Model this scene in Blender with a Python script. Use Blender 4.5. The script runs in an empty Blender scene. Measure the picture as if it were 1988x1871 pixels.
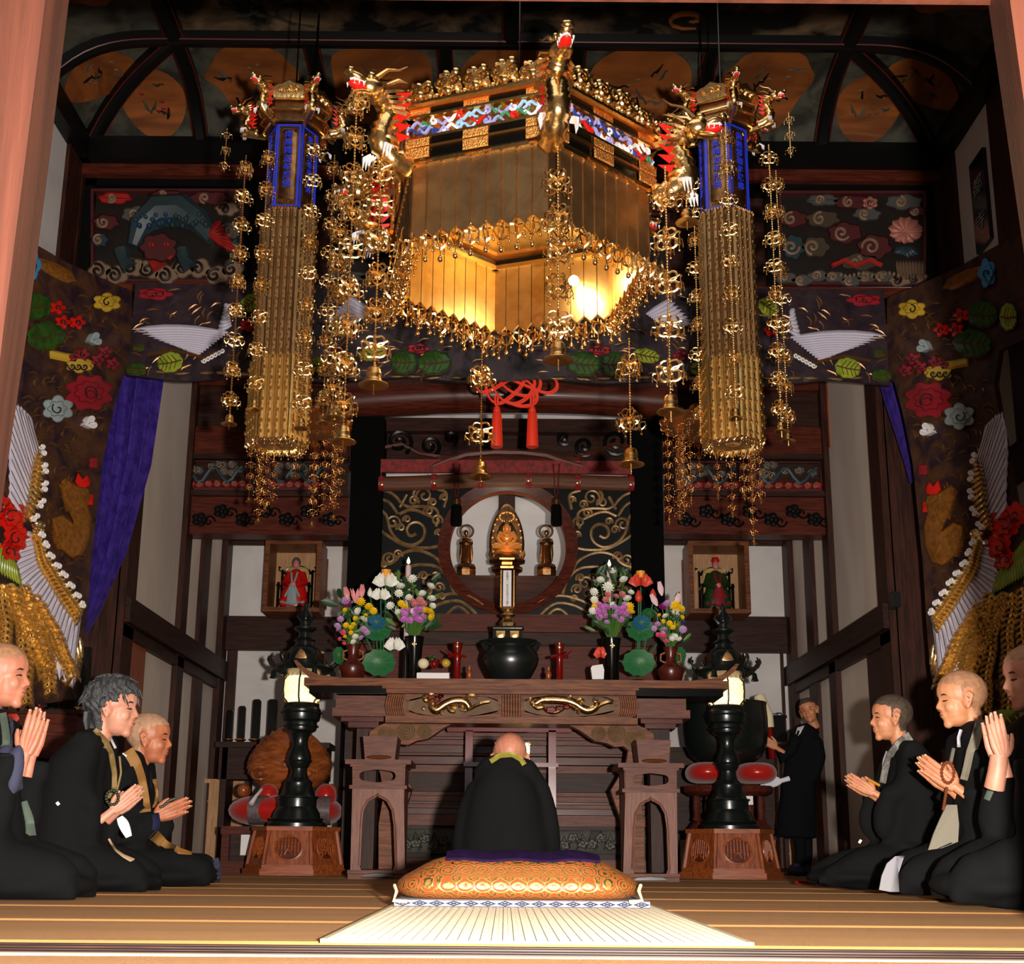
import bpy, bmesh, math, random
from math import sin, cos, pi, sqrt, atan, atan2, radians
from mathutils import Vector, Matrix, noise
from mathutils.bvhtree import BVHTree
R = random.Random(7)
sc = bpy.context.scene
COL = sc.collection
# ---------------------------------------------------------------- camera
FPX, CX, CY, TH, ROLL = 2400.0, 985.0, 1079.0, atan(.238), .0085
CAM = Vector((0, 0, .19))
cd = bpy.data.cameras.new('camera'); cam = bpy.data.objects.new('camera', cd); COL.objects.link(cam)
cd.sensor_fit = 'HORIZONTAL'; cd.sensor_width = 36; cd.lens = 36 * FPX / 1988
cd.shift_x = (994 - CX) / 1988; cd.shift_y = (CY - 935.5) / 1988
cam.location = CAM
_f = Vector((0, cos(TH), sin(TH))); _r0 = Vector((1, 0, 0)); _u0 = _r0.cross(_f)
_r = _r0 * cos(ROLL) + _u0 * sin(ROLL); _u = _u0 * cos(ROLL) - _r0 * sin(ROLL)
cam.matrix_world = Matrix(((_r.x, _u.x, -_f.x, CAM.x), (_r.y, _u.y, -_f.y, CAM.y), (_r.z, _u.z, -_f.z, CAM.z), (0, 0, 0, 1)))
cd.clip_start = .05; cd.clip_end = 60
sc.camera = cam
# ---------------------------------------------------------------- world, lights, exposure
w = bpy.data.worlds.new('world'); sc.world = w; w.use_nodes = True
w.node_tree.nodes['Background'].inputs[0].default_value = (1, .93, .86, 1)
w.node_tree.nodes['Background'].inputs[1].default_value = .16
def lamp(name, kind, loc, power, color=(1, 1, 1), size=.1, rot=None, **k):
    l = bpy.data.lights.new(name, kind); l.energy = power; l.color = color
    if kind == 'AREA': l.size = size
    else: l.shadow_soft_size = size
    for a, b in k.items(): setattr(l, a, b)
    o = bpy.data.objects.new(name, l); o.location = loc
    if rot: o.rotation_euler = rot
    COL.objects.link(o); return o
# the camera's flash, held to the right of the lens, then doorway daylight and weak overhead fill
lamp('camera_flash', 'POINT', (.30, -.05, .24), 2300, (1, .93, .84), .045)
lamp('doorway_daylight', 'AREA', (0, .8, 1.75), 20, (.97, .97, 1), 2.6, (radians(84), 0, 0), shape='RECTANGLE', size_y=1.2)
lamp('outer_hall_fill', 'AREA', (0, 4.0, 5.75), 26, (1, .92, .82), 2.4, (radians(8), 0, 0))  # unseen area light added under the ceiling as fill
lamp('inner_hall_light', 'AREA', (0, 11.45, 4.3), 9, (1, .93, .86), 1.6, (0, 0, 0))
v = sc.view_settings; v.view_transform = 'Standard'; v.look = 'None'; v.exposure = 0.0; v.gamma = 1; v.use_curve_mapping = False
cy = getattr(sc, 'cycles', None)
if cy: cy.max_bounces = 6; cy.diffuse_bounces = 3; cy.glossy_bounces = 4; cy.sample_clamp_indirect = 4.0; cy.sample_clamp_direct = 0

# ---------------------------------------------------------------- pixel <-> world helpers (all pieces get their own distance)
def ray(px, py):
    a = (px - CX) / FPX; b = (CY - py) / FPX
    return _r * a + _u * b + _f
def P(px, py, Y):
    d = ray(px, py); return CAM + d * (Y / d.y)
def PX(px, py, X):
    d = ray(px, py); return CAM + d * (X / d.x)
def PZ(px, py, Z):
    d = ray(px, py); return CAM + d * ((Z - CAM.z) / d.z)
class Plane:
    def __init__(s, o, n): s.o = Vector(o); s.n = Vector(n).normalized()
    def __call__(s, px, py, off=0.0):
        d = ray(px, py); t = (s.o + s.n * off - CAM).dot(s.n) / d.dot(s.n); return CAM + d * t
def YP(Y): return Plane((0, Y, 0), (0, -1, 0))
def SC(py, Y):                      # metres per pixel there
    return (P(CX + 10, py, Y) - P(CX - 10, py, Y)).length / 20
# ---------------------------------------------------------------- mesh builder
class M:
    def __init__(s): s.v = []; s.f = []
    def add(s, vs, fs):
        b = len(s.v); s.v += [tuple(p) for p in vs]; s.f += [tuple(b + i for i in f) for f in fs]; return s
    def box(s, x0, x1, y0, y1, z0, z1):
        if x0 > x1: x0, x1 = x1, x0
        if z0 > z1: z0, z1 = z1, z0
        if y0 > y1: y0, y1 = y1, y0
        return s.add([(x0, y0, z0), (x1, y0, z0), (x1, y1, z0), (x0, y1, z0), (x0, y0, z1), (x1, y0, z1), (x1, y1, z1), (x0, y1, z1)],
                     [(0, 3, 2, 1), (4, 5, 6, 7), (0, 1, 5, 4), (1, 2, 6, 5), (2, 3, 7, 6), (3, 0, 4, 7)])
    def boxp(s, x0, y0, x1, y1, Y, d):            # pixel box at depth Y, d deep
        a = P(x0, (y0 + y1) / 2, Y); b = P(x1, (y0 + y1) / 2, Y); t = P((x0 + x1) / 2, y0, Y); u = P((x0 + x1) / 2, y1, Y)
        return s.box(a.x, b.x, Y, Y + d, u.z, t.z)
    def hexa(s, q, r):                            # 4 front pts, 4 back pts
        return s.add(list(q) + list(r), [(0, 1, 2, 3), (7, 6, 5, 4), (0, 4, 5, 1), (1, 5, 6, 2), (2, 6, 7, 3), (3, 7, 4, 0)])
    def bar(s, a, b, w, h, up=(0, 0, 1)):
        a = Vector(a); b = Vector(b); d = (b - a).normalized(); sd = d.cross(Vector(up)).normalized(); u = sd.cross(d)
        o = [sd * (-w / 2) + u * (-h / 2), sd * (w / 2) + u * (-h / 2), sd * (w / 2) + u * (h / 2), sd * (-w / 2) + u * (h / 2)]
        return s.hexa([a + k for k in o], [b + k for k in o])
    def prism(s, pts, off):
        n = len(pts); off = Vector(off); q = [Vector(p) for p in pts]
        return s.add(q + [p + off for p in q], [tuple(range(n)), tuple(range(2 * n - 1, n - 1, -1))] + [(i, (i + 1) % n, n + (i + 1) % n, n + i) for i in range(n)])
    def prismp(s, pts, Y, d): return s.prism([P(x, y, Y) for x, y in pts], (0, d, 0))
    def ring(s, outer, inner, off):               # frame between two loops of equal length
        n = len(outer); off = Vector(off); o = [Vector(p) for p in outer]; i_ = [Vector(p) for p in inner]
        vs = o + i_ + [p + off for p in o] + [p + off for p in i_]; fs = []
        for k in range(n):
            j = (k + 1) % n
            fs += [(k, j, n + j, n + k), (2 * n + j, 2 * n + k, 3 * n + k, 3 * n + j), (k, 2 * n + k, 2 * n + j, j), (n + k, n + j, 3 * n + j, 3 * n + k)]
        return s.add(vs, fs)
    def tube(s, pts, r, n=6, closed=False, cap=True, flat=None):
        pts = [Vector(p) for p in pts]; k = len(pts)
        if not isinstance(r, (list, tuple)): r = [r] * k
        vs = []; ref = None
        for i, p in enumerate(pts):
            if closed: t = pts[(i + 1) % k] - pts[i - 1]
            else: t = pts[min(i + 1, k - 1)] - pts[max(i - 1, 0)]
            if t.length < 1e-9: t = Vector((0, 0, 1))
            t.normalize()
            if ref is None: ref = Vector((0, -1, 0)) if abs(t.y) < .9 else Vector((1, 0, 0))
            sd = t.cross(ref)
            if sd.length < 1e-6: sd = t.cross(Vector((1, .3, .2)))
            sd.normalize(); u = sd.cross(t).normalized(); ref = u
            for j in range(n):
                a = 2 * pi * j / n; vs.append(p + sd * (cos(a) * r[i]) + u * (sin(a) * r[i] * (flat or 1)))
        fs = []
        for i in range(k if closed else k - 1):
            i2 = (i + 1) % k
            for j in range(n): fs.append((i * n + j, i * n + (j + 1) % n, i2 * n + (j + 1) % n, i2 * n + j))
        if cap and not closed: fs += [tuple(range(n - 1, -1, -1)), tuple((k - 1) * n + j for j in range(n))]
        return s.add(vs, fs)
    def lathe(s, c, prof, n=16, rot=None, sx=1, sy=1, a0=0, a1=2 * pi, ph=0):
        c = Vector(c); full = abs(a1 - a0 - 2 * pi) < 1e-6; m = n if full else n + 1; vs = []
        for (r, z) in prof:
            for j in range(m):
                a = a0 + (a1 - a0) * j / n + ph; p = Vector((r * cos(a) * sx, r * sin(a) * sy, z))
                vs.append(c + (rot @ p if rot else p))
        fs = []
        for i in range(len(prof) - 1):
            for j in range(n):
                j2 = (j + 1) % m; fs.append((i * m + j, i * m + j2, (i + 1) * m + j2, (i + 1) * m + j))
        if full:
            if prof[0][0] > 1e-5: fs.append(tuple(range(n - 1, -1, -1)))
            if prof[-1][0] > 1e-5: fs.append(tuple((len(prof) - 1) * n + j for j in range(n)))
        return s.add(vs, fs)
    def ell(s, c, r, n=10, m=6, rot=None):
        if not isinstance(r, (tuple, list)): r = (r, r, r)
        c = Vector(c); vs = []
        def T(p): return c + (rot @ p if rot else p)
        vs.append(T(Vector((0, 0, -r[2]))))
        for i in range(1, m):
            t = -pi / 2 + pi * i / m
            for j in range(n):
                a = 2 * pi * j / n; vs.append(T(Vector((r[0] * cos(t) * cos(a), r[1] * cos(t) * sin(a), r[2] * sin(t)))))
        vs.append(T(Vector((0, 0, r[2])))); fs = []
        for j in range(n): fs.append((0, 1 + (j + 1) % n, 1 + j))
        for i in range(m - 2):
            for j in range(n):
                a = 1 + i * n; fs.append((a + j, a + (j + 1) % n, a + n + (j + 1) % n, a + n + j))
        l = len(vs) - 1; a = 1 + (m - 2) * n
        for j in range(n): fs.append((a + j, a + (j + 1) % n, l))
        return s.add(vs, fs)
    def plate(s, pl, pts, t, inset=2.0, base=0.0, top=1.35):   # puffed plate, outline in pixels on a plane
        n = len(pts); A = sum(pts[i][0] * pts[(i + 1) % n][1] - pts[(i + 1) % n][0] * pts[i][1] for i in range(n))
        sg = 1 if A > 0 else -1; ins = []
        for i in range(n):
            a, b, c = pts[i - 1], pts[i], pts[(i + 1) % n]
            e = Vector((c[0] - a[0], c[1] - a[1])); L = e.length or 1
            ins.append((b[0] - sg * e.y / L * inset, b[1] + sg * e.x / L * inset))
        vs = [pl(x, y, base) for x, y in pts] + [pl(x, y, base + t) for x, y in pts] + [pl(x, y, base + t * top) for x, y in ins]
        fs = [(i, (i + 1) % n, n + (i + 1) % n, n + i) for i in range(n)] + [(n + i, n + (i + 1) % n, 2 * n + (i + 1) % n, 2 * n + i) for i in range(n)]
        fs.append(tuple(range(2 * n, 3 * n)))
        return s.add(vs, fs)
    def feather(s, pl, ax, ay, bx_, by, w, t, bend=0.0, base=0.0, n=6, tip=.35):   # long puffed leaf from a to b (pixels)
        dx, dy = bx_ - ax, by - ay; L = sqrt(dx * dx + dy * dy) or 1; nx, ny = -dy / L, dx / L; vs = []; fs = []
        for i in range(n + 1):
            u = i / n; k = bend * L * sin(pi * u); cx_, cy_ = ax + dx * u + nx * k, ay + dy * u + ny * k
            ww = w / 2 * min(1.0, (.45 + 1.6 * u)) * (1.0 if u < 1 - tip else sqrt(max(0, 1 - ((u - 1 + tip) / tip) ** 2)) + .03)
            tt = t * (.55 + .45 * sin(pi * min(1, u * 1.1)))
            vs += [pl(cx_ + nx * ww * k, cy_ + ny * ww * k, base + tt * h) for k, h in ((1, 0), (.62, .72), (0, 1), (-.62, .72), (-1, 0))]
        for i in range(n):
            for j in range(4): fs.append((i * 5 + j, i * 5 + j + 1, i * 5 + 6 + j, i * 5 + 5 + j))
        fs += [(0, 4, 3, 2, 1), tuple(n * 5 + k for k in range(5))]
        return s.add(vs, fs)
    def tubep(s, pl, pts, r, off=0.0, n=5, **k): return s.tube([pl(x, y, off) for x, y in pts], r, n, **k)
    def grid(s, fn, nu, nv, thick=None):
        vs = [fn(i / nu, j / nv) for j in range(nv + 1) for i in range(nu + 1)]
        fs = [(j * (nu + 1) + i, j * (nu + 1) + i + 1, (j + 1) * (nu + 1) + i + 1, (j + 1) * (nu + 1) + i) for j in range(nv) for i in range(nu)]
        if thick is not None:
            N = len(vs); vs += [Vector(p) + Vector(thick) for p in vs]; fs += [tuple(N + k for k in f[::-1]) for f in fs]
            rim = [i for i in range(nu + 1)] + [j * (nu + 1) + nu for j in range(1, nv + 1)] + [nv * (nu + 1) + i for i in range(nu - 1, -1, -1)] + [j * (nu + 1) for j in range(nv - 1, 0, -1)]
            for a in range(len(rim)): b = rim[(a + 1) % len(rim)]; fs.append((rim[a], N + rim[a], N + b, b))
        return s.add(vs, fs)
OFF = {}
def mesh_data(name, m, mt, off=Vector((0, 0, 0)), smooth=35, fix=True):
    me = bpy.data.meshes.new(name); ox, oy, oz = off
    me.from_pydata([(a - ox, b - oy, c - oz) for a, b, c in m.v], [], m.f)
    if fix:
        bm = bmesh.new(); bm.from_mesh(me); bmesh.ops.recalc_face_normals(bm, faces=bm.faces); bm.to_mesh(me); bm.free()
    me.materials.append(mt)
    if smooth:
        me.shade_smooth(); me.set_sharp_from_angle(angle=radians(smooth))
    return me
def ob(name, m, mt, parent=None, smooth=35, fix=True, label=None, kind=None):
    off = OFF.get(parent.name, Vector((0, 0, 0))) if parent else Vector((0, 0, 0))
    me = mesh_data(name, m, mt, off, smooth, fix); o = bpy.data.objects.new(name, me); COL.objects.link(o)
    if parent: o.parent = parent
    OFF[o.name] = off
    if label: o['label'] = label
    if kind: o['kind'] = kind
    return o
def thing(name, label, cat, loc=(0, 0, 0), group=None):
    o = bpy.data.objects.new(name, None); COL.objects.link(o); o.location = loc; o.empty_display_size = .05
    o['label'] = label; o['category'] = cat
    if group: o['group'] = group
    OFF[o.name] = Vector(loc); return o
def single(name, m, mt, label, cat, group=None, smooth=35):        # a thing of one mesh
    c = Vector(m.v[0]); lo = Vector((min(p[0] for p in m.v), min(p[1] for p in m.v), min(p[2] for p in m.v))); hi = Vector((max(p[0] for p in m.v), max(p[1] for p in m.v), max(p[2] for p in m.v)))
    c = Vector(((lo.x + hi.x) / 2, (lo.y + hi.y) / 2, lo.z)); me = mesh_data(name, m, mt, c, smooth); o = bpy.data.objects.new(name, me); COL.objects.link(o)
    o.location = c; OFF[o.name] = c; o['label'] = label; o['category'] = cat
    if group: o['group'] = group
    return o
def struct(name, m, mt, smooth=35):
    o = ob(name, m, mt, None, smooth); o['kind'] = 'structure'; return o
def inst(name, me, parent, loc, rz=0.0, s=1.0, rot=None, label=None):   # part sharing mesh data
    o = bpy.data.objects.new(name, me); COL.objects.link(o); o.parent = parent
    o.location = Vector(loc) - (OFF[parent.name] if parent else Vector((0, 0, 0)))
    o.rotation_euler = rot if rot else (0, 0, rz); o.scale = (s, s, s) if not isinstance(s, (tuple, list)) else s
    OFF[o.name] = Vector(loc)
    if label: o['label'] = label
    return o
# ---------------------------------------------------------------- materials
def mat(name, col, rough=.5, metal=0.0, col2=None, scale=8.0, stretch=(1, 1, 1), bump=0.0, bscale=40.0, emit=None, es=0.0, coat=0.0, spec=.5, sheen=0.0, stint=(1, 1, 1), detail=3.0, contrast=(.35, .65), trans=0.0, alpha=1.0):
    m = bpy.data.materials.new(name); m.use_nodes = True; nt = m.node_tree; b = nt.nodes['Principled BSDF']
    b.inputs['Base Color'].default_value = (*col, 1); b.inputs['Roughness'].default_value = rough; b.inputs['Metallic'].default_value = metal
    b.inputs['Specular IOR Level'].default_value = spec; b.inputs['Coat Weight'].default_value = coat; b.inputs['Coat Roughness'].default_value = .12
    b.inputs['Sheen Weight'].default_value = sheen; b.inputs['Sheen Tint'].default_value = (*stint, 1); b.inputs['Transmission Weight'].default_value = trans; b.inputs['Alpha'].default_value = alpha
    if col2 or bump:
        tc = nt.nodes.new('ShaderNodeTexCoord'); mp = nt.nodes.new('ShaderNodeMapping'); mp.inputs['Scale'].default_value = stretch
        nt.links.new(tc.outputs['Object'], mp.inputs[0])
    if col2:
        n = nt.nodes.new('ShaderNodeTexNoise'); n.inputs['Scale'].default_value = scale; n.inputs['Detail'].default_value = detail; n.inputs['Distortion'].default_value = .6
        nt.links.new(mp.outputs[0], n.inputs['Vector'])
        r = nt.nodes.new('ShaderNodeValToRGB'); r.color_ramp.elements[0].position = contrast[0]; r.color_ramp.elements[1].position = contrast[1]
        r.color_ramp.elements[0].color = (*col, 1); r.color_ramp.elements[1].color = (*col2, 1)
        nt.links.new(n.outputs['Fac'], r.inputs[0]); nt.links.new(r.outputs[0], b.inputs['Base Color'])
    if bump:
        n2 = nt.nodes.new('ShaderNodeTexNoise'); n2.inputs['Scale'].default_value = bscale; n2.inputs['Detail'].default_value = 4
        nt.links.new(mp.outputs[0], n2.inputs['Vector']); bp = nt.nodes.new('ShaderNodeBump'); bp.inputs['Strength'].default_value = bump; bp.inputs['Distance'].default_value = .01
        nt.links.new(n2.outputs['Fac'], bp.inputs['Height']); nt.links.new(bp.outputs[0], b.inputs['Normal'])
    if emit: b.inputs['Emission Color'].default_value = (*emit, 1); b.inputs['Emission Strength'].default_value = es
    return m
def srgb(r, g, b):
    f = lambda c: (c / 255 / 12.92) if c / 255 <= .04045 else ((c / 255 + .055) / 1.055) ** 2.4
    return (f(r), f(g), f(b))
WX = (1, 12, 12); WY = (12, 1, 12); WZ = (12, 12, 1)
MT = dict(
    gold=mat('gold', (1, .67, .28), .22, 1.0, bump=.15, bscale=60),
    goldsoft=mat('gold_leaf', (.95, .66, .25), .34, 1.0, col2=(.82, .53, .18), scale=14, bump=.1, bscale=30),
    brass=mat('dull_brass', (.52, .33, .16), .42, 1.0, col2=(.4, .24, .11), scale=10, bump=.1, bscale=90),
    copper=mat('amber_metal', (.8, .38, .12), .3, 1.0, bump=.2, bscale=60),
    goldrelief=mat('engraved_gold', (.95, .45, .12), .38, 1.0, bump=.9, bscale=130),
    bronze=mat('dark_gilt', (.38, .2, .08), .35, 1.0, col2=(.2, .1, .05), scale=20),
    black=mat('black_lacquer', (.002, .0018, .0016), .2, coat=.35, spec=.3),
    blackmatt=mat('dark_cloth_black', (.002, .002, .002), .85, spec=.08),
    bmetal=mat('black_bronze', (.006, .009, .008), .28, spec=.7),
    redlac=mat('red_lacquer', srgb(112, 10, 7), .22, coat=.15, spec=.3),
    redwood=mat('red_brown_wood', srgb(96, 42, 28), .38, col2=srgb(66, 26, 18), scale=5, stretch=WX, coat=.08, spec=.22),
    darkwood=mat('dark_brown_wood', srgb(62, 33, 23), .5, col2=srgb(38, 19, 14), scale=4, stretch=WX, spec=.22),
    darkwoodz=mat('dark_brown_wood_upright', srgb(66, 34, 24), .5, col2=srgb(40, 20, 15), scale=4, stretch=WZ, spec=.22),
    darkwoody=mat('dark_brown_wood_deep', srgb(58, 32, 24), .5, col2=srgb(34, 18, 14), scale=4, stretch=WY, spec=.22),
    rosewood=mat('rosewood', srgb(118, 70, 54), .42, col2=srgb(88, 50, 40), scale=6, stretch=WX, bump=.15, bscale=30, spec=.22),
    rosewoodz=mat('rosewood_upright', srgb(138, 92, 76), .42, col2=srgb(112, 70, 58), scale=6, stretch=WZ, bump=.15, bscale=30, spec=.22),
    tablewood=mat('oiled_chestnut', srgb(132, 76, 42), .42, col2=srgb(86, 44, 24), scale=5, stretch=WX, bump=.2, bscale=22, spec=.22),
    friezewood=mat('pale_brown_frieze', srgb(118, 90, 62), .5, col2=srgb(98, 70, 48), scale=9, spec=.22),
    zelkova=mat('orange_zelkova', srgb(168, 88, 40), .35, col2=srgb(128, 58, 26), scale=5, stretch=WX, coat=.2),
    zelkovaz=mat('orange_zelkova_upright', srgb(160, 82, 38), .35, col2=srgb(118, 52, 24), scale=5, stretch=WZ, coat=.2),
    fishwood=mat('varnished_fish_drum', srgb(168, 90, 44), .28, col2=srgb(120, 60, 28), scale=7, stretch=(1, 1, 3), coat=.4),
    pillar=mat('new_cypress_pillar', srgb(96, 50, 34), .55, col2=srgb(68, 33, 21), scale=1.6, stretch=(7, 7, .45), bump=.15, bscale=12, detail=5),
    plainwood=mat('plain_light_wood', srgb(196, 150, 105), .5, col2=srgb(170, 122, 80), scale=5, stretch=WZ),
    plaster=mat('plaster', srgb(226, 220, 218), .8, col2=srgb(214, 206, 203), scale=2.5, spec=.2, bump=.08, bscale=25),
    plasterin=mat('grey_plaster', srgb(222, 206, 194), .8, col2=srgb(204, 186, 174), scale=1.6, spec=.2, stretch=(1, 1, .4), bump=.08, bscale=25),
    lac=mat('black_ceiling_lacquer', (.004, .004, .004), .35, spec=.25),
    redline=mat('dark_red_line', srgb(90, 18, 14), .4),
    paint=mat('aged_ceiling_paint', srgb(74, 72, 62), .6, col2=srgb(40, 38, 32), scale=5, bump=.1, spec=.22),
    dragonpaint=mat('dragon_ceiling_paint', srgb(20, 20, 18), .6, col2=srgb(124, 100, 74), scale=2.6, detail=6, contrast=(.48, .72), spec=.22),
    plaque=mat('orange_brown_plaque', srgb(140, 78, 34), .55, col2=srgb(96, 52, 24), scale=3, stretch=(.6, 1, 5), spec=.22),
    carpet=mat('brown_carpet', srgb(160, 112, 68), .9, col2=srgb(144, 98, 58), scale=3, stretch=(.3, 2, 1), bump=.35, bscale=220, spec=.1, sheen=.4, stint=(.62, .38, .2)),
    cream=mat('cream_tatami_edge', srgb(232, 216, 178), .8, spec=.2),
    sill=mat('worn_sill_wood', srgb(60, 40, 34), .5, col2=srgb(36, 22, 18), scale=4, stretch=WX, spec=.22),
    purple=mat('purple_velvet', srgb(40, 24, 104), .8, spec=.1, sheen=.12, stint=(.4, .3, 1), col2=srgb(66, 44, 136), scale=12, bump=.1),
    purpledark=mat('purple_damask', srgb(34, 14, 56), .8, col2=srgb(24, 9, 42), scale=30, spec=.1),
    red=mat('red_paint', srgb(205, 28, 18), .3), white=mat('white_paint', srgb(228, 222, 222), .4), green=mat('leaf_green_paint', srgb(44, 84, 24), .35, col2=srgb(26, 60, 20), scale=20),
    crimson=mat('crimson_paint', srgb(140, 30, 40), .35), yellow=mat('ochre_yellow_paint', srgb(196, 160, 50), .35), lime=mat('lime_paint', srgb(150, 160, 48), .35, col2=srgb(110, 130, 40), scale=14),
    grey=mat('silver_grey_paint', srgb(150, 162, 164), .35), blue=mat('blue_paint', srgb(36, 58, 130), .35), skyblue=mat('sky_blue_paint', srgb(70, 140, 190), .35), ultra=mat('ultramarine', srgb(30, 52, 200), .35),
    featherwhite=mat('feather_white', srgb(196, 190, 206), .45, bump=.2, bscale=90),
    orange=mat('orange_cord', srgb(226, 52, 24), .55),
)
print('lib ok')
# ================================================================ THE ROOM
WX0, WXI, YB, YI, YR = 3.45, 2.86, 8.95, 10.55, 12.26     # outer half width, inner half width, transom wall, inner transom, rear wall
floor = M(); floor.box(-4.2, 4.2, 1.2, 12.6, -.12, -.012); fl = struct('floor', floor, MT['cream'])
# carpet strips: brown felt runners with the cream matting showing between them
ys = [1.35, 2.30]
def strip(y0, y1, wav, nm='carpet_strip'):
    m = M()
    def e(x, k): return k + .012 * sin(x * 1.7 + k * 3) + .006 * sin(x * 4.1 + k)
    N = 26; vs = []
    for i in range(N + 1):
        x = -3.9 + 7.8 * i / N; a = e(x, y0) + wav; b = e(x, y1) - wav
        vs += [(x, a, -.012), (x, a, 0.0), (x, b, 0.0), (x, b, -.012)]
    fs = [(i * 4 + j, i * 4 + (j + 1) % 4, i * 4 + 4 + (j + 1) % 4, i * 4 + 4 + j) for i in range(N) for j in range(4)] + [(0, 1, 2, 3), (N * 4 + 3, N * 4 + 2, N * 4 + 1, N * 4)]
    m.add(vs, fs); ob(nm, m, MT['carpet'], fl, 0)
strip(1.25, 2.33, 0)
sy = [2.66, 3.43, 4.26, 5.24, 6.2, 6.95, 8.6]
for a, b in zip(sy, sy[1:]): strip(a, b, .045)
strip(8.62, 12.2, .0)
# threshold with its sliding-door rails
m = M(); m.box(-4, 4, 2.36, 2.60, -.05, -.004); th = struct('trim_1', m, MT['sill'])
for k, (y, h) in enumerate([(2.345, .002), (2.40, .0015), (2.46, .001), (2.52, .002), (2.585, .001)]):
    m = M(); m.box(-4, 4, y, y + .024, -.005, h); ob('sill_rail', m, MT['sill'] if k else MT['cream'], th)
# outer side walls, front walls behind the pillars
for s, n in ((-1, 'left'), (1, 'right')):
    m = M(); m.box(s * WX0, s * (WX0 + .12), 2.2, YB, 0, 5.62); ow = struct('wall_outer_' + n, m, MT['plaster'])
    m = M(); m.box(s * (WX0 - .03), s * (WX0 + .01), YB - .34, YB, 0, 5.6); ob('post', m, MT['darkwoodz'], ow)
    m = M(); m.box(s * (WX0 - .03), s * (WX0 + .01), 6.3, 6.6, 0, 5.6); ob('post', m, MT['darkwoodz'], ow)
    m = M(); m.box(s * (WX0 - .05), s * (WX0 + .01), 2.3, YB, 2.62, 2.88); ob('lintel_beam', m, MT['darkwoody'], ow)
    # return wall between outer and inner hall
    m = M(); m.box(s * WXI, s * WX0, YB - .02, YB + .2, 0, 3.6); struct('wall_return_' + n, m, MT['darkwoodz'])
    # inner side wall with posts and lintels
    m = M(); m.box(s * WXI, s * (WXI + .1), YB, 9.19, 0, 4.2); m.box(s * WXI, s * (WXI + .1), 9.19, YR + .1, 0, 4.6); iw = struct('wall_' + n, m, MT['plasterin'])
    for y0, y1, d in ((8.93, 9.19, .05), (10.50, 10.70, .05), (11.2, 11.46, .04), (12.03, 12.26, .06)):
        m = M(); m.box(s * (WXI - d), s * (WXI + .01), y0, y1, 0, 4.6 if y0 > 9 else 4.2); ob('post', m, MT['darkwoodz'], iw)
    m = M(); m.box(s * (WXI - .09), s * (WXI + .01), YB, YR, 1.80, 1.985); ob('lintel_beam', m, MT['darkwoody'], iw)
    m = M(); m.box(s * (WXI - .05), s * (WXI + .01), YB, 12.0, 1.70, 1.79); ob('lintel_rail', m, MT['darkwoody'], iw)
    m = M(); m.box(s * (WXI - .03), s * (WXI + .01), 9.19, 9.62, 0, 1.72); ob('door_jamb', m, MT['zelkovaz'] if s < 0 else MT['darkwoodz'], iw)
    if s > 0:
        m = M(); q = PX(1737, 1168, WXI - .05); m.box(q.x - .03, q.x + .02, q.y - .08, q.y + .05, q.z - .05, q.z + .06); ob('wall_bracket', m, MT['bmetal'], iw)
# rear wall
m = M(); m.box(-3, 3, YR, YR + .12, 0, 4.8); rw = struct('wall_back', m, MT['plaster'])
for (a, b, c, d, mt, dd) in ((400, 1042, 680, 1058, 'darkwood', .04), (1285, 1042, 1560, 1058, 'darkwood', .04), (400, 1196, 690, 1262, 'darkwood', .07), (1270, 1196, 1560, 1266, 'darkwood', .07),
                             (418, 1000, 428, 1700, 'darkwoodz', .05), (1538, 1000, 1550, 1700, 'darkwoodz', .05), (428, 1262, 448, 1700, 'darkwoodz', .03), (1524, 1262, 1530, 1700, 'darkwoodz', .03),
                             (968, 930, 1000, 1000, 'darkwoodz', .05), (880, 900, 1100, 957, 'darkwood', .05)):
    m = M(); m.boxp(a, b, c, d, YR - dd, dd + .01); ob('beam' if c - a > d - b else 'post', m, MT[mt], rw)
for s in (-1, 1):   # pale sliding cabinet doors low on the rear wall
    lc_ = thing('low_cupboard', 'pale wooden sliding doors low on the rear wall beside the %s wall' % ('left' if s < 0 else 'right'), 'cupboard', (P(435 if s < 0 else 1515, 1690, YR - .28).x, YR - .28, 0))
    for k in range(2):
        m = M(); x0 = (400 + k * 36) if s < 0 else (1500 + k * 30 - (0 if k else 6)); m.boxp(x0 + 1, 1520, x0 + (34 if s < 0 else 28), 1688, YR - .3 + k * .02, .03)
        o = ob('cabinet_door', m, MT['plainwood'], lc_)
        m = M()
        for q in range(1, 5): m.boxp(x0 + 2, 1520 + q * 34, x0 + 33 * (1 if s < 0 else .8), 1522 + q * 34, YR - .312 + k * .02, .014)
        ob('door_rail', m, MT['plainwood'], o)
    m = M(); x0, x1 = (398, 474) if s < 0 else (1494, 1560); m.boxp(x0, 1512, x1, 1520, YR - .31, .24); ob('top_board', m, MT['plainwood'], lc_)
    m = M(); q0, q1 = P(x0, 1690, YR - .25), P(x1, 1690, YR - .25); m.box(q0.x, q1.x, YR - .25, YR - .08, 0, P(985, 1520, YR - .2).z); ob('cupboard_body', m, MT['darkwood'], lc_)
# inner transom at YI: beams, carved panels, brackets
m = M(); m.box(-WXI, WXI, YI, YI + .16, P(985, 1036, YI).z, P(985, 690, YI).z)
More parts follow.
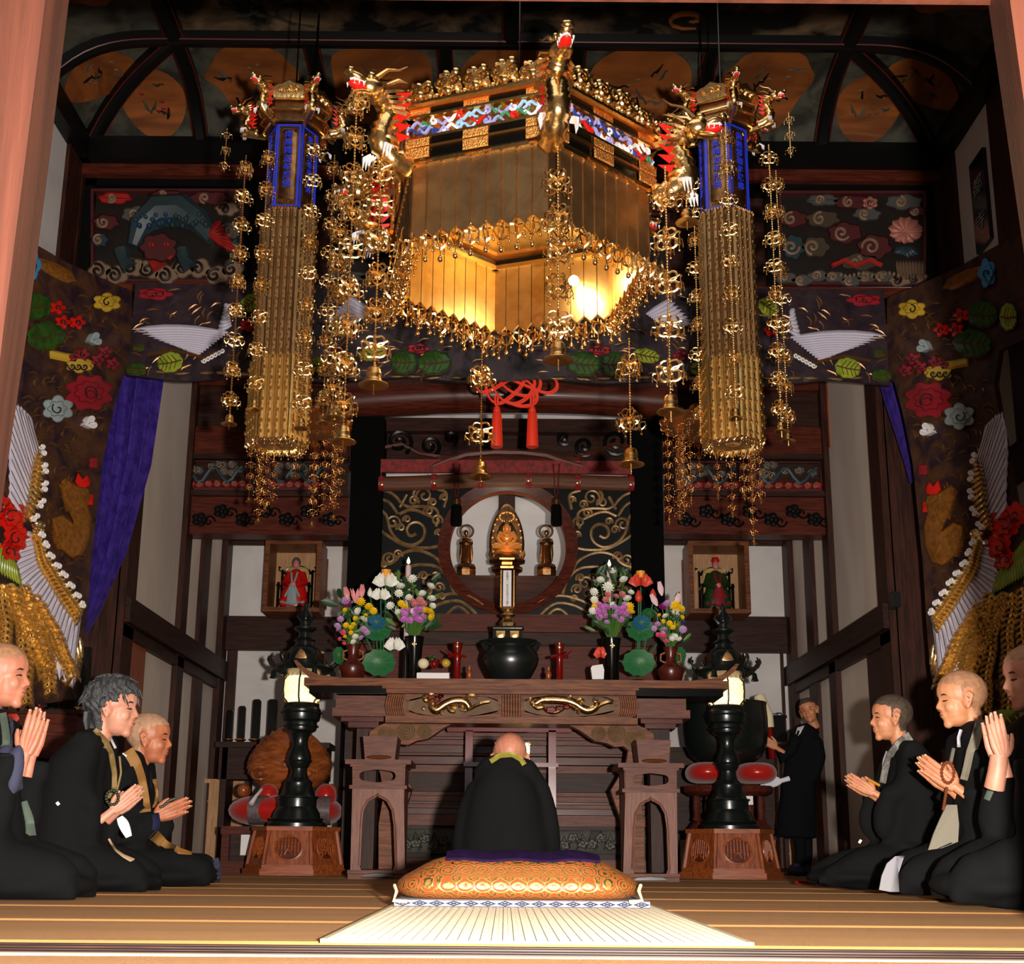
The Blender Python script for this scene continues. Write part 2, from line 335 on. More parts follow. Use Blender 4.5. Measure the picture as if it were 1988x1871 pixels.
# (opening behind the altar is cut out by building the transom from pieces)
m = M(); m.boxp(345, 690, 1625, 752, YI, .3); tr = struct('trim_2', m, MT['redwood'])
BM = []
def beam(x0, y0, x1, y1, mt='redwood', Y=None, d=.2, nm='beam'):
    m = M(); m.boxp(x0, y0, x1, y1, Y or YI, d); return ob(nm, m, MT[mt], tr)
for x0, x1 in ((345, 676), (1290, 1625)):
    beam(x0, 752, x1, 828, 'darkwood', YI + .06); beam(x0, 828, x1, 880, 'redwood'); beam(x0, 880, x1, 890, 'darkwood', YI - .02)
    beam(x0, 890, x1, 952, 'darkwood', YI + .1); beam(x0, 952, x1, 962, 'darkwood', YI - .02); beam(x0, 962, x1, 1037, 'redwood', YI + .03)
# round rainbow beam across the centre and the curved bracket arm over the altar
m = M(); m.tube([P(x, 780 - 14 * (1 - ((x - 985) / 320) ** 2), YI - .1) for x in range(660, 1311, 25)], .17, 12); ob('rainbow_beam', m, MT['redwood'], tr)
beam(676, 812, 1290, 838, 'darkwood', YI - .02)
beam(676, 838, 1290, 905, 'darkwood', YI + .08)
def scroll(cx, cy, r, turns, d=1, a0=0.0, n=22):
    return [(cx + r * (1 - .86 * i / n) * cos(a0 + d * turns * 2 * pi * i / n), cy + r * (1 - .86 * i / n) * sin(a0 + d * turns * 2 * pi * i / n)) for i in range(n + 1)]
for s in (-1, 1):
    for (cx, cy, r, t) in ((210, 858, 26, 1.6), (150, 866, 20, 1.4), (110, 850, 14, 1.2), (250, 842, 12, 1.2)):
        m = M(); m.tubep(YP(YI - .0), scroll(985 + s * cx, cy, r, t, s, 1), .018, .05, 5); ob('carved_scroll', m, MT['lac'], tr)
    m = M(); m.tubep(YP(YI - .0), [(985 + s * x, y) for x, y in ((130, 886), (170, 880), (205, 862), (240, 868), (270, 856), (300, 850))], .02, .05, 5); ob('carved_vine', m, MT['redwood'], tr)
    for k in range(7):      # dark floral carvings on the lower beam
        cx, cy = 985 + s * (345 + k * 42), 1000 + 8 * (-1) ** k
        m = M()
        for j in range(5): m.ell(P(cx + 9 * cos(j * 1.257), cy + 8 * sin(j * 1.257), YI - .0), (.035, .02, .03), 6, 4)
        m.tubep(YP(YI), scroll(cx + 18, cy + 4, 12, 1.1, s), .008, .02, 4)
        ob('carved_flower', m, MT['lac'], tr)
# reddish curved wooden cap over the blind
m = M(); m.tubep(YP(YI - .2), [(840, 905), (870, 893), (905, 882), (960, 877), (1015, 878), (1060, 883), (1100, 897), (1130, 905)], .035, 0, 8); ob('curved_cap', m, MT['redwood'], tr)
beam(848, 886, 1125, 900, 'redwood', YI - .16, .1)
# black square columns flanking the altar
for x0, x1, n in ((674, 737, 1), (1228, 1290, 2)):
    m = M(); a = P(x0, 1100, YI - .2).x; b = P(x1, 1100, YI - .2).x; m.box(a, b, YI - .2, YI + .1, 0, P(985, 825, YI).z)
    struct('trim_%d' % (2 + n), m, MT['blackmatt'])
# orange board hanging at the right inner post
m = M(); m.boxp(1607, 741, 1626, 866, YI - .12, .03); single('hanging_board', m, MT['zelkovaz'], 'plain orange wooden board hanging high on the post at the right of the inner hall', 'board')
# ---------------------------------------------------------------- transom wall of the outer hall with carved panels
zt = 5.6
m = M(); m.box(-WX0, WX0, YB, YB + .16, zt - .12, zt + .06); tb = struct('wall_transom', m, MT['redwood'])
def tbeam(x0, y0, x1, y1, mt, Y=YB, d=.14, nm='beam'):
    m = M(); m.boxp(x0, y0, x1, y1, Y, d); return ob(nm, m, MT[mt], tb)
tbeam(118, 318, 1855, 345, 'redwood', YB - .06, .14); tbeam(118, 345, 1855, 366, 'lac', YB); tbeam(150, 552, 1820, 572, 'redwood', YB - .02)
tbeam(150, 570, 1820, 700, 'darkwood', YB + .05)
for a, b in ((100, 150), (1822, 1872)): tbeam(a, 318, b, 600, 'darkwoodz', YB - .05, nm='post')
for a, b in ((150, 178), (1795, 1822)): tbeam(a, 340, b, 565, 'lac', YB, nm='post')
tbeam(470, 350, 486, 565, 'lac', YB, nm='post'); tbeam(1490, 350, 1512, 565, 'lac', YB, nm='post')
tbeam(486, 366, 1490, 552, 'darkwood', YB + .12, .03, 'panel')
tbeam(178, 366, 470, 548, 'paint', YB + .12, .03, 'panel'); tbeam(1512, 366, 1795, 552, 'paint', YB + .12, .03, 'panel')
# ---------------------------------------------------------------- coved ceiling
def cz(s_): s_ = max(0, min(1, s_)); return zt + .05 + .38 * (1 - (1 - s_) ** 3.2)
CW = .97
def cback(x, s_, off=0.0): return Vector((x, YB - CW * s_ - off * (1 - s_), cz(s_) - off * s_))
def cside(sg, y, s_, off=0.0): return Vector((sg * (WX0 - CW * s_ - off * (1 - s_)), y, cz(s_) - off * s_))
m = M(); m.box(-WX0, WX0, 2.2, YB - CW, cz(1) + .02, cz(1) + .1)
ce = struct('ceiling', m, MT['dragonpaint'])
m = M(); m.grid(lambda u, v: cback((-1 + 2 * u) * (WX0 - CW * v * 1.0), v, -.02), 6, 12); ob('cove_surface', m, MT['paint'], ce)
for sg in (-1, 1):
    m = M(); m.grid(lambda u, v: cside(sg, 2.2 + u * (YB - CW * v - 2.2), v, -.02), 6, 12); ob('cove_surface', m, MT['paint'], ce)
def rib(path, w=.11, h=.09, nm='ceiling_rib'):
    m = M(); k = len(path); vs = []
    for i, p in enumerate(path):
        t = (path[min(i + 1, k - 1)] - path[max(i - 1, 0)]).normalized(); sd = t.cross(Vector((.02, .3, -1))).normalized(); u = sd.cross(t).normalized()
        for a, b in ((-.5, 0), (-.5, -.7), (-.28, -1), (.28, -1), (.5, -.7), (.5, 0)): vs.append(p + sd * (a * w) + u * (-b * h if u.z < 0 else b * h))
    fs = [(i * 6 + j, i * 6 + (j + 1) % 6, i * 6 + 6 + (j + 1) % 6, i * 6 + 6 + j) for i in range(k - 1) for j in range(6)]
    m.add(vs, fs); o = ob(nm, m, MT['lac'], ce, 30)
    m = M()
    for sd_ in (1, 4):
        m.tube([Vector(vs[i * 6 + sd_]) for i in range(k)], .006, 4)
    ob('red_line', m, MT['redline'], o, label='thin dark red line'); return o
XS = [-2.48, -1.49, -.5, .5, 1.49, 2.48]
for x in XS: rib([cback(x, i / 10) for i in range(11)])
for x in (-2.48, 0.0, 2.48): rib([Vector((x, y, cz(1))) for y in (YB - CW, 6, 4, 2.3)], .13)
for y in (YB - CW, 6.2, 4.4): rib([cside(-1, y, i / 10) for i in range(11)] + [cside(1, y, i / 10) for i in range(10, -1, -1)], .13, .09)
for sg in (-1, 1):
    rib([Vector((sg * (WX0 - CW * i / 10), YB - CW * i / 10, cz(i / 10))) for i in range(11)], .12)
    m = M(); m.box(sg * (WX0 - .10), sg * WX0, 2.2, YB, zt - .1, zt + .1); ob('cornice', m, MT['lac'], ce)
m = M(); m.box(-WX0, WX0, YB - .14, YB, zt - .10, zt + .10); ob('cornice', m, MT['lac'], ce)
# painted plaques in the coves
def plaq(fn, shape, nm='painted_plaque'):
    m = M(); ring_ = []
    for i in range(28):
        a = 2 * pi * i / 28
        if shape == 'round': r = (cos(a), sin(a))
        elif shape == 'fan': k = 1 - .18 * abs(sin(3 * a)) ; r = (cos(a) * (1.0 if sin(a) > 0 else .86) * k, sin(a) * .95)
        else: q = 1 / (abs(cos(a)) ** 5 + abs(sin(a)) ** 5) ** .2; r = (cos(a) * q * .96, sin(a) * q * .86)
        ring_.append(r)
    vs = []; fs = []; NR = 5
    for j in range(NR):
        for r in ring_: k = (j + .5) / NR * (1 / .9); vs.append(fn(r[0] * min(1, k), r[1] * min(1, k), .012))
    vs.append(fn(0, 0, .012)); c = len(vs) - 1
    for j in range(NR - 1):
        for i in range(28): fs.append((j * 28 + i, j * 28 + (i + 1) % 28, j * 28 + 28 + (i + 1) % 28, j * 28 + 28 + i))
    for i in range(28): fs.append((i, (i + 1) % 28, c))
    m.add(vs, fs); o = ob(nm, m, MT['plaque'], ce, 60)
    for k in range(6):       # painted branches and birds, thin raised paint
        x, y = R.uniform(-.5, .5), R.uniform(-.5, .5); m = M(); pts = [fn(x + .09 * i * cos(k), y + .09 * i * sin(k * 2.1) + .03 * sin(i * 2), .016) for i in range(5)]
        m.tube(pts, [.012, .01, .02, .012, .004], 5, flat=.4); ob('painted_branch', m, MT['lac' if k % 2 else 'paint'], o)
    m = M(); 
    for k in range(5): m.ell(fn(R.uniform(-.4, .4), R.uniform(-.4, .4), .014), (.022, .022, .006), 6, 4)
    ob('painted_blossom', m, MT['crimson' if R.random() < .3 else 'friezewood'], o)
ex = [-3.05] + [(a + b) / 2 for a, b in zip(XS, XS[1:])] + [3.05]
for i, x in enumerate(ex[1:-1]):
    plaq(lambda a, b, o_, x=x: cback(x + a * .40, .50 + b * .40, o_), ['fan', 'square', 'round', 'round', 'fan'][i])
for sg in (-1, 1):
    plaq(lambda a, b, o_: cback(sg * (2.82 + a * .26), .33 + b * .27, o_), 'round')
    plaq(lambda a, b, o_: cside(sg, YB - .62 + a * .24, .33 + b * .27, o_), 'round')
    for y in (7.1, 5.3): plaq(lambda a, b, o_, y=y: cside(sg, y + a * .62, .5 + b * .4, o_), 'fan')
# painted dragon clouds on the flat ceiling panels
for k in range(46):
    x = R.uniform(-3.1, 3.1); y = R.uniform(5.6, 7.8)
    if abs(x) < .15 or abs(abs(x) - 2.48) < .2 or abs(y - 6.2) < .15: continue
    m = M(); n = 12; r = R.uniform(.06, .2); d = R.choice((-1, 1)); a0 = R.uniform(0, 6)
    m.tube([(x + r * 1.5 * (1 - .8 * i / n) * cos(a0 + d * i * .6), y + r * (1 - .8 * i / n) * sin(a0 + d * i * .6), cz(1) + .012) for i in range(n)], [.03 * sin(pi * (i + .5) / n) + .006 for i in range(n)], 5, flat=.3)
    ob('painted_cloud', m, MT['plaque' if k % 4 == 0 else 'paint'], ce)
# ---------------------------------------------------------------- entrance pillars and head beam
def ppost(pts_front, Yf, depth, nm, side):
    # leaning pillar: front face polygon in pixels at Yf, inner face runs back
    m = M(); q = [P(x, y, Yf) for x, y in pts_front]; m.prism(q, (0, depth, 0)); return struct(nm, m, MT['pillar'])
m = M(); m.prism([P(-200, -60, 2.25), P(96, -60, 2.25), P(30, 480, 2.25), P(-36, 960, 2.25), P(-60, 1120, 2.25), P(-60, 1300, 2.25), P(-200, 1300, 2.25)], (0, .02, 0))
def pil(bx, name):
    m = M(); vs = []; fs = []
    for (xf, xb, y) in bx:
        a = P(xf, y, 2.25); b = PZ(xb, y, a.z)
        b = P(xb, y, 2.52)
        out = -1 if xf < 985 else 1
        vs += [a + Vector((out * .5, 0, 0)), a, b, b + Vector((out * .5, 0, 0))]
    n = len(bx)
    for i in range(n - 1):
        for j in range(4): fs.append((i * 4 + j, i * 4 + (j + 1) % 4, i * 4 + 4 + (j + 1) % 4, i * 4 + 4 + j))
    fs += [(0, 1, 2, 3), ((n - 1) * 4 + 3, (n - 1) * 4 + 2, (n - 1) * 4 + 1, (n - 1) * 4)]
    m.add(vs, fs); return struct(name, m, MT['pillar'])
pil([(96, 141, -60), (88, 134, 0), (49, 96, 310), (9, 56, 620), (-35, 0, 1000), (-70, -40, 1400), (-90, -70, 1900)], 'door_1')
pil([(1955, 1912, -60), (1962, 1919, 10), (1998, 1956, 270), (2032, 1986, 480), (2080, 2034, 800), (2130, 2080, 1300), (2160, 2110, 1900)], 'door_2')
m = M(); a = P(985, -2, 2.3); b = P(60, -2, 2.3); zb_=P(985, 2, 2.5).z; m.box(-3.45, 3.45, 2.26, 2.5, zb_ - .0, zb_ + .4)
struct('trim_5', m, MT['pillar'])
m = M(); m.box(-3.5, 3.5, 2.30, 2.44, zb_ + .4, 6.1); struct('wall_front_top', m, MT['plaster'])
for s, n in ((-1, 'left'), (1, 'right')): m = M(); m.box(s * 1.5, s * 3.5, 2.32, 2.44, 0, zb_); struct('wall_front_' + n, m, MT['darkwoodz'])
m = M(); qb = PX(1906, 320, WX0 - .02); m.box(WX0 - .02, WX0 + .01, 2.5, qb.y - .16, 2.9, 5.5); struct('trim_8', m, MT['darkwoodz'])
# black name board on the right-hand white wall
def txt(body, size, ext=.002):
    cu = bpy.data.curves.new('text', 'FONT'); cu.body = body; cu.size = size; cu.extrude = ext; cu.align_x = 'CENTER'; cu.align_y = 'CENTER'; cu.resolution_u = 2
    o = bpy.data.objects.new('text', cu); COL.objects.link(o); dg = bpy.context.evaluated_depsgraph_get(); me = bpy.data.meshes.new_from_object(o.evaluated_get(dg))
    bpy.data.objects.remove(o); bpy.data.curves.remove(cu); return me
def put_text(name, body, size, parent, pos, ux, uz, mt, ext=.002, sx=1.0, sy=1.0):
    me = txt(body, size, ext); me.materials.clear(); me.materials.append(mt); ux = Vector(ux).normalized(); uz = Vector(uz).normalized(); n = ux.cross(uz)
    mw = Matrix(((ux.x * sx, uz.x * sy, n.x), (ux.y * sx, uz.y * sy, n.y), (ux.z * sx, uz.z * sy, n.z)))
    base = OFF[parent.name]
    me.transform(Matrix.Translation(Vector(pos) - base) @ mw.to_4x4()); o = bpy.data.objects.new(name, me); COL.objects.link(o); o.parent = parent; OFF[o.name] = base; return o
pz = Plane((WX0 - .01, 0, 0), (-1, 0, 0))
q = [pz(1890, 342), pz(1908, 325), pz(1922, 440), pz(1905, 458)]
cxy = sum((Vector(p) for p in q), Vector()) / 4; hy = .13; hz = .50
sg_ = thing('name_board', 'tall black board with two pale written characters on the white wall at the upper right', 'sign', cxy)
m = M(); zc = cxy.z; m.box(cxy.x - .02, cxy.x + .01, cxy.y - hy, cxy.y + hy, zc - hz * .72, zc + hz * .72); ob('board', m, MT['black'], sg_)
for c, dz in (('都', .12), ('寺', -.17)): put_text('written_character', c, .15, sg_, (cxy.x - .024, cxy.y, zc + dz), (0, -1, 0), (0, 0, 1), MT['grey'], .001, 1.2, 1)
print('shell ok')
# ================================================================ RELIEF-WORKED PURPLE VALANCE AND PHOENIX DROPS
def mir(m):
    n = M(); n.v = [(-x, y, z) for x, y, z in m.v]; n.f = [f[::-1] for f in m.f]; return n
MT['banner'] = mat('dark_purple_brown_leather', srgb(50, 33, 38), .42, col2=srgb(32, 20, 30), scale=9, bump=.5, bscale=14)
MT['banner2'] = mat('brown_purple_leather', srgb(76, 48, 30), .42, col2=srgb(38, 24, 32), scale=7, bump=.6, bscale=16, spec=.35)
MT['goldstroke'] = mat('rubbed_gold_paint', srgb(112, 76, 44), .35, .6)
MT['bodygold'] = mat('brown_gold_paint', srgb(158, 100, 38), .4, .35, col2=srgb(120, 74, 26), scale=30)
MT['brightgold'] = mat('embossed_gold', (1, .78, .42), .32, 1.0, bump=.35, bscale=30)
YC = 8.3
a = P(1722, 650, YC); b = P(1985, 600, 7.15); nrm = Vector((-(a.y - b.y), (a.x - b.x), 0))
if nrm.y > 0: nrm = -nrm
SD = Plane((a.x, a.y, 0), (nrm.x, nrm.y, 0)); CP = YP(YC - .022)
val = thing('valance', 'long dark purple leather valance with white wings and green leaves under the carved transom', 'valance', P(985, 735, YC))
drR = thing('phoenix_drape', 'dark embossed drape with gold and white phoenix on the right-hand side', 'drape', SD(1815, 1370))
c0 = SD(1815, 1370); drL = thing('phoenix_drape', 'dark embossed drape with gold and white phoenix on the left-hand side', 'drape', (-c0.x, c0.y, c0.z))
def rel(name, m, mt, kind=None):
    ob(name, m, MT[mt], drR, kind=kind); ob(name, mir(m), MT[mt], drL, kind=kind)
def relc(name, m, mt, both=True, kind=None):
    ob(name, m, MT[mt], val, kind=kind)
    if both: ob(name, mir(m), MT[mt], val, kind=kind)
def blob(cx, cy, rx, ry, n=5, k=.18, a0=0.0, N=30, tilt=0.0):
    o = []
    for i in range(N):
        a = 2 * pi * i / N; r = 1 - k + k * abs(sin(n * (a - a0) / 2)) * 1.4; x = rx * r * cos(a); y = ry * r * sin(a)
        o.append((cx + x * cos(tilt) - y * sin(tilt), cy + x * sin(tilt) + y * cos(tilt)))
    return o
def heart(cx, cy, r, tilt=0.0):
    o = []
    for i in range(24):
        t = 2 * pi * i / 24; x = 16 * sin(t) ** 3 / 16 * r; y = -(13 * cos(t) - 5 * cos(2 * t) - 2 * cos(3 * t) - cos(4 * t)) / 15 * r
        o.append((cx + x * cos(tilt) - y * sin(tilt), cy + x * sin(tilt) + y * cos(tilt)))
    return o
def leafp(pl, cx, cy, rx, ry, tilt, rel_, mt='green', vein='goldstroke'):
    m = M(); m.plate(pl, blob(cx, cy, rx, ry, 9, .07, tilt=tilt), .03, 3); rel_('leaf', m, mt)
    m = M(); c, s_ = cos(tilt), sin(tilt); T = lambda x, y: (cx + x * c - y * s_, cy + x * s_ + y * c)
    m.tubep(pl, [T(-rx * .9, 0), T(0, ry * .08), T(rx * .85, 0)], .005, .045, 4)
    for k in (-.5, -.15, .2, .5):
        for sg in (-1, 1): m.tubep(pl, [T(rx * k, 0), T(rx * (k + .3), sg * ry * .7)], .003, .043, 4)
    m.tubep(pl, blob(cx, cy, rx, ry, 9, .07, tilt=tilt)[2:14], .006, .02, 4); rel_('leaf_veins', m, vein)
def flower(pl, cx, cy, rx, ry, rel_, mt, n=5, rings=2, core=None, nm='flower', k=.2):
    for j in range(rings):
        q = 1 - .38 * j; m = M(); m.plate(pl, blob(cx + R.uniform(-2, 2) * j, cy + R.uniform(-2, 2) * j, rx * q, ry * q, n, k, a0=j * .6), .028 + .022 * j, 2.2, base=.0)
        rel_(nm, m, mt)
    m = M(); m.tubep(pl, scroll(cx, cy, min(rx, ry) * .5, .9, 1, R.uniform(0, 6)), .005, .06 + .01 * rings, 4); rel_('flower_line', m, 'banner' if not core else core)
# bodies
m = M(); N = 40; za = P(985, 556, YC).z; zb = P(985, 738, YC).z; xa = a.x
def vf(u, v_): x = -xa + 2 * xa * u; return Vector((x, YC + .014 * sin(x * 5) * (.4 + .6 * v_) + .006 * sin(x * 13), za + (zb - za) * v_ + .02 * v_ * sin(x * 6)))
m.grid(vf, 60, 6, (0, .03, 0)); ob('valance_cloth', m, MT['banner'], val)
m = M(); m.prism([SD(x, y) for x, y in ((1722, 578), (1800, 545), (1850, 524), (1910, 490), (1975, 455), (2010, 450), (2010, 640), (1985, 660), (1940, 680), (1930, 745), (1948, 850), (1975, 1000), (1992, 1100), (2010, 1250), (2010, 1380), (1900, 1385), (1817, 1370), (1806, 1300), (1800, 1230), (1792, 1100), (1782, 1000), (1772, 900), (1752, 800), (1736, 742), (1722, 738))], nrm.normalized() * -.04)
rel('drape_cloth', m, 'banner2')
# gold brush strokes, too fine to pick apart: one part each
def strokes(pl, x0, y0, x1, y1, n, L, seed):
    q = random.Random(seed); m = M()
    for k in range(n):
        x, y, a_ = q.uniform(x0, x1), q.uniform(y0, y1), q.uniform(-.9, .9); pts = []
        for i in range(5): pts.append((x, y)); x += L * cos(a_); y += L * sin(a_); a_ += q.uniform(-.1, .7)
        m.tubep(pl, pts, [.002, .007, .009, .006, .001], .012, 4, flat=.5)
    return m
for k in range(4): relc('gold_strokes', strokes(CP, 995 + k * 180, 570, 1165 + k * 180, 728, 34, 6, k), 'goldstroke', kind='stuff')
inside = [(1735, 590, 1900, 700, 40), (1760, 720, 1925, 860, 60), (1780, 860, 1940, 960, 34), (1800, 960, 1880, 1180, 40), (1815, 1200, 1900, 1350, 40), (1900, 1300, 2000, 1380, 50)]
for k, (x0, y0, x1, y1, n) in enumerate(inside): rel('gold_strokes', strokes(SD, x0, y0, x1, y1, n, 5, 20 + k), 'goldstroke', kind='stuff')
# valance ornaments (right half, mirrored to the left)
for cx, cy, rx, ry, t, mt in ((1133, 706, 33, 23, .1, 'green'), (1192, 706, 25, 23, 0, 'green'), (1255, 690, 26, 14, .2, 'lime'), (1646, 714, 25, 20, .2, 'lime'), (1712, 728, 20, 12, 0, 'green'), (1708, 686, 12, 7, 0, 'green'), (1492, 596, 22, 16, .6, 'lime'), (1420, 700, 24, 18, 0, 'green'), (1360, 715, 20, 14, 0, 'lime')): leafp(CP, cx, cy, rx, ry, t, relc, mt)
for cx, cy, rx, ry, mt in ((1165, 679, 22, 10, 'crimson'), (1678, 582, 34, 12, 'crimson'), (1320, 690, 14, 10, 'crimson'), (1497, 640, 14, 12, 'red'), (1400, 600, 20, 12, 'crimson')): flower(CP, cx, cy, rx, ry, relc, mt)
for k in range(11):      # spread wing, white quills to the right
    u = k / 10; m = M(); m.feather(CP, 1535 + 52 * u, 655 + 42 * u, 1722 - 105 * u, 652 + 46 * u - 10 * u * u, 11, .03, bend=-.04); relc('feather', m, 'featherwhite')
for k in range(7):
    u = k / 6; m = M(); m.feather(CP, 1528 + 6 * u, 640 - 30 * u, 1556 - 14 * u, 652 - 54 * u, 10, .03); relc('feather', m, 'featherwhite')
for k in range(8):
    u = k / 7; m = M(); m.feather(CP, 1255 + 30 * u, 610 + 22 * u, 1305 + 44 * u, 580 + 48 * u, 10, .03); relc('feather', m, 'featherwhite')
for k in range(6): m = M(); m.tubep(CP, scroll(1545 + k * 7, 690 + k * 4, 5, 1.2, 1), .006, .02, 5); relc('white_curl', m, 'white')
m = M(); m.tubep(CP, [(1548, 688), (1580, 705), (1640, 690), (1690, 700)], .012, .01, 5); relc('gold_vine', m, 'goldstroke')
for k in range(16):      # gilt edge lumps along the bottom
    x = 1075 + k * 41 + R.uniform(-8, 8); m = M(); m.feather(CP, x, 733, x + 30, 734 + R.uniform(-3, 3), 7, .02); relc('gilt_edge', m, 'brightgold')
# drape ornaments
for cx, cy, rx, ry, t, mt in ((1907, 610, 30, 26, 0, 'green'), (1887, 667, 38, 28, .1, 'green'), (1957, 615, 17, 27, 0, 'lime')): leafp(SD, cx, cy, rx, ry, t, rel, mt)
for cx, cy in ((1866, 612), (1827, 640), (1856, 640)): flower(SD, cx, cy, 15, 13, rel, 'red', 5, 1, nm='red_flower', k=.35)
for cx, cy in ((1772, 696), (1786, 712), (1757, 719), (1815, 702), (1830, 712)): flower(SD, cx, cy, 13, 12, rel, 'crimson', 5, 1, nm='crimson_flower', k=.32)
flower(SD, 1916, 530, 17, 28, rel, 'skyblue', 5, 2, nm='blue_cloud'); flower(SD, 1770, 600, 27, 18, rel, 'yellow', 6, 2, nm='yellow_cloud')
m = M(); m.feather(SD, 1912, 520, 1830, 560, 26, .02); rel('gold_cloud', m, 'bodygold')
m = M(); m.tubep(SD, [(1798, 722), (1820, 712), (1850, 708), (1880, 702)], .03, .0, 6, flat=.6); m.plate(SD, blob(1822, 724, 26, 14, 6, .2), .03); rel('yellow_cloud', m, 'yellow')
for k in range(3): m = M(); m.tubep(SD, scroll(1812 + k * 12, 726, 7, 1.2, 1), .006, .05, 5); rel('scroll_line', m, 'banner')
flower(SD, 1802, 776, 46, 35, rel, 'crimson', 8, 3, nm='peony'); flower(SD, 1862, 808, 30, 25, rel, 'grey', 6, 2, nm='grey_cloud')
for cx, cy, mt in ((1791, 672, 'grey'), (1797, 834, 'white')):
    m = M(); o_ = heart(cx, cy, 13, -1.2); i_ = heart(cx - 1, cy, 6, -1.2); m.ring([SD(x, y, .04) for x, y in o_], [SD(x, y, .04) for x, y in i_], nrm.normalized() * -.04); rel('heart_ornament', m, mt)
# phoenix: crest, head, neck, breast
m = M(); m.plate(SD, [(1796, 948), (1803, 934), (1812, 943), (1822, 930), (1828, 950), (1820, 960), (1806, 962), (1798, 958)], .05); rel('crest', m, 'red')
m = M(); m.plate(SD, blob(1798, 984, 9, 13, 4, .2), .05); rel('wattle', m, 'red'); m = M(); m.plate(SD, blob(1791, 912, 10, 12, 4, .2), .03); rel('red_bud', m, 'crimson')
m = M(); m.plate(SD, [(1800, 962), (1822, 956), (1846, 940), (1856, 948), (1850, 985), (1838, 1012), (1826, 1030), (1850, 1012), (1872, 1020), (1868, 1050), (1850, 1085), (1830, 1100), (1808, 1090), (1796, 1060), (1792, 1020), (1800, 995), (1794, 975)], .06, 4); rel('phoenix_breast', m, 'bodygold')
m = M(); m.ell(SD(1812, 966, .07), .008); rel('eye', m, 'black')
for k in range(12):
    u = k / 11; m = M(); m.feather(SD, 1822 + 6 * u, 985 - 10 * u, 1846 + 14 * u, 1000 - 58 * u + 10, 6, .02, base=.06); rel('neck_plume', m, 'bodygold')
for k in range(14):
    u = k / 13; m = M(); m.feather(SD, 1815 + 4 * u, 1072 - 18 * u, 1864 + 10 * sin(u * 3), 1080 - 62 * u, 7, .02, base=.06); rel('breast_plume', m, 'bodygold')
# upper wing, lower wing: quills between an inner and an outer line, gilt coverts inside them
def lerpl(L, u):
    k = min(int(u * (len(L) - 1)), len(L) - 2); f = u * (len(L) - 1) - k; return (L[k][0] * (1 - f) + L[k + 1][0] * f, L[k][1] * (1 - f) + L[k + 1][1] * f)
UI = [(1898, 892), (1903, 905), (1908, 920), (1911, 940), (1913, 960), (1916, 985), (1922, 1005), (1927, 1024)]; UO = [(1921, 818), (1934, 804), (1946, 798), (1953, 826), (1955, 862), (1953, 902), (1952, 950), (1954, 985)]; US = [(1893, 880), (1888, 905), (1885, 930), (1885, 955), (1888, 980), (1895, 1002), (1905, 1022), (1912, 1036)]
LI = [(1905, 1056), (1898, 1078), (1895, 1098), (1888, 1116), (1877, 1134), (1863, 1156), (1847, 1180), (1831, 1203), (1815, 1228)]; LO = [(1930, 1062), (1938, 1090), (1937, 1120), (1930, 1152), (1914, 1184), (1902, 1228), (1884, 1284), (1862, 1326), (1824, 1352)]; LS = [(1893, 1048), (1884, 1066), (1876, 1088), (1863, 1108), (1850, 1124), (1836, 1145), (1823, 1165), (1811, 1182), (1806, 1202)]
for I_, O_, S_, n in ((UI, UO, US, 15), (LI, LO, LS, 24)):
    for k in range(n):
        u = k / (n - 1); a_, b_ = lerpl(I_, u), lerpl(O_, u); w_ = 21 if n == 24 and k < 9 else 17
        m = M(); m.feather(SD, a_[0] - .12 * (b_[0] - a_[0]), a_[1] - .12 * (b_[1] - a_[1]), b_[0], b_[1], w_, .022, bend=-.05 if n == 24 else .06, base=.012 + .008 * (k % 2), n=8, tip=.3); rel('feather', m, 'featherwhite')
        m = M(); m.tubep(SD, [a_, ((a_[0] + b_[0]) / 2, (a_[1] + b_[1]) / 2), (b_[0] * .93 + a_[0] * .07, b_[1] * .93 + a_[1] * .07)], .0022, .042, 4); rel('quill', m, 'goldstroke')
    for r_ in range(2):
        for k in range(n):
            u = (k + .5 * r_) / n; a_, b_ = lerpl(S_, u), lerpl(I_, u); f = .5 * r_; m = M()
            m.feather(SD, a_[0] + (b_[0] - a_[0]) * f, a_[1] + (b_[1] - a_[1]) * f, b_[0] + 5 - 8 * (1 - r_), b_[1] + 6 - 10 * (1 - r_), 9, .045, base=.07 - .03 * r_); rel('gold_covert', m, 'brightgold')
    for k in range(n * 2 // 3): u = k / (n * 2 / 3); a_ = lerpl(S_, u); m = M(); m.tubep(SD, scroll(a_[0] - 2, a_[1] + 2 * (-1) ** k, 5.5, 1.2, (-1) ** k), .008, .1, 5); rel('white_curl', m, 'white')
for k in range(6): m = M(); m.tubep(SD, scroll(1898 + R.uniform(-10, 8), 1032 + k * 5, 9, 1, (-1) ** k), .012, .06, 5); rel('gold_knot', m, 'brightgold')
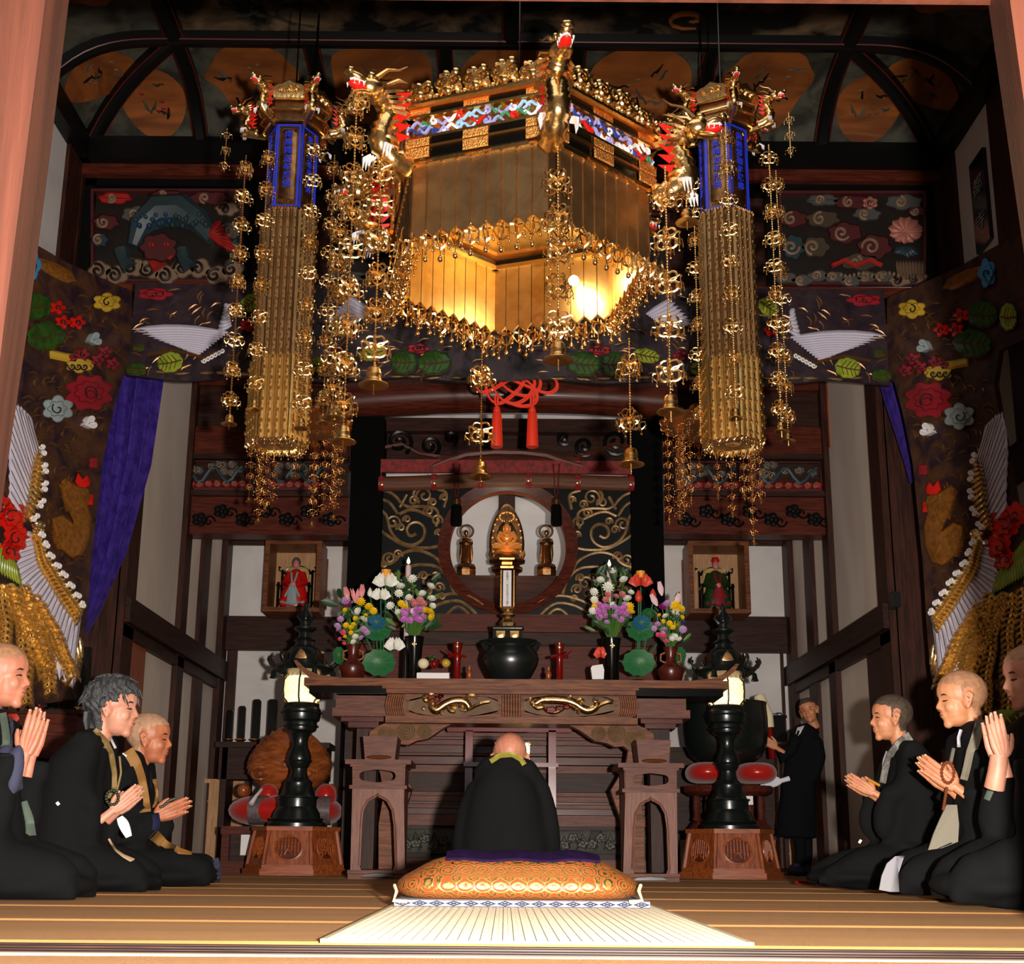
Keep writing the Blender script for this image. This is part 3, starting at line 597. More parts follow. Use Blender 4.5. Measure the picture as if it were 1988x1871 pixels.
# red saddle, lime tail coverts, gold tail
flower(SD, 1948, 1020, 30, 30, rel, 'red', 7, 2, nm='red_plumage'); flower(SD, 1938, 1062, 26, 26, rel, 'red', 7, 2, nm='red_plumage'); flower(SD, 1952, 1088, 24, 24, rel, 'red', 6, 2, nm='red_plumage'); flower(SD, 1972, 1000, 24, 26, rel, 'red', 6, 1, nm='red_plumage')
for k in range(14):
    u = k / 13; m = M(); m.feather(SD, 1940 + 48 * u, 1108 - 60 * u, 1930 + 76 * u, 1152 - 40 * u, 12, .03, base=.02); rel('lime_plume', m, 'lime')
for (sx_, sy_, L, a_, cv) in ((1893, 1185, 150, 2.0, -.2), (1915, 1168, 160, 1.7, .1), (1955, 1150, 200, 1.95, -.2), (1925, 1150, 230, 1.95, -.5), (1945, 1155, 240, 1.75, -.35), (1965, 1150, 240, 1.6, -.25), (1985, 1140, 240, 1.5, -.2), (2000, 1120, 230, 1.45, -.1), (1905, 1170, 190, 2.05, -.3)):
    x, y = sx_, sy_; ang = a_; n = int(L / 12); st = L / n; sp = M(); pts = []
    for i in range(n):
        pts.append((x, y)); m = M()
        for sg in (-1, 1): m.feather(SD, x, y, x + 21 * cos(ang + sg * .7), y + 21 * sin(ang + sg * .7), 11, .07, bend=sg * .12, base=.015 + .004 * (i % 3), n=4)
        rel('tail_barb', m, 'brightgold'); x += st * cos(ang); y += st * sin(ang); ang += cv / n + .12 * sin(i * .9)
    sp.tubep(SD, pts, .008, .05, 5); rel('tail_shaft', sp, 'brightgold')
for k in range(7):
    m = M(); m.feather(SD, 1806 + 3 * k, 1290 + 10 * k, 1812 + 6 * k, 1250 + 14 * k, 8, .02, base=.01); rel('gold_covert', m, 'brightgold')
# purple curtains behind the drapes
def purple_curtain(pts0, pts1, Y, label, name='side_curtain'):
    def fn(u, v_):
        def lerp(p, t):
            k = min(int(t * (len(p) - 1)), len(p) - 2); f = t * (len(p) - 1) - k; return (p[k][0] * (1 - f) + p[k + 1][0] * f, p[k][1] * (1 - f) + p[k + 1][1] * f)
        A_, B_ = lerp(pts0, v_), lerp(pts1, v_); q = P(A_[0] * (1 - u) + B_[0] * u, A_[1] * (1 - u) + B_[1] * u, Y); q.y += .045 * sin(u * 26 + 1.5 * v_) * (1 - .5 * v_) + .02 * sin(u * 61); return q
    m = M(); m.grid(fn, 60, 24, (0, .008, 0)); return single(name, m, MT['purple'], label, 'curtain')
purple_curtain([(190, 698), (180, 900), (165, 1060), (152, 1180), (150, 1243)], [(322, 698), (292, 900), (245, 1070), (190, 1190), (157, 1243)], 8.7, 'bright purple velvet curtain gathered to a point behind the left drape')
purple_curtain([(1700, 698), (1718, 770), (1742, 840), (1758, 890), (1770, 935)], [(1790, 698), (1790, 770), (1790, 840), (1790, 890), (1782, 940)], 8.66, 'narrow purple curtain edge showing behind the right drape')
m = M(); m.box(-2.84, 2.84, 8.62, 8.76, P(985, 702, 8.7).z, P(985, 690, 8.7).z); struct('trim_7', m, MT['darkwood'])
# ---------------------------------------------------------------- carved and painted transom panels
def carved_panel(x0, y0, x1, y1, Y, label, kind, seed, d=.06):
    q = random.Random(seed); c = P((x0 + x1) / 2, y1, Y); t = thing('carved_panel', label, 'carving', c); pl = YP(Y); W = x1 - x0; H = y1 - y0
    cols = dict(lion=['paintgrey', 'crimsond', 'redd', 'sandd', 'tealm'], peony=['paintgrey', 'crimsond', 'browng', 'sandd'], small=['paintgrey', 'redd', 'sandd'])[kind]
    def C(nm, m, mt): ob(nm, m, MT[mt], t)
    m = M(); m.ring([pl(x0, y0), pl(x1, y0), pl(x1, y1), pl(x0, y1)], [pl(x0 + 5, y0 + 5), pl(x1 - 5, y0 + 5), pl(x1 - 5, y1 - 5), pl(x0 + 5, y1 - 5)], (0, .05, 0)); C('panel_frame', m, 'crimsond')
    m = M(); m.boxp(x0, y0, x1, y1, Y + .05, .02); C('panel_ground', m, 'groundd')
    def cloud(cx, cy, rx, ry, mt, n=6):
        m = M(); m.plate(pl, blob(cx, cy, rx, ry, n, .16, q.uniform(0, 3), 26), d, 3, base=-.05); C('carved_cloud', m, mt)
        m = M(); m.tubep(pl, scroll(cx - rx * .2, cy, min(rx, ry) * .7, 1.3, q.choice((-1, 1)), q.uniform(0, 6)), .012 if W > 150 else .006, d - .02, 5); C('cloud_line', m, 'sandd' if mt != 'sandd' else 'groundd')
    if kind == 'lion':
        for cx, cy, rx, ry, mt in ((.16, .1, .12, .07, 'redd'), (.1, .36, .09, .09, 'crimsond'), (.78, .1, .14, .08, 'crimsond'), (.9, .22, .08, .08, 'sandd'), (.5, .07, .12, .06, 'crimsond'), (.06, .55, .06, .08, 'tealm'), (.92, .45, .07, .1, 'paintgrey'), (.3, .28, .1, .1, 'paintgrey'), (.95, .65, .05, .12, 'tealm')): cloud(x0 + W * cx, y0 + H * cy, W * rx, H * ry, mt)
        for k in range(9): cloud(x0 + W * (.06 + k * .11), y0 + H * (.88 + .05 * sin(k * 2)), W * .08, H * .11, 'sandd', 4)
        m = M(); m.tubep(pl, [(x0 + W * u, y0 + H * v_) for u, v_ in ((.28, .62), (.33, .4), (.45, .25), (.6, .24), (.72, .36), (.8, .55))], [.05, .1, .14, .14, .1, .05], .0, 9); C('lion_body', m, 'tealm')
        for k in range(22):
            m = M(); m.ell(pl(x0 + W * (.3 + .022 * k), y0 + H * (.34 + .06 * sin(k * 1.9)), .09), (.022, .03, .022), 7, 5); C('mane_curl', m, 'bluem' if k < 11 else 'tealm')
        m = M(); m.plate(pl, blob(x0 + W * .45, y0 + H * .63, W * .13, H * .16, 7, .15), .14, 4); C('lion_face', m, 'crimsond')
        for s_ in (-1, 1):
            m = M(); m.ell(pl(x0 + W * (.45 + s_ * .05), y0 + H * .6, .2), (.026, .02, .018), 8, 6); o = ob('lion_eye', m, MT['redd'], t)
            m = M(); m.ell(pl(x0 + W * (.45 + s_ * .05), y0 + H * .6, .214), .009, 6, 4); C('pupil', m, 'groundd')
        m = M(); m.tubep(pl, [(x0 + W * u, y0 + H * v_) for u, v_ in ((.36, .66), (.4, .74), (.46, .7), (.52, .75), (.56, .68))], .014, .17, 6); C('lion_mouth', m, 'redd')
        for k in range(3):
            m = M(); m.tubep(pl, [(x0 + W * (.2 + .2 * k), y0 + H * .66), (x0 + W * (.2 + .2 * k + .02), y0 + H * .78), (x0 + W * (.24 + .2 * k + .02), y0 + H * .86)], [.06, .05, .07], .03, 8); C('lion_leg', m, 'tealm' if k != 1 else 'redd')
        for k in range(7): m = M(); m.feather(pl, x0 + W * .78, y0 + H * .5, x0 + W * (.86 + .02 * k), y0 + H * (.34 + .06 * k), 14, .05, base=.03); C('tail_flame', m, 'redd')
    elif kind == 'peony':
        for cx, cy, rx, ry, mt in ((.5, .12, .14, .08, 'crimsond'), (.3, .1, .12, .07, 'paintgrey'), (.85, .12, .13, .09, 'paintgrey'), (.94, .22, .07, .06, 'crimsond'), (.1, .3, .1, .1, 'crimsond'), (.3, .3, .12, .1, 'browng'), (.6, .25, .1, .08, 'paintgrey'), (.45, .45, .12, .12, 'crimsond'), (.65, .6, .12, .14, 'crimsond'), (.25, .6, .1, .12, 'browng'), (.1, .6, .08, .14, 'tealm'), (.55, .76, .14, .1, 'browng')): cloud(x0 + W * cx, y0 + H * cy, W * rx, H * ry, mt)
        for k in range(9): cloud(x0 + W * (.05 + k * .11), y0 + H * (.93 + .03 * sin(k * 2)), W * .08, H * .07, 'sandd' if k > 6 else 'paintgrey', 4)
        for k in range(13):
            a_ = k * .55; m = M(); m.feather(pl, x0 + W * .86, y0 + H * .44, x0 + W * .86 + 34 * cos(a_), y0 + H * .42 + 30 * sin(a_) * .9, 18, .05, base=.04); C('petal', m, 'pinkm')
        flower(pl, x0 + W * .62, y0 + H * .13, 15, 12, lambda n_, mm, mt: C(n_, mm, mt), 'pinkm', 6, 2)
        for k in range(6): m = M(); m.feather(pl, x0 + W * .87, y0 + H * .6, x0 + W * (.78 + .035 * k), y0 + H * (.72 - .02 * abs(k - 3)), 16, .04, base=.02); C('leaf', m, 'tealm')
        for k in range(14): m = M(); m.ell(pl(x0 + W * (.42 + .03 * k), y0 + H * .9 + 3 * sin(k), .07), (.012, .02, .02), 6, 4); C('beast_claw', m, 'sandd')
        m = M(); m.tubep(pl, [(x0 + W * u, y0 + H * v_) for u, v_ in ((.36, .8), (.45, .74), (.52, .8), (.62, .74), (.7, .8))], .02, .1, 6); C('beast_mouth', m, 'redd')
        for k in range(9): m = M(); m.feather(pl, x0 + W * (.82 + .02 * k), y0 + H * .95, x0 + W * (.8 + .022 * k), y0 + H * .74, 8, .05, base=.02); C('root_carving', m, 'sandd')
    else:
        for k in range(9): cloud(x0 + W * q.uniform(.08, .92), y0 + H * q.uniform(.15, .5), W * .09, H * .16, 'paintgrey')
        for k in range(7): cloud(x0 + W * (.08 + .14 * k), y0 + H * .8, W * .08, H * .14, 'redd', 5)
        m = M(); m.tubep(pl, [(x0 + W * (.1 + .08 * i), y0 + H * (.5 + .25 * sin(i * 1.1))) for i in range(11)], .022, .03, 7); C('carved_dragon', m, 'tealm')
    return t
for n_, c_ in (('paintgrey', (92, 88, 84)), ('crimsond', (92, 34, 36)), ('redd', (190, 40, 34)), ('sandd', (152, 120, 96)), ('tealm', (48, 66, 72)), ('browng', (82, 68, 52)), ('groundd', (34, 22, 18)), ('bluem', (34, 70, 104)), ('pinkm', (206, 128, 112))): MT[n_] = mat('panel_' + n_, srgb(*[int(v * .82) for v in c_]), .5)
carved_panel(176, 366, 470, 547, YB - .02, 'carved transom panel of a blue lion among red clouds, upper left', 'lion', 3)
carved_panel(1512, 370, 1798, 552, YB - .02, 'carved transom panel with a pink peony and grey beast, upper right', 'peony', 4)
carved_panel(640, 372, 1300, 548, YB + .06, 'wide carved transom panel largely hidden behind the gold canopy', 'peony', 5)
carved_panel(362, 891, 482, 951, YI + .06, 'small carved dragon panel over the left shrine bay beside the white wall', 'small', 6)
carved_panel(520, 893, 640, 951, YI + .06, 'small carved dragon panel behind the amber hanging strands at left', 'small', 7)
carved_panel(1464, 893, 1598, 954, YI + .06, 'small carved dragon panel over the right shrine bay', 'small', 8)
carved_panel(1310, 893, 1440, 953, YI + .06, 'small carved dragon panel behind the amber hanging strands at right', 'small', 9)
print('curtain ok')
# ================================================================ GOLD ORNAMENT PIECES (shared meshes)
def rz(a): return Matrix.Rotation(a, 3, 'Z')
def arc(c, r0, a0, a1, n, sq=1.0): return [(c[0] + r0 * cos(a0 + (a1 - a0) * i / n), c[1] + r0 * sq * sin(a0 + (a1 - a0) * i / n)) for i in range(n + 1)]
def fin(m, ang, s, curves, fl=.55, n=4):
    for pts, r in curves:
        k = len(pts); m.tube([Vector((x * cos(ang), x * sin(ang), z)) * s for x, z in pts], [r * s * (.55 + .45 * sin(pi * i / (k - 1))) for i in range(k)], n, flat=fl)
def trinket(m, o, s, n=3):
    o = Vector(o)
    m.tube([o, o + Vector((0, 0, -.25 * s))], .02 * s, 3)
    for k in range(n):
        a = 2 * pi * k / n + .3; d = Vector((cos(a), sin(a), 0)); c = o + Vector((0, 0, -.25 * s))
        m.tube([c, c + d * .18 * s + Vector((0, 0, .02 * s)), c + d * .24 * s + Vector((0, 0, -.16 * s)), c + d * .1 * s + Vector((0, 0, -.34 * s)), c + Vector((0, 0, -.4 * s))], .035 * s, 3)
        e = c + d * .24 * s + Vector((0, 0, -.16 * s)); m.tube([e, e + Vector((0, 0, -.2 * s))], .018 * s, 3, cap=False); m.ell(e + Vector((0, 0, -.23 * s)), .05 * s, 4, 3)
    c = o + Vector((0, 0, -.65 * s)); m.tube([c, c + Vector((0, 0, -.22 * s))], .02 * s, 3, cap=False); m.ell(c + Vector((0, 0, -.26 * s)), .075 * s, 6, 4)
def pendant_mesh(nm, mt, big=True):
    m = M(); m.tube([(0, 0, .75), (0, 0, -.62)], .035, 5)
    top = [(0, .72)] + arc((.22, .42), .24, 2.2, -1.2, 7) + [(.03, .2)]
    arm = [(.02, .18), (.18, .3), (.4, .34), (.58, .42), (.66, .36), (.62, .28)]
    low = [(.03, .15)] + arc((.24, -.12), .27, 1.9, -2.0, 9) + [(.02, -.4)]
    for k in range(4):
        a = k * pi / 2 + .4; fin(m, a, 1, [(top, .06), (arm, .065), (low, .075), ([(.3, .12), (.44, .1), (.5, -.02)], .04)])
        trinket(m, (.62 * cos(a), .62 * sin(a), .28), .95 if big else .8, 3)
    for k in range(4): m.ell((.1 * cos(k * 1.57), .1 * sin(k * 1.57), .0), (.09, .09, .14), 6, 4)
    return mesh_data(nm, m, mt, smooth=50, fix=False)
def star_mesh(nm, mt):
    m = M()
    for k in range(4):
        a = k * pi / 2; fin(m, a, 1, [([(0, .5), (.3, .42), (.42, .2), (.2, .02), (.3, -.2), (.05, -.4)], .07), ([(.42, .2), (.6, .28), (.66, .12)], .05)])
        m.tube([(.66 * cos(a), .66 * sin(a), .12), (.66 * cos(a), .66 * sin(a), -.2)], .025, 3, cap=False); m.ell((.66 * cos(a), .66 * sin(a), -.26), .09, 5, 3)
    m.ell((0, 0, 0), .12, 6, 4); return mesh_data(nm, m, mt, smooth=50, fix=False)
def bell_mesh(nm, mt):
    m = M(); m.lathe((0, 0, 0), [(.0, 1.0), (.1, 1.0), (.3, .96), (.4, .84), (.44, .6), (.46, .56), (.42, .52), (.43, .3), (.47, .26), (.5, .12), (.66, .02), (.86, -.06), (.88, -.1), (.84, -.1), (.6, -.02), (.3, .1), (0, .15)], 18)
    for k in range(10): m.ell((.03 * (k % 2), 0, -.05 - .07 * k), .045, 5, 4)
    m.ell((0, 0, 1.08), (.08, .08, .12), 6, 4); return mesh_data(nm, m, mt, smooth=40, fix=False)
def chain_mesh(nm, mt, L, step=.014, r=.0055):
    m = M(); n = int(L / step)
    for i in range(n): m.ell((0, 0, -step * (i + .5)), (r, r, r * 1.1), 5, 4)
    m.tube([(0, 0, 0), (0, 0, -L)], r * .35, 3, cap=False); return mesh_data(nm, m, mt, smooth=60, fix=False)
G = {}
for key, mt in (('gold', MT['gold']), ('dark', MT['copper']), ('soft', MT['goldsoft'])):
    G[key] = dict(p=pendant_mesh('pendant', mt), s=star_mesh('star_pendant', mt), b=bell_mesh('bell', mt))
def strand(x0, y0, y1, Y, n, size, label, bell=.06, group=None, key='gold', kind='p', top=None, name='hanging_strand', chain=True, skip=0.0):
    a = P(x0, y0, Y); slope = 0; zb = P(x0, y1, Y).z; t = thing(name, label, 'ornament', a, group); L = a.z - zb
    if chain:
        me = chain_mesh('bead_chain', MT['gold'] if key != 'dark' else MT['copper'], L - bell * .9); inst('bead_chain', me, t, a)
    for i in range(n):
        z = a.z - skip - (L - bell * 1.2 - skip) * (i + .55) / n; inst('pendant', G[key][kind], t, (a.x, a.y, z), R.uniform(0, 3), size)
    if bell: inst('bell', G[key]['b'], t, (a.x, a.y, zb + bell * .1), 0, bell)
    return t
# ---------------------------------------------------------------- dragon corner bracket, local x forward
def dragon(parent, pos, ang, s, label=None, nm='dragon_bracket'):
    pos = Vector(pos); rot = rz(ang)
    def T(p): return pos + rot @ (Vector(p) * s)
    root = M(); path = [(-.3, 0, -.62), (.0, 0, -.56), (.22, 0, -.36), (.16, 0, -.1), (.05, 0, .12), (.16, 0, .3), (.34, 0, .36)]
    fine = []
    for i in range(len(path) - 1):
        for k in range(4): fine.append(Vector(path[i]).lerp(Vector(path[i + 1]), k / 4))
    fine.append(Vector(path[-1])); nf = len(fine)
    root.tube([T(p) for p in fine], [s * (.17 - .05 * i / nf) * (1 + .26 * (i % 2)) for i in range(nf)], 9)
    d = ob(nm, root, MT['gold'], parent, 60)
    def Q(name, m, mt, lab=None): ob(name, m, MT[mt], d, 60, label=lab)
    m = M(); Rm = rot
    m.ell(T((.38, 0, .42)), (.22 * s, .17 * s, .15 * s), 10, 7, Rm); m.ell(T((.62, 0, .46)), (.2 * s, .12 * s, .07 * s), 9, 6, Rm @ Matrix.Rotation(-.25, 3, 'Y'))
    m.ell(T((.78, 0, .53)), (.07 * s, .1 * s, .06 * s), 8, 5, Rm)
    for sg in (-1, 1): m.ell(T((.45, .1 * sg, .55)), (.08 * s, .05 * s, .06 * s), 7, 5, Rm)
    m.ell(T((.55, 0, .27)), (.2 * s, .1 * s, .045 * s), 9, 6, Rm @ Matrix.Rotation(.25, 3, 'Y')); Q('dragon_head', m, 'gold')
    m = M(); m.ell(T((.6, 0, .36)), (.19 * s, .095 * s, .06 * s), 9, 6, Rm); Q('dragon_mouth', m, 'red')
    m = M()
    for sg in (-1, 1):
        for k in range(4): m.lathe(T((.5 + .08 * k, .09 * sg, .4)), [(.018 * s, 0), (0, -.08 * s)], 5)
    m.tube([T((.78 * cos(a) * .55 + .32, .1 * sin(a), .42)) for a in [(-1.4 + .35 * i) for i in range(9)]], .018 * s, 5); Q('dragon_teeth', m, 'white')
    m = M()
    for sg in (-1, 1):
        m.tube([T((.36, .09 * sg, .56)), T((.22, .15 * sg, .72)), T((.02, .17 * sg, .8)), T((-.1, .2 * sg, .9))], [.04 * s, .03 * s, .02 * s, .005 * s], 5)
        m.tube([T((.2, .12 * sg, .5)), T((.05, .2 * sg, .6)), T((-.1, .22 * sg, .62))], [.03 * s, .03 * s, .005 * s], 5)
        for k in range(5): m.tube([T((.25 - .04 * k, .15 * sg, .36 - .06 * k)), T((.08 - .04 * k, .25 * sg, .4 - .08 * k)), T((-.06, .24 * sg, .46 - .1 * k))], [.03 * s, .03 * s, .004 * s], 4)
    Q('dragon_horns', m, 'gold')
    m = M()
    for sg in (-1, 1):
        for k in range(5):
            z0 = .42 - .16 * k; m.add([T((.06, .15 * sg, z0)), T((-.02, .17 * sg, z0 - .14)), T((-.2, .2 * sg, z0 + .1 - .02 * k)), T((.02, .11 * sg, z0 - .02))], [(0, 1, 2), (0, 2, 3), (1, 3, 2), (0, 3, 1)])
    Q('red_mane', m, 'red')
    for sg in (-1, 1):
        m = M()
        for k in range(3): m.tube([T((.12 + .05 * k, .2 * sg, -.5)), T((.2 + .05 * k, .26 * sg, -.56)), T((.22 + .05 * k, .25 * sg, -.74))], [.03 * s, .03 * s, .004 * s], 5)
        Q('white_claw', m, 'white')
    return d
for n_, c_ in (('panelgreen', (60, 130, 90)), ('lilac', (150, 146, 206)), ('paleblue', (150, 190, 224))): MT[n_] = mat('panel_' + n_, srgb(*c_), .35)
# ================================================================ HEXAGONAL GOLD CANOPY
HC = Vector((.04, 5.34, 0)); HR = .625; PH = radians(-79); ZB_, ZP, ZT = 2.79, 3.13, 3.42
def hexc(k, r, z): a = PH - k * pi / 3; return Vector((HC.x + r * cos(a), HC.y + r * sin(a), z))
can = thing('gold_canopy', 'large hexagonal gold ceremonial canopy with dragon corners hanging in the middle of the hall', 'canopy', (HC.x, HC.y, ZB_))
NS = 9
for k in range(6):
    A, B = hexc(k, HR, 0), hexc(k + 1, HR, 0); al = (B - A) / NS; nrm_ = Vector(((A + B) / 2 - HC)).to_3d(); nrm_.z = 0; nrm_.normalize()
    for i in range(NS):
        p = A + al * i; q = A + al * (i + 1); e = al * .03; h = (p + q) / 2; m = M(); wob = .002 * (i % 2)
        m.prism([p + e + Vector((0, 0, ZP)), p + e + Vector((0, 0, ZB_ + .022)), h + Vector((0, 0, ZB_ - .012)), q - e + Vector((0, 0, ZB_ + .022)), q - e + Vector((0, 0, ZP))], -nrm_ * (.006 + wob))
        ob('gilt_slat', m, MT['brass'], can, 20)
        m = M(); mm = -nrm_ * .012
        m.prism([p + e + mm + Vector((0, 0, ZP + .08)), p + e + mm + Vector((0, 0, ZB_ + .022)), h + mm + Vector((0, 0, ZB_ - .010)), q - e + mm + Vector((0, 0, ZB_ + .022)), q - e + mm + Vector((0, 0, ZP + .08))], -nrm_ * .004)
        ob('inner_slat', m, MT['goldsoft'], can, 20)
        m = M(); m.tube([q + nrm_ * .002 + Vector((0, 0, ZB_ + .02)), q + nrm_ * .002 + Vector((0, 0, ZP))], .004, 4); 
        for z in (ZP - .008,): m.ell(q + nrm_ * .006 + Vector((0, 0, z)), .009, 5, 4)
        ob('slat_joint', m, MT['brass'], can)
        m = M(); m.tube([p - nrm_ * .012 + Vector((0, 0, ZB_ + .022)), h - nrm_ * .006 + Vector((0, 0, ZB_ - .012)), q - nrm_ * .012 + Vector((0, 0, ZB_ + .022))], .005, 4); ob('scallop_edge', m, MT['gold'], can)
m = M(); m.prism([hexc(k, HR - .02, ZP + .07) for k in range(6)], (0, 0, .02)); ob('inner_ceiling', m, MT['goldsoft'], can)
m = M(); m.ring([hexc(k, HR - .02, ZP + .045) for k in range(6)], [hexc(k, HR - .07, ZP + .06) for k in range(6)], (0, 0, .01)); ob('inner_moulding', m, MT['copper'], can)
m = M(); m.prism([hexc(k, HR + .02, ZT - .01) for k in range(6)], (0, 0, .02)); ob('canopy_lid', m, MT['black'], can)
# frieze rails, gold fittings, painted cloud frieze and cresting on every side
rails = [(ZP, .022, .018, 'gold'), (ZP + .022, .04, .025, 'black'), (ZP + .064, .012, .04, 'copper'), (ZP + .078, .03, .03, 'black'), (ZP + .11, .012, .045, 'gold'), (ZP + .212, .012, .05, 'gold'), (ZP + .226, .022, .035, 'black'), (ZP + .25, .012, .055, 'copper'), (ZP + .264, .03, .05, 'black')]
for k in range(6):
    for (z, h, o, mt) in rails:
        m = M(); m.prism([hexc(k, HR + o, z), hexc(k + 1, HR + o, z), hexc(k + 1, HR + o, z + h), hexc(k, HR + o, z + h)], -(((hexc(k, 1, 0) + hexc(k + 1, 1, 0)) / 2 - HC).normalized()) * .05); ob('rail', m, MT[mt], can)
    A, B = hexc(k, HR + .03, 0), hexc(k + 1, HR + .03, 0); al = (B - A).normalized(); L = (B - A).length; n3 = ((A + B) / 2 - HC); n3.z = 0; n3.normalize()
    def pl(x, y, off=0.0, A=A, al=al, n3=n3): return A + al * x + n3 * off + Vector((0, 0, y))
    for z, h, o in ((ZP + .018, .048, .022), (ZP + .074, .04, .022), (ZP + .222, .03, .02), (ZP + .258, .04, .03)):
        for u0, u1 in ((0, .16), (.42, .6), (.84, 1.0)):
            m = M(); m.plate(pl, [(L * u0, z), (L * u1, z), (L * u1, z + h), (L * u0, z + h)], .006, .003, base=o - .03 + .012); ob('engraved_fitting', m, MT['goldrelief'], can)
    m = M(); m.prism([pl(.02, ZP + .12, -.02), pl(L - .02, ZP + .12, -.02), pl(L - .02, ZP + .215, -.02), pl(.02, ZP + .215, -.02)], -n3 * .01); ob('frieze_ground', m, MT['copper'], can)
    q = random.Random(k)
    for j in range(30):
        mt = q.choice(['white', 'blue', 'lilac', 'red', 'panelgreen', 'lilac', 'white', 'white', 'paleblue']) ; x = L * (.06 + .88 * (j % 15) / 14); z = ZP + .145 + .045 * (j // 15) + q.uniform(-.01, .012)
        m = M(); w_ = q.uniform(.05, .09); pts = [(x + w_ * (i / 6 - .5), z + .014 * sin(i * 1.3 + j)) for i in range(7)] if j % 3 else scroll(x, z, .02, 1.1, q.choice((-1, 1)), q.uniform(0, 6), 9)
        m.tube([pl(a_, b_, .0) for a_, b_ in pts], [.0085 * (.5 + .5 * sin(pi * (i + .5) / len(pts))) for i in range(len(pts))], 5)
        ob('painted_cloud_scroll', m, MT[mt] if mt in MT else MT['green'], can)
    # cresting: rising gilt cloud scrolls
    for j in range(5):
        u = (j + .5) / 5; hgt = .12 + .05 * sin(pi * u) + .02 * (j % 2); m = M()
        for d_, hh, rr_ in ((0, .62, .03), (-.03, .36, .03), (.032, .38, .03), (-.055, .12, .026), (.058, .14, .026), (-.022, .82, .02), (.024, .8, .02)): m.ell(pl(L * u + d_, ZT + hgt * hh - .02, .0), (rr_ * 1.05, rr_ * .8, rr_ * .95), 10, 7)
        ob('cresting_cloud', m, MT['gold'], can, 70)
        for d_ in (-1, 1):
            m = M(); m.tube([pl(a_, b_, .035) for a_, b_ in scroll(L * u + d_ * .034, ZT + hgt * .5 - .03, .036, 1.3, d_, 1.5, 12)], .011, 6); ob('cresting_scroll', m, MT['gold'], can)
        m = M(); m.ell(pl(L * u, ZT + .015, .03), (.026, .026, .022), 10, 6); m.ell(pl(L * u + .05, ZT - .002, .035), .012, 6, 4); m.ell(pl(L * u - .05, ZT - .002, .035), .012, 6, 4); ob('cresting_boss', m, MT['gold'], can)
    m = M(); m.tube([pl(L * i / 16, ZT - .02 + .002 * (i % 2), .03) for i in range(17)], .014, 6); ob('cresting_base', m, MT['gold'], can)
for n_, c_ in (()): MT[n_] = mat('panel_' + n_, srgb(*c_), .35)
# fringe of trinkets along the lower edge
mfr = M(); trinket(mfr, (0, 0, 0), .15, 4); mfr.ell((0, 0, -.142), .0125, 8, 6); mfr.tube([(0, 0, -.14), (0, 0, -.05)], .002, 3); fr = mesh_data('fringe_trinket', mfr, MT['gold'], smooth=60, fix=False)
for k in range(6):
    for i in range(NS):
        for rr, dz in ((HR + .0, .02), (HR + .045, .03)):
            if rr > HR and (i % 2 or k in (0, 5)): continue
            A, B = hexc(k, rr, 0), hexc(k + 1, rr, 0); p = A + (B - A) * (i + (.5 if rr > HR else 0)) / NS; p.z = ZB_ + dz - .01 * (rr > HR)
            inst('fringe_trinket', fr, can, p, R.uniform(0, 3), .95 + .1 * R.random())
    m = M(); k in (0, 5) or m.tube([hexc(k, HR + .045, ZB_ + .03), hexc(k + 1, HR + .045, ZB_ + .03)], .004, 5); k in (0, 5) or ob('fringe_rod', m, MT['gold'], can)
for k in range(6):
    a = PH - k * pi / 3; dragon(can, hexc(k, HR + .12, ZT - .13), a, .30); 
    m = M(); c = hexc(k, HR + .15, ZT - .23); m.lathe(c, [(0, .03), (.035, .02), (.06, 0), (.055, -.012), (.03, -.006), (0, 0)], 14); m.tube([c + Vector((0, 0, .02)), c + Vector((0, 0, .09))], .006, 5); ob('lotus_dish', m, MT['goldsoft'], can)
    m = M(); m.box(0, 0, 0, 0, 0, 0); m = M(); c0_, c1_ = hexc(k, HR + .03, ZT - .06), hexc(k, HR + .16, ZT - .05); m.bar(c0_, c1_, .03, .03); ob('corner_arm', m, MT['goldsoft'], can)
for k in range(6):
    m = M(); m.tube([hexc(k, HR * .8, ZT), Vector((HC.x, HC.y, ZT + .5))], .004, 4); ob('suspension_wire', m, MT['black'], can)
m = M(); m.tube([Vector((HC.x, HC.y, ZT + .5)), Vector((HC.x, HC.y, 6.02))], .005, 5); ob('suspension_wire', m, MT['black'], can)
b_ = hexc(0, 0, 0); m = M(); BP = P(1114, 545, 5.665); m.ell(BP, .026, 12, 8); m.tube([BP + Vector((0, 0, .02)), BP + Vector((0, .06, .05))], .008, 8); lamp('canopy_glare_lamp', 'POINT', BP + Vector((0, -.035, 0)), 3.5, (1, .82, .55), .02); ob('glare_ball', m, mat('warm_glare_ball', (1, .8, .4), .3, emit=(1, .8, .5), es=120), can, label='glowing warm ball added for the glare on the gold')  # glowing ball and point lamp added to make the white glare on gold
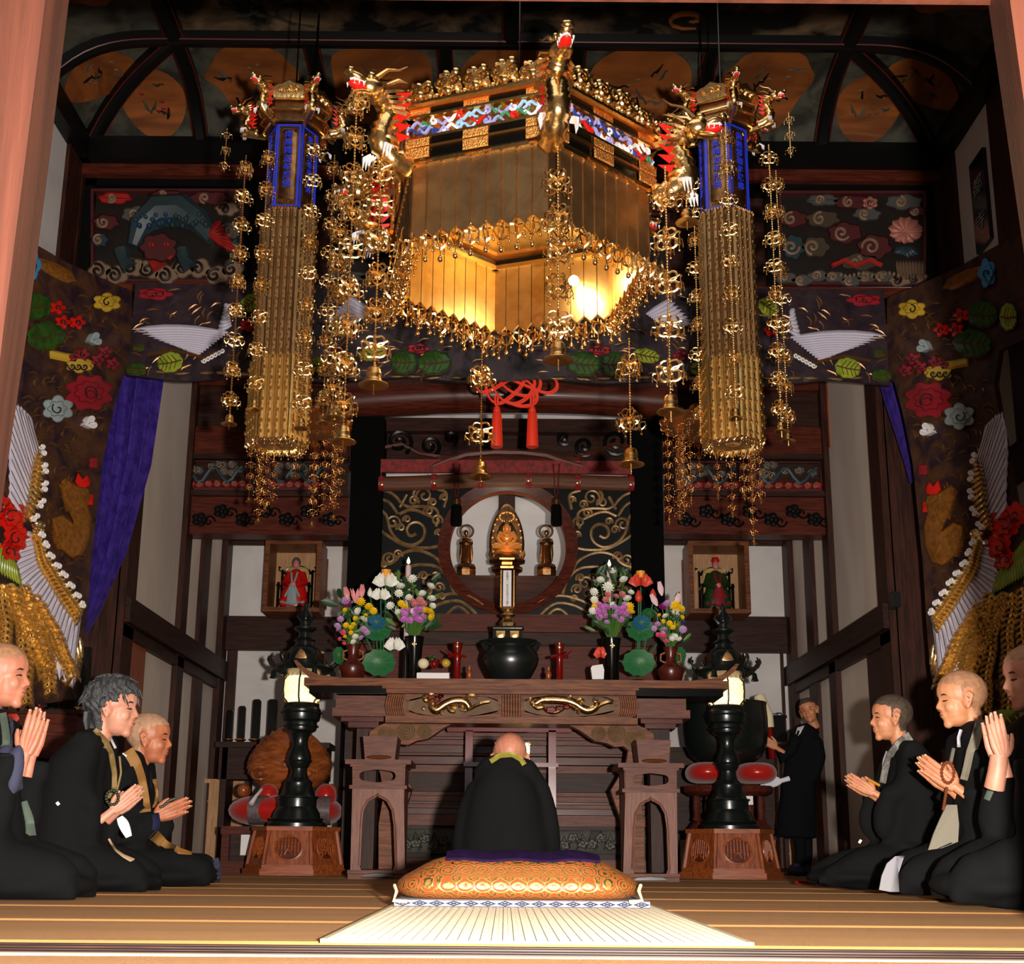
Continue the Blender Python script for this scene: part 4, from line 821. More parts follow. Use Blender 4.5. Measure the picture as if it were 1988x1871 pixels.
# long strands of the canopy
strand(1083, 196, 700, 4.66, 5, .088, 'long gold strand with big bell hanging in front of the canopy at its near corner', .072, skip=.3)
strand(742, 268, 748, 4.80, 6, .088, 'long gold strand with bell from the front-left dragon of the canopy', .072, skip=.08)
strand(694, 164, 858, 4.72, 9, .080, 'gold strand from the dragon mouth left of the canopy, with the lower bell', .062)
strand(1291, 322, 800, 5.02, 5, .092, 'long gold strand with bell hanging right of the canopy', .07, skip=.05)
strand(1221, 655, 902, 5.62, 2, .094, 'gold strand with bell hanging lowest right below the canopy rim', .075)
strand(936, 675, 926, 5.90, 2, .094, 'gold strand with bell hanging lowest below the middle of the canopy', .075)
strand(664, 365, 812, 5.5, 7, .08, 'gold strand from the rear-left dragon of the canopy', .06)
strand(1328, 232, 432, 5.1, 3, .06, 'short gold strand with small bell from the right dragon mouth beside the blue lettering', .06, kind='s')
# ================================================================ HEXAGONAL BANNER LANTERNS
def column(xc, y0, ph, label, side):
    Y = 6.3; c = P(xc, 430, Y); Rr = .158
    def hc(k, r, z): a = ph - k * pi / 3; return Vector((c.x + r * cos(a), c.y + r * sin(a), z))
    Z = lambda y: P(xc, y, Y).z
    t = thing('gold_banner_column', label, 'banner', (c.x, c.y, Z(868)), 'hexagonal gold banner columns')
    # crown
    m = M(); m.prism([hc(k, Rr + .01, Z(262)) for k in range(6)], (0, 0, Z(222) - Z(262))); ob('crown_body', m, MT['bronze'], t)
    for z, r in ((Z(262), .02), (Z(242), .03), (Z(224), .03)):
        m = M(); m.tube([hc(k, Rr + r, z) for k in range(6)], .008, 6, closed=True); ob('crown_rail', m, MT['gold'], t)
    for k in range(6):
        A, B = hc(k, Rr + .035, Z(226)), hc(k + 1, Rr + .035, Z(226)); al = (B - A).normalized(); L = (B - A).length; n3 = ((A + B) / 2 - Vector((c.x, c.y, A.z))).normalized()
        pl = lambda x, y, off=0.0: A + al * x + n3 * (off + y * .3) + Vector((0, 0, y))
        m = M(); m.plate(pl, [(0.01, 0), (L - .01, 0), (L + .01, .05), (L * .85, .075), (L * .7, .08), (L * .5, .098), (L * .3, .08), (L * .15, .075), (-.01, .05)], .012, .006); ob('crown_leaf', m, MT['gold'], t)
        m = M()
        for d_, x in ((1, .3), (-1, .7), (1, .5)): m.tube([pl(a_, b_, .02) for a_, b_ in scroll(L * x, .04, .02, 1.2, d_, 1, 10)], .005, 4)
        ob('crown_scroll', m, MT['gold'], t)
        # lettered panel
        A, B = hc(k, Rr - .02, Z(424)), hc(k + 1, Rr - .02, Z(424)); al = (B - A).normalized(); L = (B - A).length; n3 = ((A + B) / 2 - Vector((c.x, c.y, A.z))).normalized(); H = Z(264) - Z(424)
        pl2 = lambda x, y, off=0.0: A + al * x + n3 * off + Vector((0, 0, y))
        m = M(); m.prism([pl2(0, 0), pl2(L, 0), pl2(L, H), pl2(0, H)], -n3 * .01); pan = ob('lettered_panel', m, MT['bronze'], t)
        m = M(); b_ = .004; w_ = .010; m.ring([pl2(b_, b_, .005), pl2(L - b_, b_, .005), pl2(L - b_, H - b_, .005), pl2(b_, H - b_, .005)], [pl2(b_ + w_, b_ + w_, .005), pl2(L - b_ - w_, b_ + w_, .005), pl2(L - b_ - w_, H - b_ - w_, .005), pl2(b_ + w_, H - b_ - w_, .005)], -n3 * .008); ob('blue_border', m, MT['ultra'], t, label='bright blue border')
        m = M(); i0 = .026; m.plate(pl2, [(i0, .05), (L - i0, .05), (L - i0, H - .05), (L - i0 - .012, H - .035), (i0 + .012, H - .035), (i0, H - .05)], .004, .003); 
        m.tube([pl2(i0 + .004, H - .05, .008), pl2(i0 + .014, H - .036, .008), pl2(L - i0 - .014, H - .036, .008), pl2(L - i0 - .004, H - .05, .008)], .004, 5)
        for d_ in range(5): m.tube([pl2(L * .25 + d_ * L * .12, .03 + .008 * (d_ % 2), .006), pl2(L * .3 + d_ * L * .12, .036, .006)], .003, 4)
        ob('inner_tablet', m, MT['bronze'], t)
        if n3.y < .2:
            hh = (H - .16) / 7
            for j, ch in enumerate('南無釋迦牟尼佛'):
                if True: put_text('blue_character', ch, .044, pan, pl2(L / 2, H - .072 - hh * j, .012), al if al.cross(Vector((0, 0, 1))).dot(n3) > 0 else -al, (0, 0, 1), MT['ultra'], .002, 1.15, 1.1)
        # pipes of the shaft
        for (ya, yb, rr, mt_, np_) in ((428, 706, -.008, 'brass', 4), (706, 862, .004, 'goldsoft', 4)):
            A3, B3 = hc(k, Rr + rr, 0), hc(k + 1, Rr + rr, 0)
            for j in range(np_):
                p = A3 + (B3 - A3) * (j + .06) / np_; q = A3 + (B3 - A3) * (j + .94) / np_; m = M(); mid = (p + q) / 2 + n3 * .012; za_, zb_ = Z(ya), Z(yb)
                cs = [p, (p + mid) / 2 + n3 * .007, mid + n3 * .002, (q + mid) / 2 + n3 * .007, q]; tip = Vector((0, 0, -.02)); up_ = Vector((0, 0, 0))
                vs = [v_ + Vector((0, 0, za_)) for v_ in cs] + [v_ + Vector((0, 0, zb_ - .018 * (1 - abs(i - 2) / 2))) for i, v_ in enumerate(cs)]
                m.add(vs, [(i, i + 1, 6 + i, 5 + i) for i in range(4)] + [(0, 4, 3, 2, 1), (5, 6, 7, 8, 9), (0, 5, 9, 4)])
                o_ = ob('shaft_slat', m, MT[mt_], t, 50)
                m = M(); nn = int((za_ - zb_) / .03)
                for i in range(nn):
                    if i % 8 != 7: m.ell(mid + n3 * .004 + Vector((.004 * (-1) ** i, 0, zb_ + .02 + .03 * i)), (.006, .004, .012), 4, 3)
                ob('relief_beads', m, MT['gold'], o_, kind='stuff')
            for j in range(9): 
                if ya == 428: m = M(); m.ell(A3 + (B3 - A3) * (j + .5) / 9 + n3 * .012 + Vector((0, 0, Z(ya) + .004)), .008, 5, 4); ob('collar_bead', m, MT['gold'], t)
        for j in range(4):
            p = hc(k, Rr, 0) + (hc(k + 1, Rr, 0) - hc(k, Rr, 0)) * j / 4; inst('fringe_trinket', fr, t, (p.x, p.y, Z(856)), R.uniform(0, 3), .42)
        dragon(t, hc(k, Rr + .09, Z(232)), ph - k * pi / 3, .15)
        m = M(); m.bar(hc(k, Rr + .0, Z(268)), hc(k, Rr + .14, Z(262)), .02, .02); ob('corner_arm', m, MT['gold'], t)
    m = M(); m.prism([hc(k, Rr - .03, Z(862)) for k in range(6)], (0, 0, Z(270) - Z(862))); ob('inner_shaft', m, MT['brass'], t)
    m = M(); m.lathe((c.x, c.y, Z(862)), [(0, .0), (.04, -.002), (.05, .01), (.05, .03)], 12); ob('end_boss', m, MT['gold'], t)
    m = M(); m.tube([(c.x, c.y, Z(230)), (c.x, c.y, 6.0)], .005, 5); ob('suspension_wire', m, MT['black'], t)
    return c, Rr, ph, Y
lc = column(561, 430, radians(-60), 'hexagonal gold banner column hanging left of the canopy with one blue-framed inscription facing front', -1)
rc = column(1408, 430, radians(-86), 'hexagonal gold banner column hanging right of the canopy with two blue-framed inscriptions showing', 1)
for (x, y0, y1, Y, n, lab) in ((478, 300, 824, 6.05, 9, 'outermost left gold strand, nearest the blue lion panel'), (523, 276, 796, 5.98, 8, 'gold strand on the front left edge of the left banner column'), (612, 262, 832, 6.06, 9, 'gold strand on the front right edge of the left banner column'), (650, 300, 822, 6.3, 9, 'gold strand between the left banner column and the canopy'),
                              (1408, 236, 812, 5.95, 9, 'gold strand down the front edge of the right banner column'), (1492, 280, 838, 6.1, 10, 'gold strand right of the right banner column, nearest the pink peony panel'), (1506, 330, 856, 6.4, 9, 'gold strand partly behind the outermost right strand'), (1345, 330, 850, 6.35, 9, 'gold strand behind the canopy strand, left of the right banner column')):
    strand(x, y0, y1, Y, n, .066, lab, .048)
strand(441, 248, 336, 6.0, 3, .045, 'very short gold strand from the far left dragon mouth', 0, kind='s'); strand(1531, 218, 306, 6.05, 3, .045, 'very short gold strand from the far right dragon mouth', 0, kind='s')
# ---------------------------------------------------------------- amber strand clusters at the back
def cluster(xc, label, sd):
    Y = 7.7; c = P(xc, 826, Y); rr = .30; t = thing('amber_canopy', label, 'canopy', c, 'small amber canopies with hanging strands')
    m = M(); m.lathe(c, [(rr + .02, 0), (rr + .03, .02), (rr - .02, .04), (rr - .06, .05), (0, .07)], 18); ob('canopy_disc', m, MT['copper'], t)
    m = M()
    for k in range(18): a = k * 2 * pi / 18; m.ell(c + Vector((cos(a) * (rr + .02), sin(a) * (rr + .02), .02)), (.035, .035, .03), 7, 5)
    ob('scalloped_rim', m, MT['copper'], t)
    m = M(); m.tube([c + Vector((0, 0, .05)), (c.x, c.y, 6.0)], .005, 5); ob('suspension_wire', m, MT['black'], t)
    q = random.Random(sd)
    for k in range(14):
        a = k * 2 * pi / 14; L = q.uniform(.3, .5) * (1.35 if abs(cos(a)) > .6 else .72) * (1.2 if k % 3 == 0 else 1); p = c + Vector((cos(a) * rr * (1 if k % 2 else .8), sin(a) * rr * .9, 0))
        s_ = inst('amber_strand', chain_mesh('amber_strand', MT['copper'], L, .016, .004), t, p)
        for j in range(int(L / .075)):
            o = bpy.data.objects.new('amber_pendant', G['dark']['s']); COL.objects.link(o); o.parent = s_; o.location = (0, 0, -.05 - .075 * j); o.scale = (.046,) * 3; o.rotation_euler = (0, 0, q.uniform(0, 3))
        o = bpy.data.objects.new('amber_bell', G['dark']['b']); COL.objects.link(o); o.parent = s_; o.location = (0, 0, -L); o.scale = (.028,) * 3
cluster(580, 'dark amber disc with many hanging strands low behind the left banner column', 1)
cluster(1384, 'dark amber disc with many hanging strands low behind the right banner column', 2)
print('gold ok')
# ================================================================ WAVE SCREEN WITH ROUND WINDOW, BUDDHA BEHIND IT
def rectpt(cx, cy, x0, y0, x1, y1, a):
    dx, dy = cos(a), sin(a); t = min([(x1 - cx) / dx if dx > 1e-6 else 1e9, (x0 - cx) / dx if dx < -1e-6 else 1e9, (y1 - cy) / dy if dy > 1e-6 else 1e9, (y0 - cy) / dy if dy < -1e-6 else 1e9]); return (cx + dx * t, cy + dy * t)
def holeboard(m, pl, x0, y0, x1, y1, hole, off, angs):
    """board with a hole; hole(a)->(x,y) around its centre"""
    cx, cy = hole(None); out = [rectpt(cx, cy, x0, y0, x1, y1, a) for a in angs]; inn = [hole(a) for a in angs]
    return m.ring([pl(*p) for p in out], [pl(*p) for p in inn], off)
def angset(cx, cy, x0, y0, x1, y1, n=36):
    s_ = [2 * pi * i / n + .013 for i in range(n)] + [atan2(y - cy, x - cx) % (2 * pi) for x in (x0, x1) for y in (y0, y1)]; return sorted(s_)
Y1 = YI - .08; W1 = YP(Y1)
scr = thing('wave_screen', 'black screen carved with gilt waves around a large round window behind the altar', 'screen', P(985, 1192, Y1))
MT['screenblack'] = mat('screen_black', (.003, .0045, .0045), .45, spec=.2); MT['gilt'] = mat('worn_gilt_line', srgb(172, 136, 90), .45, .35, col2=srgb(128, 94, 58), scale=18)
m = M(); hole = lambda a: (986, 1062) if a is None else (986 + 128 * cos(a), 1062 + 124 * sin(a)); holeboard(m, W1, 738, 925, 1229, 1193, hole, (0, .05, 0), angset(986, 1062, 738, 925, 1229, 1193, 40)); ob('screen_board', m, MT['screenblack'], scr)
m = M(); ang = [2 * pi * i / 48 for i in range(48)]
m.ring([W1(986 + 136 * cos(a), 1062 + 131 * sin(a), .03) for a in ang], [W1(986 + 113 * cos(a), 1062 + 110 * sin(a), .0) for a in ang], (0, .12, 0)); ob('round_window_frame', m, MT['redwood'], scr, label='dark red round window frame')
def wl(pts, r=.011):
    # smooth
    for _ in range(2):
        n = [pts[0]]
        for a, b in zip(pts, pts[1:]): n += [(a[0] * .75 + b[0] * .25, a[1] * .75 + b[1] * .25), (a[0] * .25 + b[0] * .75, a[1] * .25 + b[1] * .75)]
        pts = n + [pts[-1]]
    return pts
curves = [[(740, 950), (765, 958), (785, 985), (815, 982), (848, 985), (852, 1005), (846, 1022)], [(739, 968), (758, 975), (772, 998)], [(739, 990), (752, 1000), (756, 1030), (775, 1052), (800, 1060), (822, 1048), (826, 1025), (812, 1012), (795, 1016), (788, 1030), (796, 1042), (808, 1036)],
          [(775, 998), (800, 986), (840, 1004)], [(739, 1030), (760, 1045), (790, 1062), (830, 1064), (850, 1060)], [(739, 1098), (765, 1092), (780, 1072), (812, 1066), (850, 1082), (862, 1108)], [(790, 1100), (815, 1095), (850, 1098), (872, 1122), (880, 1150)], [(740, 1118), (770, 1112), (800, 1120)],
          [(800, 1192), (825, 1170), (850, 1158), (885, 1150), (915, 1158), (945, 1180), (975, 1186)], [(822, 1192), (850, 1172), (885, 1164), (905, 1172), (925, 1192)], [(868, 1192), (882, 1178), (896, 1178), (910, 1192)], [(742, 1148), (770, 1140), (800, 1148), (830, 1160)], [(845, 948), (870, 955), (862, 985)], [(790, 960), (776, 985)], [(810, 945), (800, 960), (812, 975)]]
scrolls = [(824, 962, 17, 1), (803, 972, 11, -1), (840, 975, 9, 1), (832, 992, 10, 1), (763, 1014, 15, -1), (778, 1024, 9, 1), (756, 1084, 13, 1), (772, 1076, 10, -1), (745, 1096, 8, 1), (848, 1010, 12, -1), (852, 1034, 8, 1), (836, 1128, 15, 1), (852, 1140, 11, -1), (822, 1118, 10, 1), (845, 1118, 9, -1), (832, 1148, 9, 1), (858, 1158, 8, 1), (790, 1008, 8, 1), (862, 966, 8, 1), (752, 1140, 8, -1), (770, 1130, 8, 1)]
for sg in (-1, 1):
    for c in curves:
        if sg > 0: c = [(1972 - x, y + 4) for x, y in c]
        m = M(); m.tubep(W1, wl(c), .014, .004, 5); ob('gilt_wave', m, MT['gilt'], scr)
    for (x, y, r, d) in scrolls:
        if sg > 0: x = 1972 - x; d = -d; y += 4
        m = M(); m.tubep(W1, scroll(x, y, r, 1.4, d, (2.6 if d > 0 else .5), 18), [.011] * 14 + [.012, .013, .015, .016, .013], .004, 5); ob('gilt_curl', m, MT['gilt'], scr)
# ledge and Buddha group inside
m = M(); m.boxp(800, 1117, 1170, 1200, YI + .25, .9); led = struct('trim_6', m, MT['darkwood'])
for s in (-1, 1):
    m = M(); m.prism([P(985 + s * 125, 940, YI + .5), P(985 + s * 50, 940, YI + .5), P(985 + s * 52, 957, YI + .5), P(985 + s * 112, 1002, YI + .5), P(985 + s * 125, 1002, YI + .5)], (0, .04, 0)); ob('brace', m, MT['darkwood'], led)
MT['oldgold'] = mat('lit_old_gold', (.95, .42, .10), .4, .5, col2=(.75, .30, .07), scale=25)
Y2 = YI + .55; k_ = SC(1060, Y2)
def L2(x, y): return P(x, y, Y2)
bud = thing('buddha_statue', 'golden seated Buddha with pointed oval halo in the middle of the round window', 'statue', L2(984, 1117))
m = M(); H_ = [(984 + 34 * sin(t) * (1 - .10 * cos(t)), 1050 - 66 * cos(t) + (0 if cos(t) < .8 else -6 * (cos(t) - .8) / .2)) for t in [2 * pi * i / 36 for i in range(36)]]
m.plate(YP(Y2 + .12), H_, .05, 4); ob('halo', m, MT['bronze'], bud)
m = M(); m.plate(YP(Y2 + .07), [(984 + 22 * sin(t), 1052 - 42 * cos(t)) for t in [2 * pi * i / 24 for i in range(24)]], .015, 2); ob('inner_halo', m, MT['bronze'], bud)
m = M()
for t in [2 * pi * i / 26 for i in range(26)]: m.ell(P(984 + 28 * sin(t), 1050 - 56 * cos(t), Y2 + .05), .012, 6, 4)
for t in [2 * pi * i / 18 for i in range(18)]: m.ell(P(984 + 14 * sin(t), 1003 + 9 * cos(t), Y2 + .05), .010, 6, 4)
ob('halo_jewels', m, MT['oldgold'], bud)
m = M(); s = k_
m.ell(L2(984, 1042), (12 * s, 8 * s, 14 * s), 12, 8); m.ell(L2(984, 1062), (23 * s, 14 * s, 8 * s), 14, 8)
for g in (-1, 1):
    m.tube([L2(984 + g * 11, 1034), L2(984 + g * 18, 1048) + Vector((0, -.02, 0)), L2(984 + g * 9, 1060) + Vector((0, -.09, 0)), L2(984 + g * 2, 1060) + Vector((0, -.1, 0))], [5.5 * s, 5 * s, 4 * s, 3 * s], 8)
    m.tube([L2(984 + g * 10, 1058) + Vector((0, -.02, 0)), L2(984 + g * 22, 1063) + Vector((0, -.06, 0)), L2(984 + g * 2, 1068) + Vector((0, -.12, 0))], [6 * s, 7 * s, 4 * s], 8)
for j in range(4): m.tube([L2(984 - 9 + j, 1036 + 6 * j) + Vector((0, -.055, 0)), L2(984, 1041 + 6 * j) + Vector((0, -.07, 0)), L2(984 + 9 - j, 1036 + 6 * j) + Vector((0, -.055, 0))], .006, 4)
ob('body', m, MT['oldgold'], bud, 60)
m = M(); m.ell(L2(984, 1024), (6.5 * s, 6.5 * s, 8 * s), 12, 8); m.ell(L2(984, 1024) + Vector((0, -.03, -.005)), (.009, .02, .014), 6, 4)
for g in (-1, 1): m.ell(L2(984 + g * 6.5, 1026), (.008, .01, .03), 6, 4)
ob('head', m, MT['oldgold'], bud, 60)
m = M(); m.ell(L2(984, 1019) + Vector((0, .01, 0)), (7 * s, 6.5 * s, 6 * s), 12, 8); m.ell(L2(984, 1013), (3.5 * s,) * 3, 8, 6); ob('curled_hair', m, MT['bronze'], bud, 60)
def lotus(parent, c, r, h, mt, n=12, layers=2, nm='petal'):
    for l in range(layers):
        for j in range(n):
            a = 2 * pi * (j + .5 * l) / n; d = Vector((cos(a), sin(a), 0)); sd = Vector((-sin(a), cos(a), 0)); w = r * pi / n * 1.15; b = Vector(c) + Vector((0, 0, h * .1 * l)); m = M()
            vs = [b + d * r * .35 + sd * w * .4, b + d * r * .35 - sd * w * .4, b + d * r * .9 - sd * w * .8 + Vector((0, 0, h * .25)), b + d * r * 1.02 + Vector((0, 0, h * .35)), b + d * r * .9 + sd * w * .8 + Vector((0, 0, h * .25)), b + d * r * .92 + Vector((0, 0, h))]
            m.add(vs, [(0, 1, 2, 3), (0, 3, 4), (2, 5, 3), (4, 3, 5)]); ob(nm, m, MT[mt], parent, 60)
lotus(bud, L2(984, 1078), 24 * s, 10 * s, 'oldgold')
m = M(); z0 = L2(984, 1117).z; zz = lambda y: P(984, y, Y2).z - z0
m.lathe((L2(984, 1117).x, Y2, z0), [(24 * s, 0), (24 * s, zz(1112)), (32 * s, zz(1108)), (33 * s, zz(1104)), (26 * s, zz(1100)), (26 * s, zz(1095)), (37 * s, zz(1092)), (38 * s, zz(1089)), (28 * s, zz(1085)), (24 * s, zz(1078)), (0, zz(1077))], 8, ph=pi / 8, sy=.8); ob('lotus_pedestal', m, MT['bronze'], bud, 20)
m = M()
for g in (-1, 1):
    for j in range(3): m.tube([L2(984 + g * 26, 1090 - 2 * j), L2(984 + g * (32 + j), 1082 - 3 * j), L2(984 + g * (28 + 2 * j), 1074 - 2 * j)], .012, 5)
ob('pedestal_clouds', m, MT['bronze'], bud)
def attendant(x, x_h, lab, g):
    t = thing('attendant_statue', lab, 'statue', L2(x, 1117)); s = k_
    m = M(); c = L2(x, 1113); z0 = c.z - .03; zf = lambda y: P(x, y, Y2).z - z0
    m.lathe((c.x, Y2, z0), [(19 * s, 0), (20 * s, zf(1108)), (17 * s, zf(1106)), (20 * s, zf(1103)), (17 * s, zf(1097)), (10 * s, zf(1094)), (0, zf(1094))], 8, ph=pi / 8); ob('plinth', m, MT['bronze'], t, 20)
    m = M(); m.tube([L2(x, y) for y in (1096, 1085, 1070, 1058, 1050, 1046, 1042)], [10 * s, 10.5 * s, 9 * s, 9.5 * s, 11 * s, 9 * s, 4 * s], 12, flat=.7)
    for g_ in (-1, 1):
        m.tube([L2(x + g_ * 8, 1048), L2(x + g_ * 10.5, 1056) + Vector((0, -.03, 0)), L2(x + g_ * 1 + g * 1, 1054) + Vector((0, -.07, 0))], [4 * s, 3.5 * s, 2 * s], 7); m.tube([L2(x + g_ * 9, 1056), L2(x + g_ * 10, 1075), L2(x + g_ * 11, 1090)], [3 * s, 3.5 * s, 1 * s], 6)
    for j in range(5): m.tube([L2(x - 6 + 3 * j, 1060) + Vector((0, -.05, 0)), L2(x - 6 + 3 * j, 1094) + Vector((0, -.06, 0))], .006, 4)
    ob('robed_body', m, MT['bronze'], t, 60)
    m = M(); m.ell(L2(x, 1034), (4.6 * s, 5 * s, 6.5 * s), 10, 7); m.tube([L2(x, 1040), L2(x, 1046)], 2.5 * s, 6); ob('head', m, MT['bronze'], t, 60)
    m = M(); m.tube([P(x_h + 12.5 * cos(a), 1031 + 12 * sin(a), Y2 + .03) for a in [2 * pi * i / 26 for i in range(26)]], .011, 6, closed=True); ob('ring_halo', m, MT['bronze'], t)
attendant(905, 906, 'small standing bronze attendant with ring halo left of the Buddha', 1); attendant(1061, 1060, 'small standing bronze attendant with ring halo right of the Buddha', -1)
lamp('buddha_spot', 'POINT', L2(984, 1085) + Vector((0, -.5, 0)), 6, (1, .62, .3), .05)
# rolled blind with red brocade band
bl = thing('rolled_blind', 'rolled brown bamboo blind under a red brocade band across the top of the wave screen', 'blind', P(985, 948, Y1 - .12))
m = M(); m.boxp(739, 893, 1226, 918, Y1 - .15, .03); ob('brocade_band', m, mat('red_brocade', srgb(150, 34, 32), .6, col2=srgb(96, 26, 24), scale=26), bl)
m = M(); sg_ = lambda x: 933 - 5 * (1 - ((x - 985) / 245) ** 2) * 0 + (-4 * cos((x - 985) / 245 * pi) + 2); m.tube([P(x, sg_(x), Y1 - .1) for x in range(740, 1229, 16)], .068, 12, flat=.9); ob('bamboo_roll', m, mat('brown_bamboo_roll', srgb(112, 66, 42), .5, col2=srgb(90, 50, 32), scale=4, stretch=(1, 20, 20), bump=.3, bscale=90), bl)
for x in (741, 843, 934, 1026, 1121, 1225):
    m = M(); m.tube([P(x - 5, sg_(x), Y1 - .1), P(x + 5, sg_(x), Y1 - .1)], .074, 12); o = ob('brocade_tie', m, MT['crimson'], bl)
    m = M(); m.ell(P(x, sg_(x), Y1 - .175), (.02, .006, .02), 8, 5); m.tube([P(x - 2, sg_(x) - 26, Y1 - .16), P(x, sg_(x) - 10, Y1 - .17)], .004, 4); ob('tie_crest', m, MT['goldsoft'], o)
for x, s in ((886, -1), (1080, 1)):
    t = thing('black_tassel', 'black tassel with brass cap hanging at the %s of the round window' % ('left shoulder' if s < 0 else 'right shoulder'), 'tassel', P(x, 1020, Y1 - .16)); A = P(x, 980, Y1 - .16)
    m = M(); z = lambda y: P(x, y, A.y).z - P(x, 1020, A.y).z
    m.lathe(P(x, 1020, A.y), [(.045, 0), (.05, .03), (.045, z(985)), (.035, z(980)), (0, z(979))], 12); ob('tassel_skirt', m, MT['blackmatt'], t)
    m = M(); m.lathe(P(x, 1020, A.y), [(.036, z(983)), (.037, z(970)), (.02, z(966)), (0, z(965))], 12); ob('brass_cap', m, MT['bronze'], t)
    for d in (-1, 1): m = M(); m.tube([P(x, 968, A.y), P(x + d * 3, 955, A.y), P(x + d * 4, 930, A.y - .05), P(x + 6 * d, 900, A.y - .04)], .006, 5); ob('red_cord', m, MT['redline'], t)
# ---------------------------------------------------------------- red knotted cord under the valance
YK = 8.36; K = YP(YK)
t = thing('knotted_cord', 'bright red ornamental knotted cord with two red tassels below the middle of the valance', 'cord', P(998, 868, YK))
for pts in ([(950, 728), (956, 752), (975, 778), (1000, 786), (1026, 772), (1040, 745), (1034, 728)], [(964, 728), (975, 748), (1000, 765), (1030, 770), (1048, 755), (1050, 738), (1044, 728)], [(1000, 728), (975, 745), (950, 760), (930, 762), (924, 745), (935, 735)],
            [(975, 728), (1000, 740), (1030, 752), (1062, 765), (1080, 758), (1083, 742), (1072, 732)], [(1022, 728), (1012, 752), (990, 772), (968, 786), (950, 775), (942, 752), (948, 735)], [(990, 728), (1020, 735), (1045, 760), (1040, 785), (1010, 790), (985, 780)]):
    for d in (-1.6, 1.6): m = M(); m.tubep(K, [(x + d * .8, y + d) for x, y in wl(pts)], .008, .02 + .004 * R.random(), 6); ob('cord_loop', m, MT['orange'], t)
for x in (964, 1033):
    m = M(); m.tubep(K, [(x - 3, 768), (x - 2, 785), (x, 790), (x + 2, 785), (x + 3, 768)], .009, .03, 6); ob('cord_loop', m, MT['orange'], t)
    m = M(); c = P(x, 868, YK - .03); h = P(x, 790, YK - .03).z - c.z; m.lathe(c, [(.040, 0), (.042, .02), (.032, h * .82), (.026, h * .86), (.028, h * .9), (.02, h), (0, h)], 18); o = ob('tassel', m, MT['orange'], t)
    for k in range(14): a = 2 * pi * k / 14; m = M(); m.tube([c + Vector((.041 * cos(a), .041 * sin(a), .005)), c + Vector((.031 * cos(a), .031 * sin(a), h * .82))], .003, 3); ob('tassel_thread', m, MT['orange'], o)
# ================================================================ TIERS BEHIND THE TABLE, THE DAIS
dais = thing('altar_dais', 'tiered dark rosewood altar dais behind the offering table', 'altar', (0, 9.9, 0))
def dp(x0, y0, x1, y1, Y, d, mt='rosewood', nm='moulding'): m = M(); m.boxp(x0, y0, x1, y1, Y, d); return ob(nm, m, MT[mt], dais)
MT['tierwood'] = mat('dark_red_tier', srgb(98, 42, 28), .45, col2=srgb(72, 30, 20), scale=5, stretch=WX, spec=.2)
dp(690, 1192, 1275, 1226, YI - .30, .3, 'tierwood', 'tier'); dp(690, 1227, 1275, 1252, YI - .26, .3, 'darkwood', 'tier'); dp(690, 1253, 1275, 1330, YI - .22, .25, 'tierwood', 'tier')
for (y0, y1, d, mt) in ((1330, 1420, .0, 'darkwood'), (1420, 1430, .12, 'rosewood'), (1431, 1436, .06, 'redwood'), (1437, 1446, .10, 'rosewood'), (1447, 1462, .02, 'redwood'), (1463, 1467, .06, 'rosewood'), (1470, 1484, .09, 'redwood'), (1486, 1500, .05, 'rosewood'), (1500, 1537, .0, 'darkwood'),
                        (1538, 1545, .06, 'rosewood'), (1546, 1556, .10, 'rosewood'), (1557, 1561, .05, 'redwood'), (1562, 1569, .12, 'rosewood'), (1570, 1581, .08, 'redwood'), (1582, 1590, .15, 'rosewood'), (1590, 1603, .18, 'rosewood'), (1603, 1668, .08, 'darkwood'), (1668, 1684, .16, 'rosewood'), (1684, 1702, .2, 'rosewood')):
    dp(712 - d * 60, y0, 1276 + d * 60, y1, 10.0 - d, .4, mt)
m = M(); m.box(-1.3, 1.3, 10.06, 10.4, 0, P(985, 1330, 10.2).z); ob('core', m, MT['darkwood'], dais)
MT['greycarve'] = mat('grey_green_carving', srgb(74, 70, 62), .55, col2=srgb(50, 48, 42), scale=12)
G1 = YP(9.86)
m = M(); m.plate(G1, [(722, 1608), (1262, 1612), (1270, 1622), (1274, 1640), (1262, 1660), (722, 1656), (712, 1638), (716, 1620)], .02, 3); ob('carved_belly', m, MT['greycarve'], dais)
for s in (-1, 1):
    m = M(); x = 993 + s * 283; m.tube([P(x - s * 18, 1636, 9.84), P(x, 1636, 9.84), P(x + s * 10, 1636, 9.88)], [.11, .115, .08], 14); ob('orange_roll_end', m, MT['zelkova'], dais)
for k in range(30):
    cx = 735 + k * 18; 
    if 905 < cx < 1070: continue
    m = M(); m.plate(G1, blob(cx, 1634 + 8 * sin(k * 2.3), 11, 10, 5, .22, k), .03, 2, base=.01); m.tubep(G1, scroll(cx, 1634 + 8 * sin(k * 2.3), 7, 1.1, (-1) ** k, k, 9), .005, .055, 4); m.tubep(G1, [(cx - 12, 1650), (cx, 1618 + 6 * sin(k)), (cx + 12, 1646)], .006, .03, 4); ob('carved_peony', m, MT['greycarve'], dais)
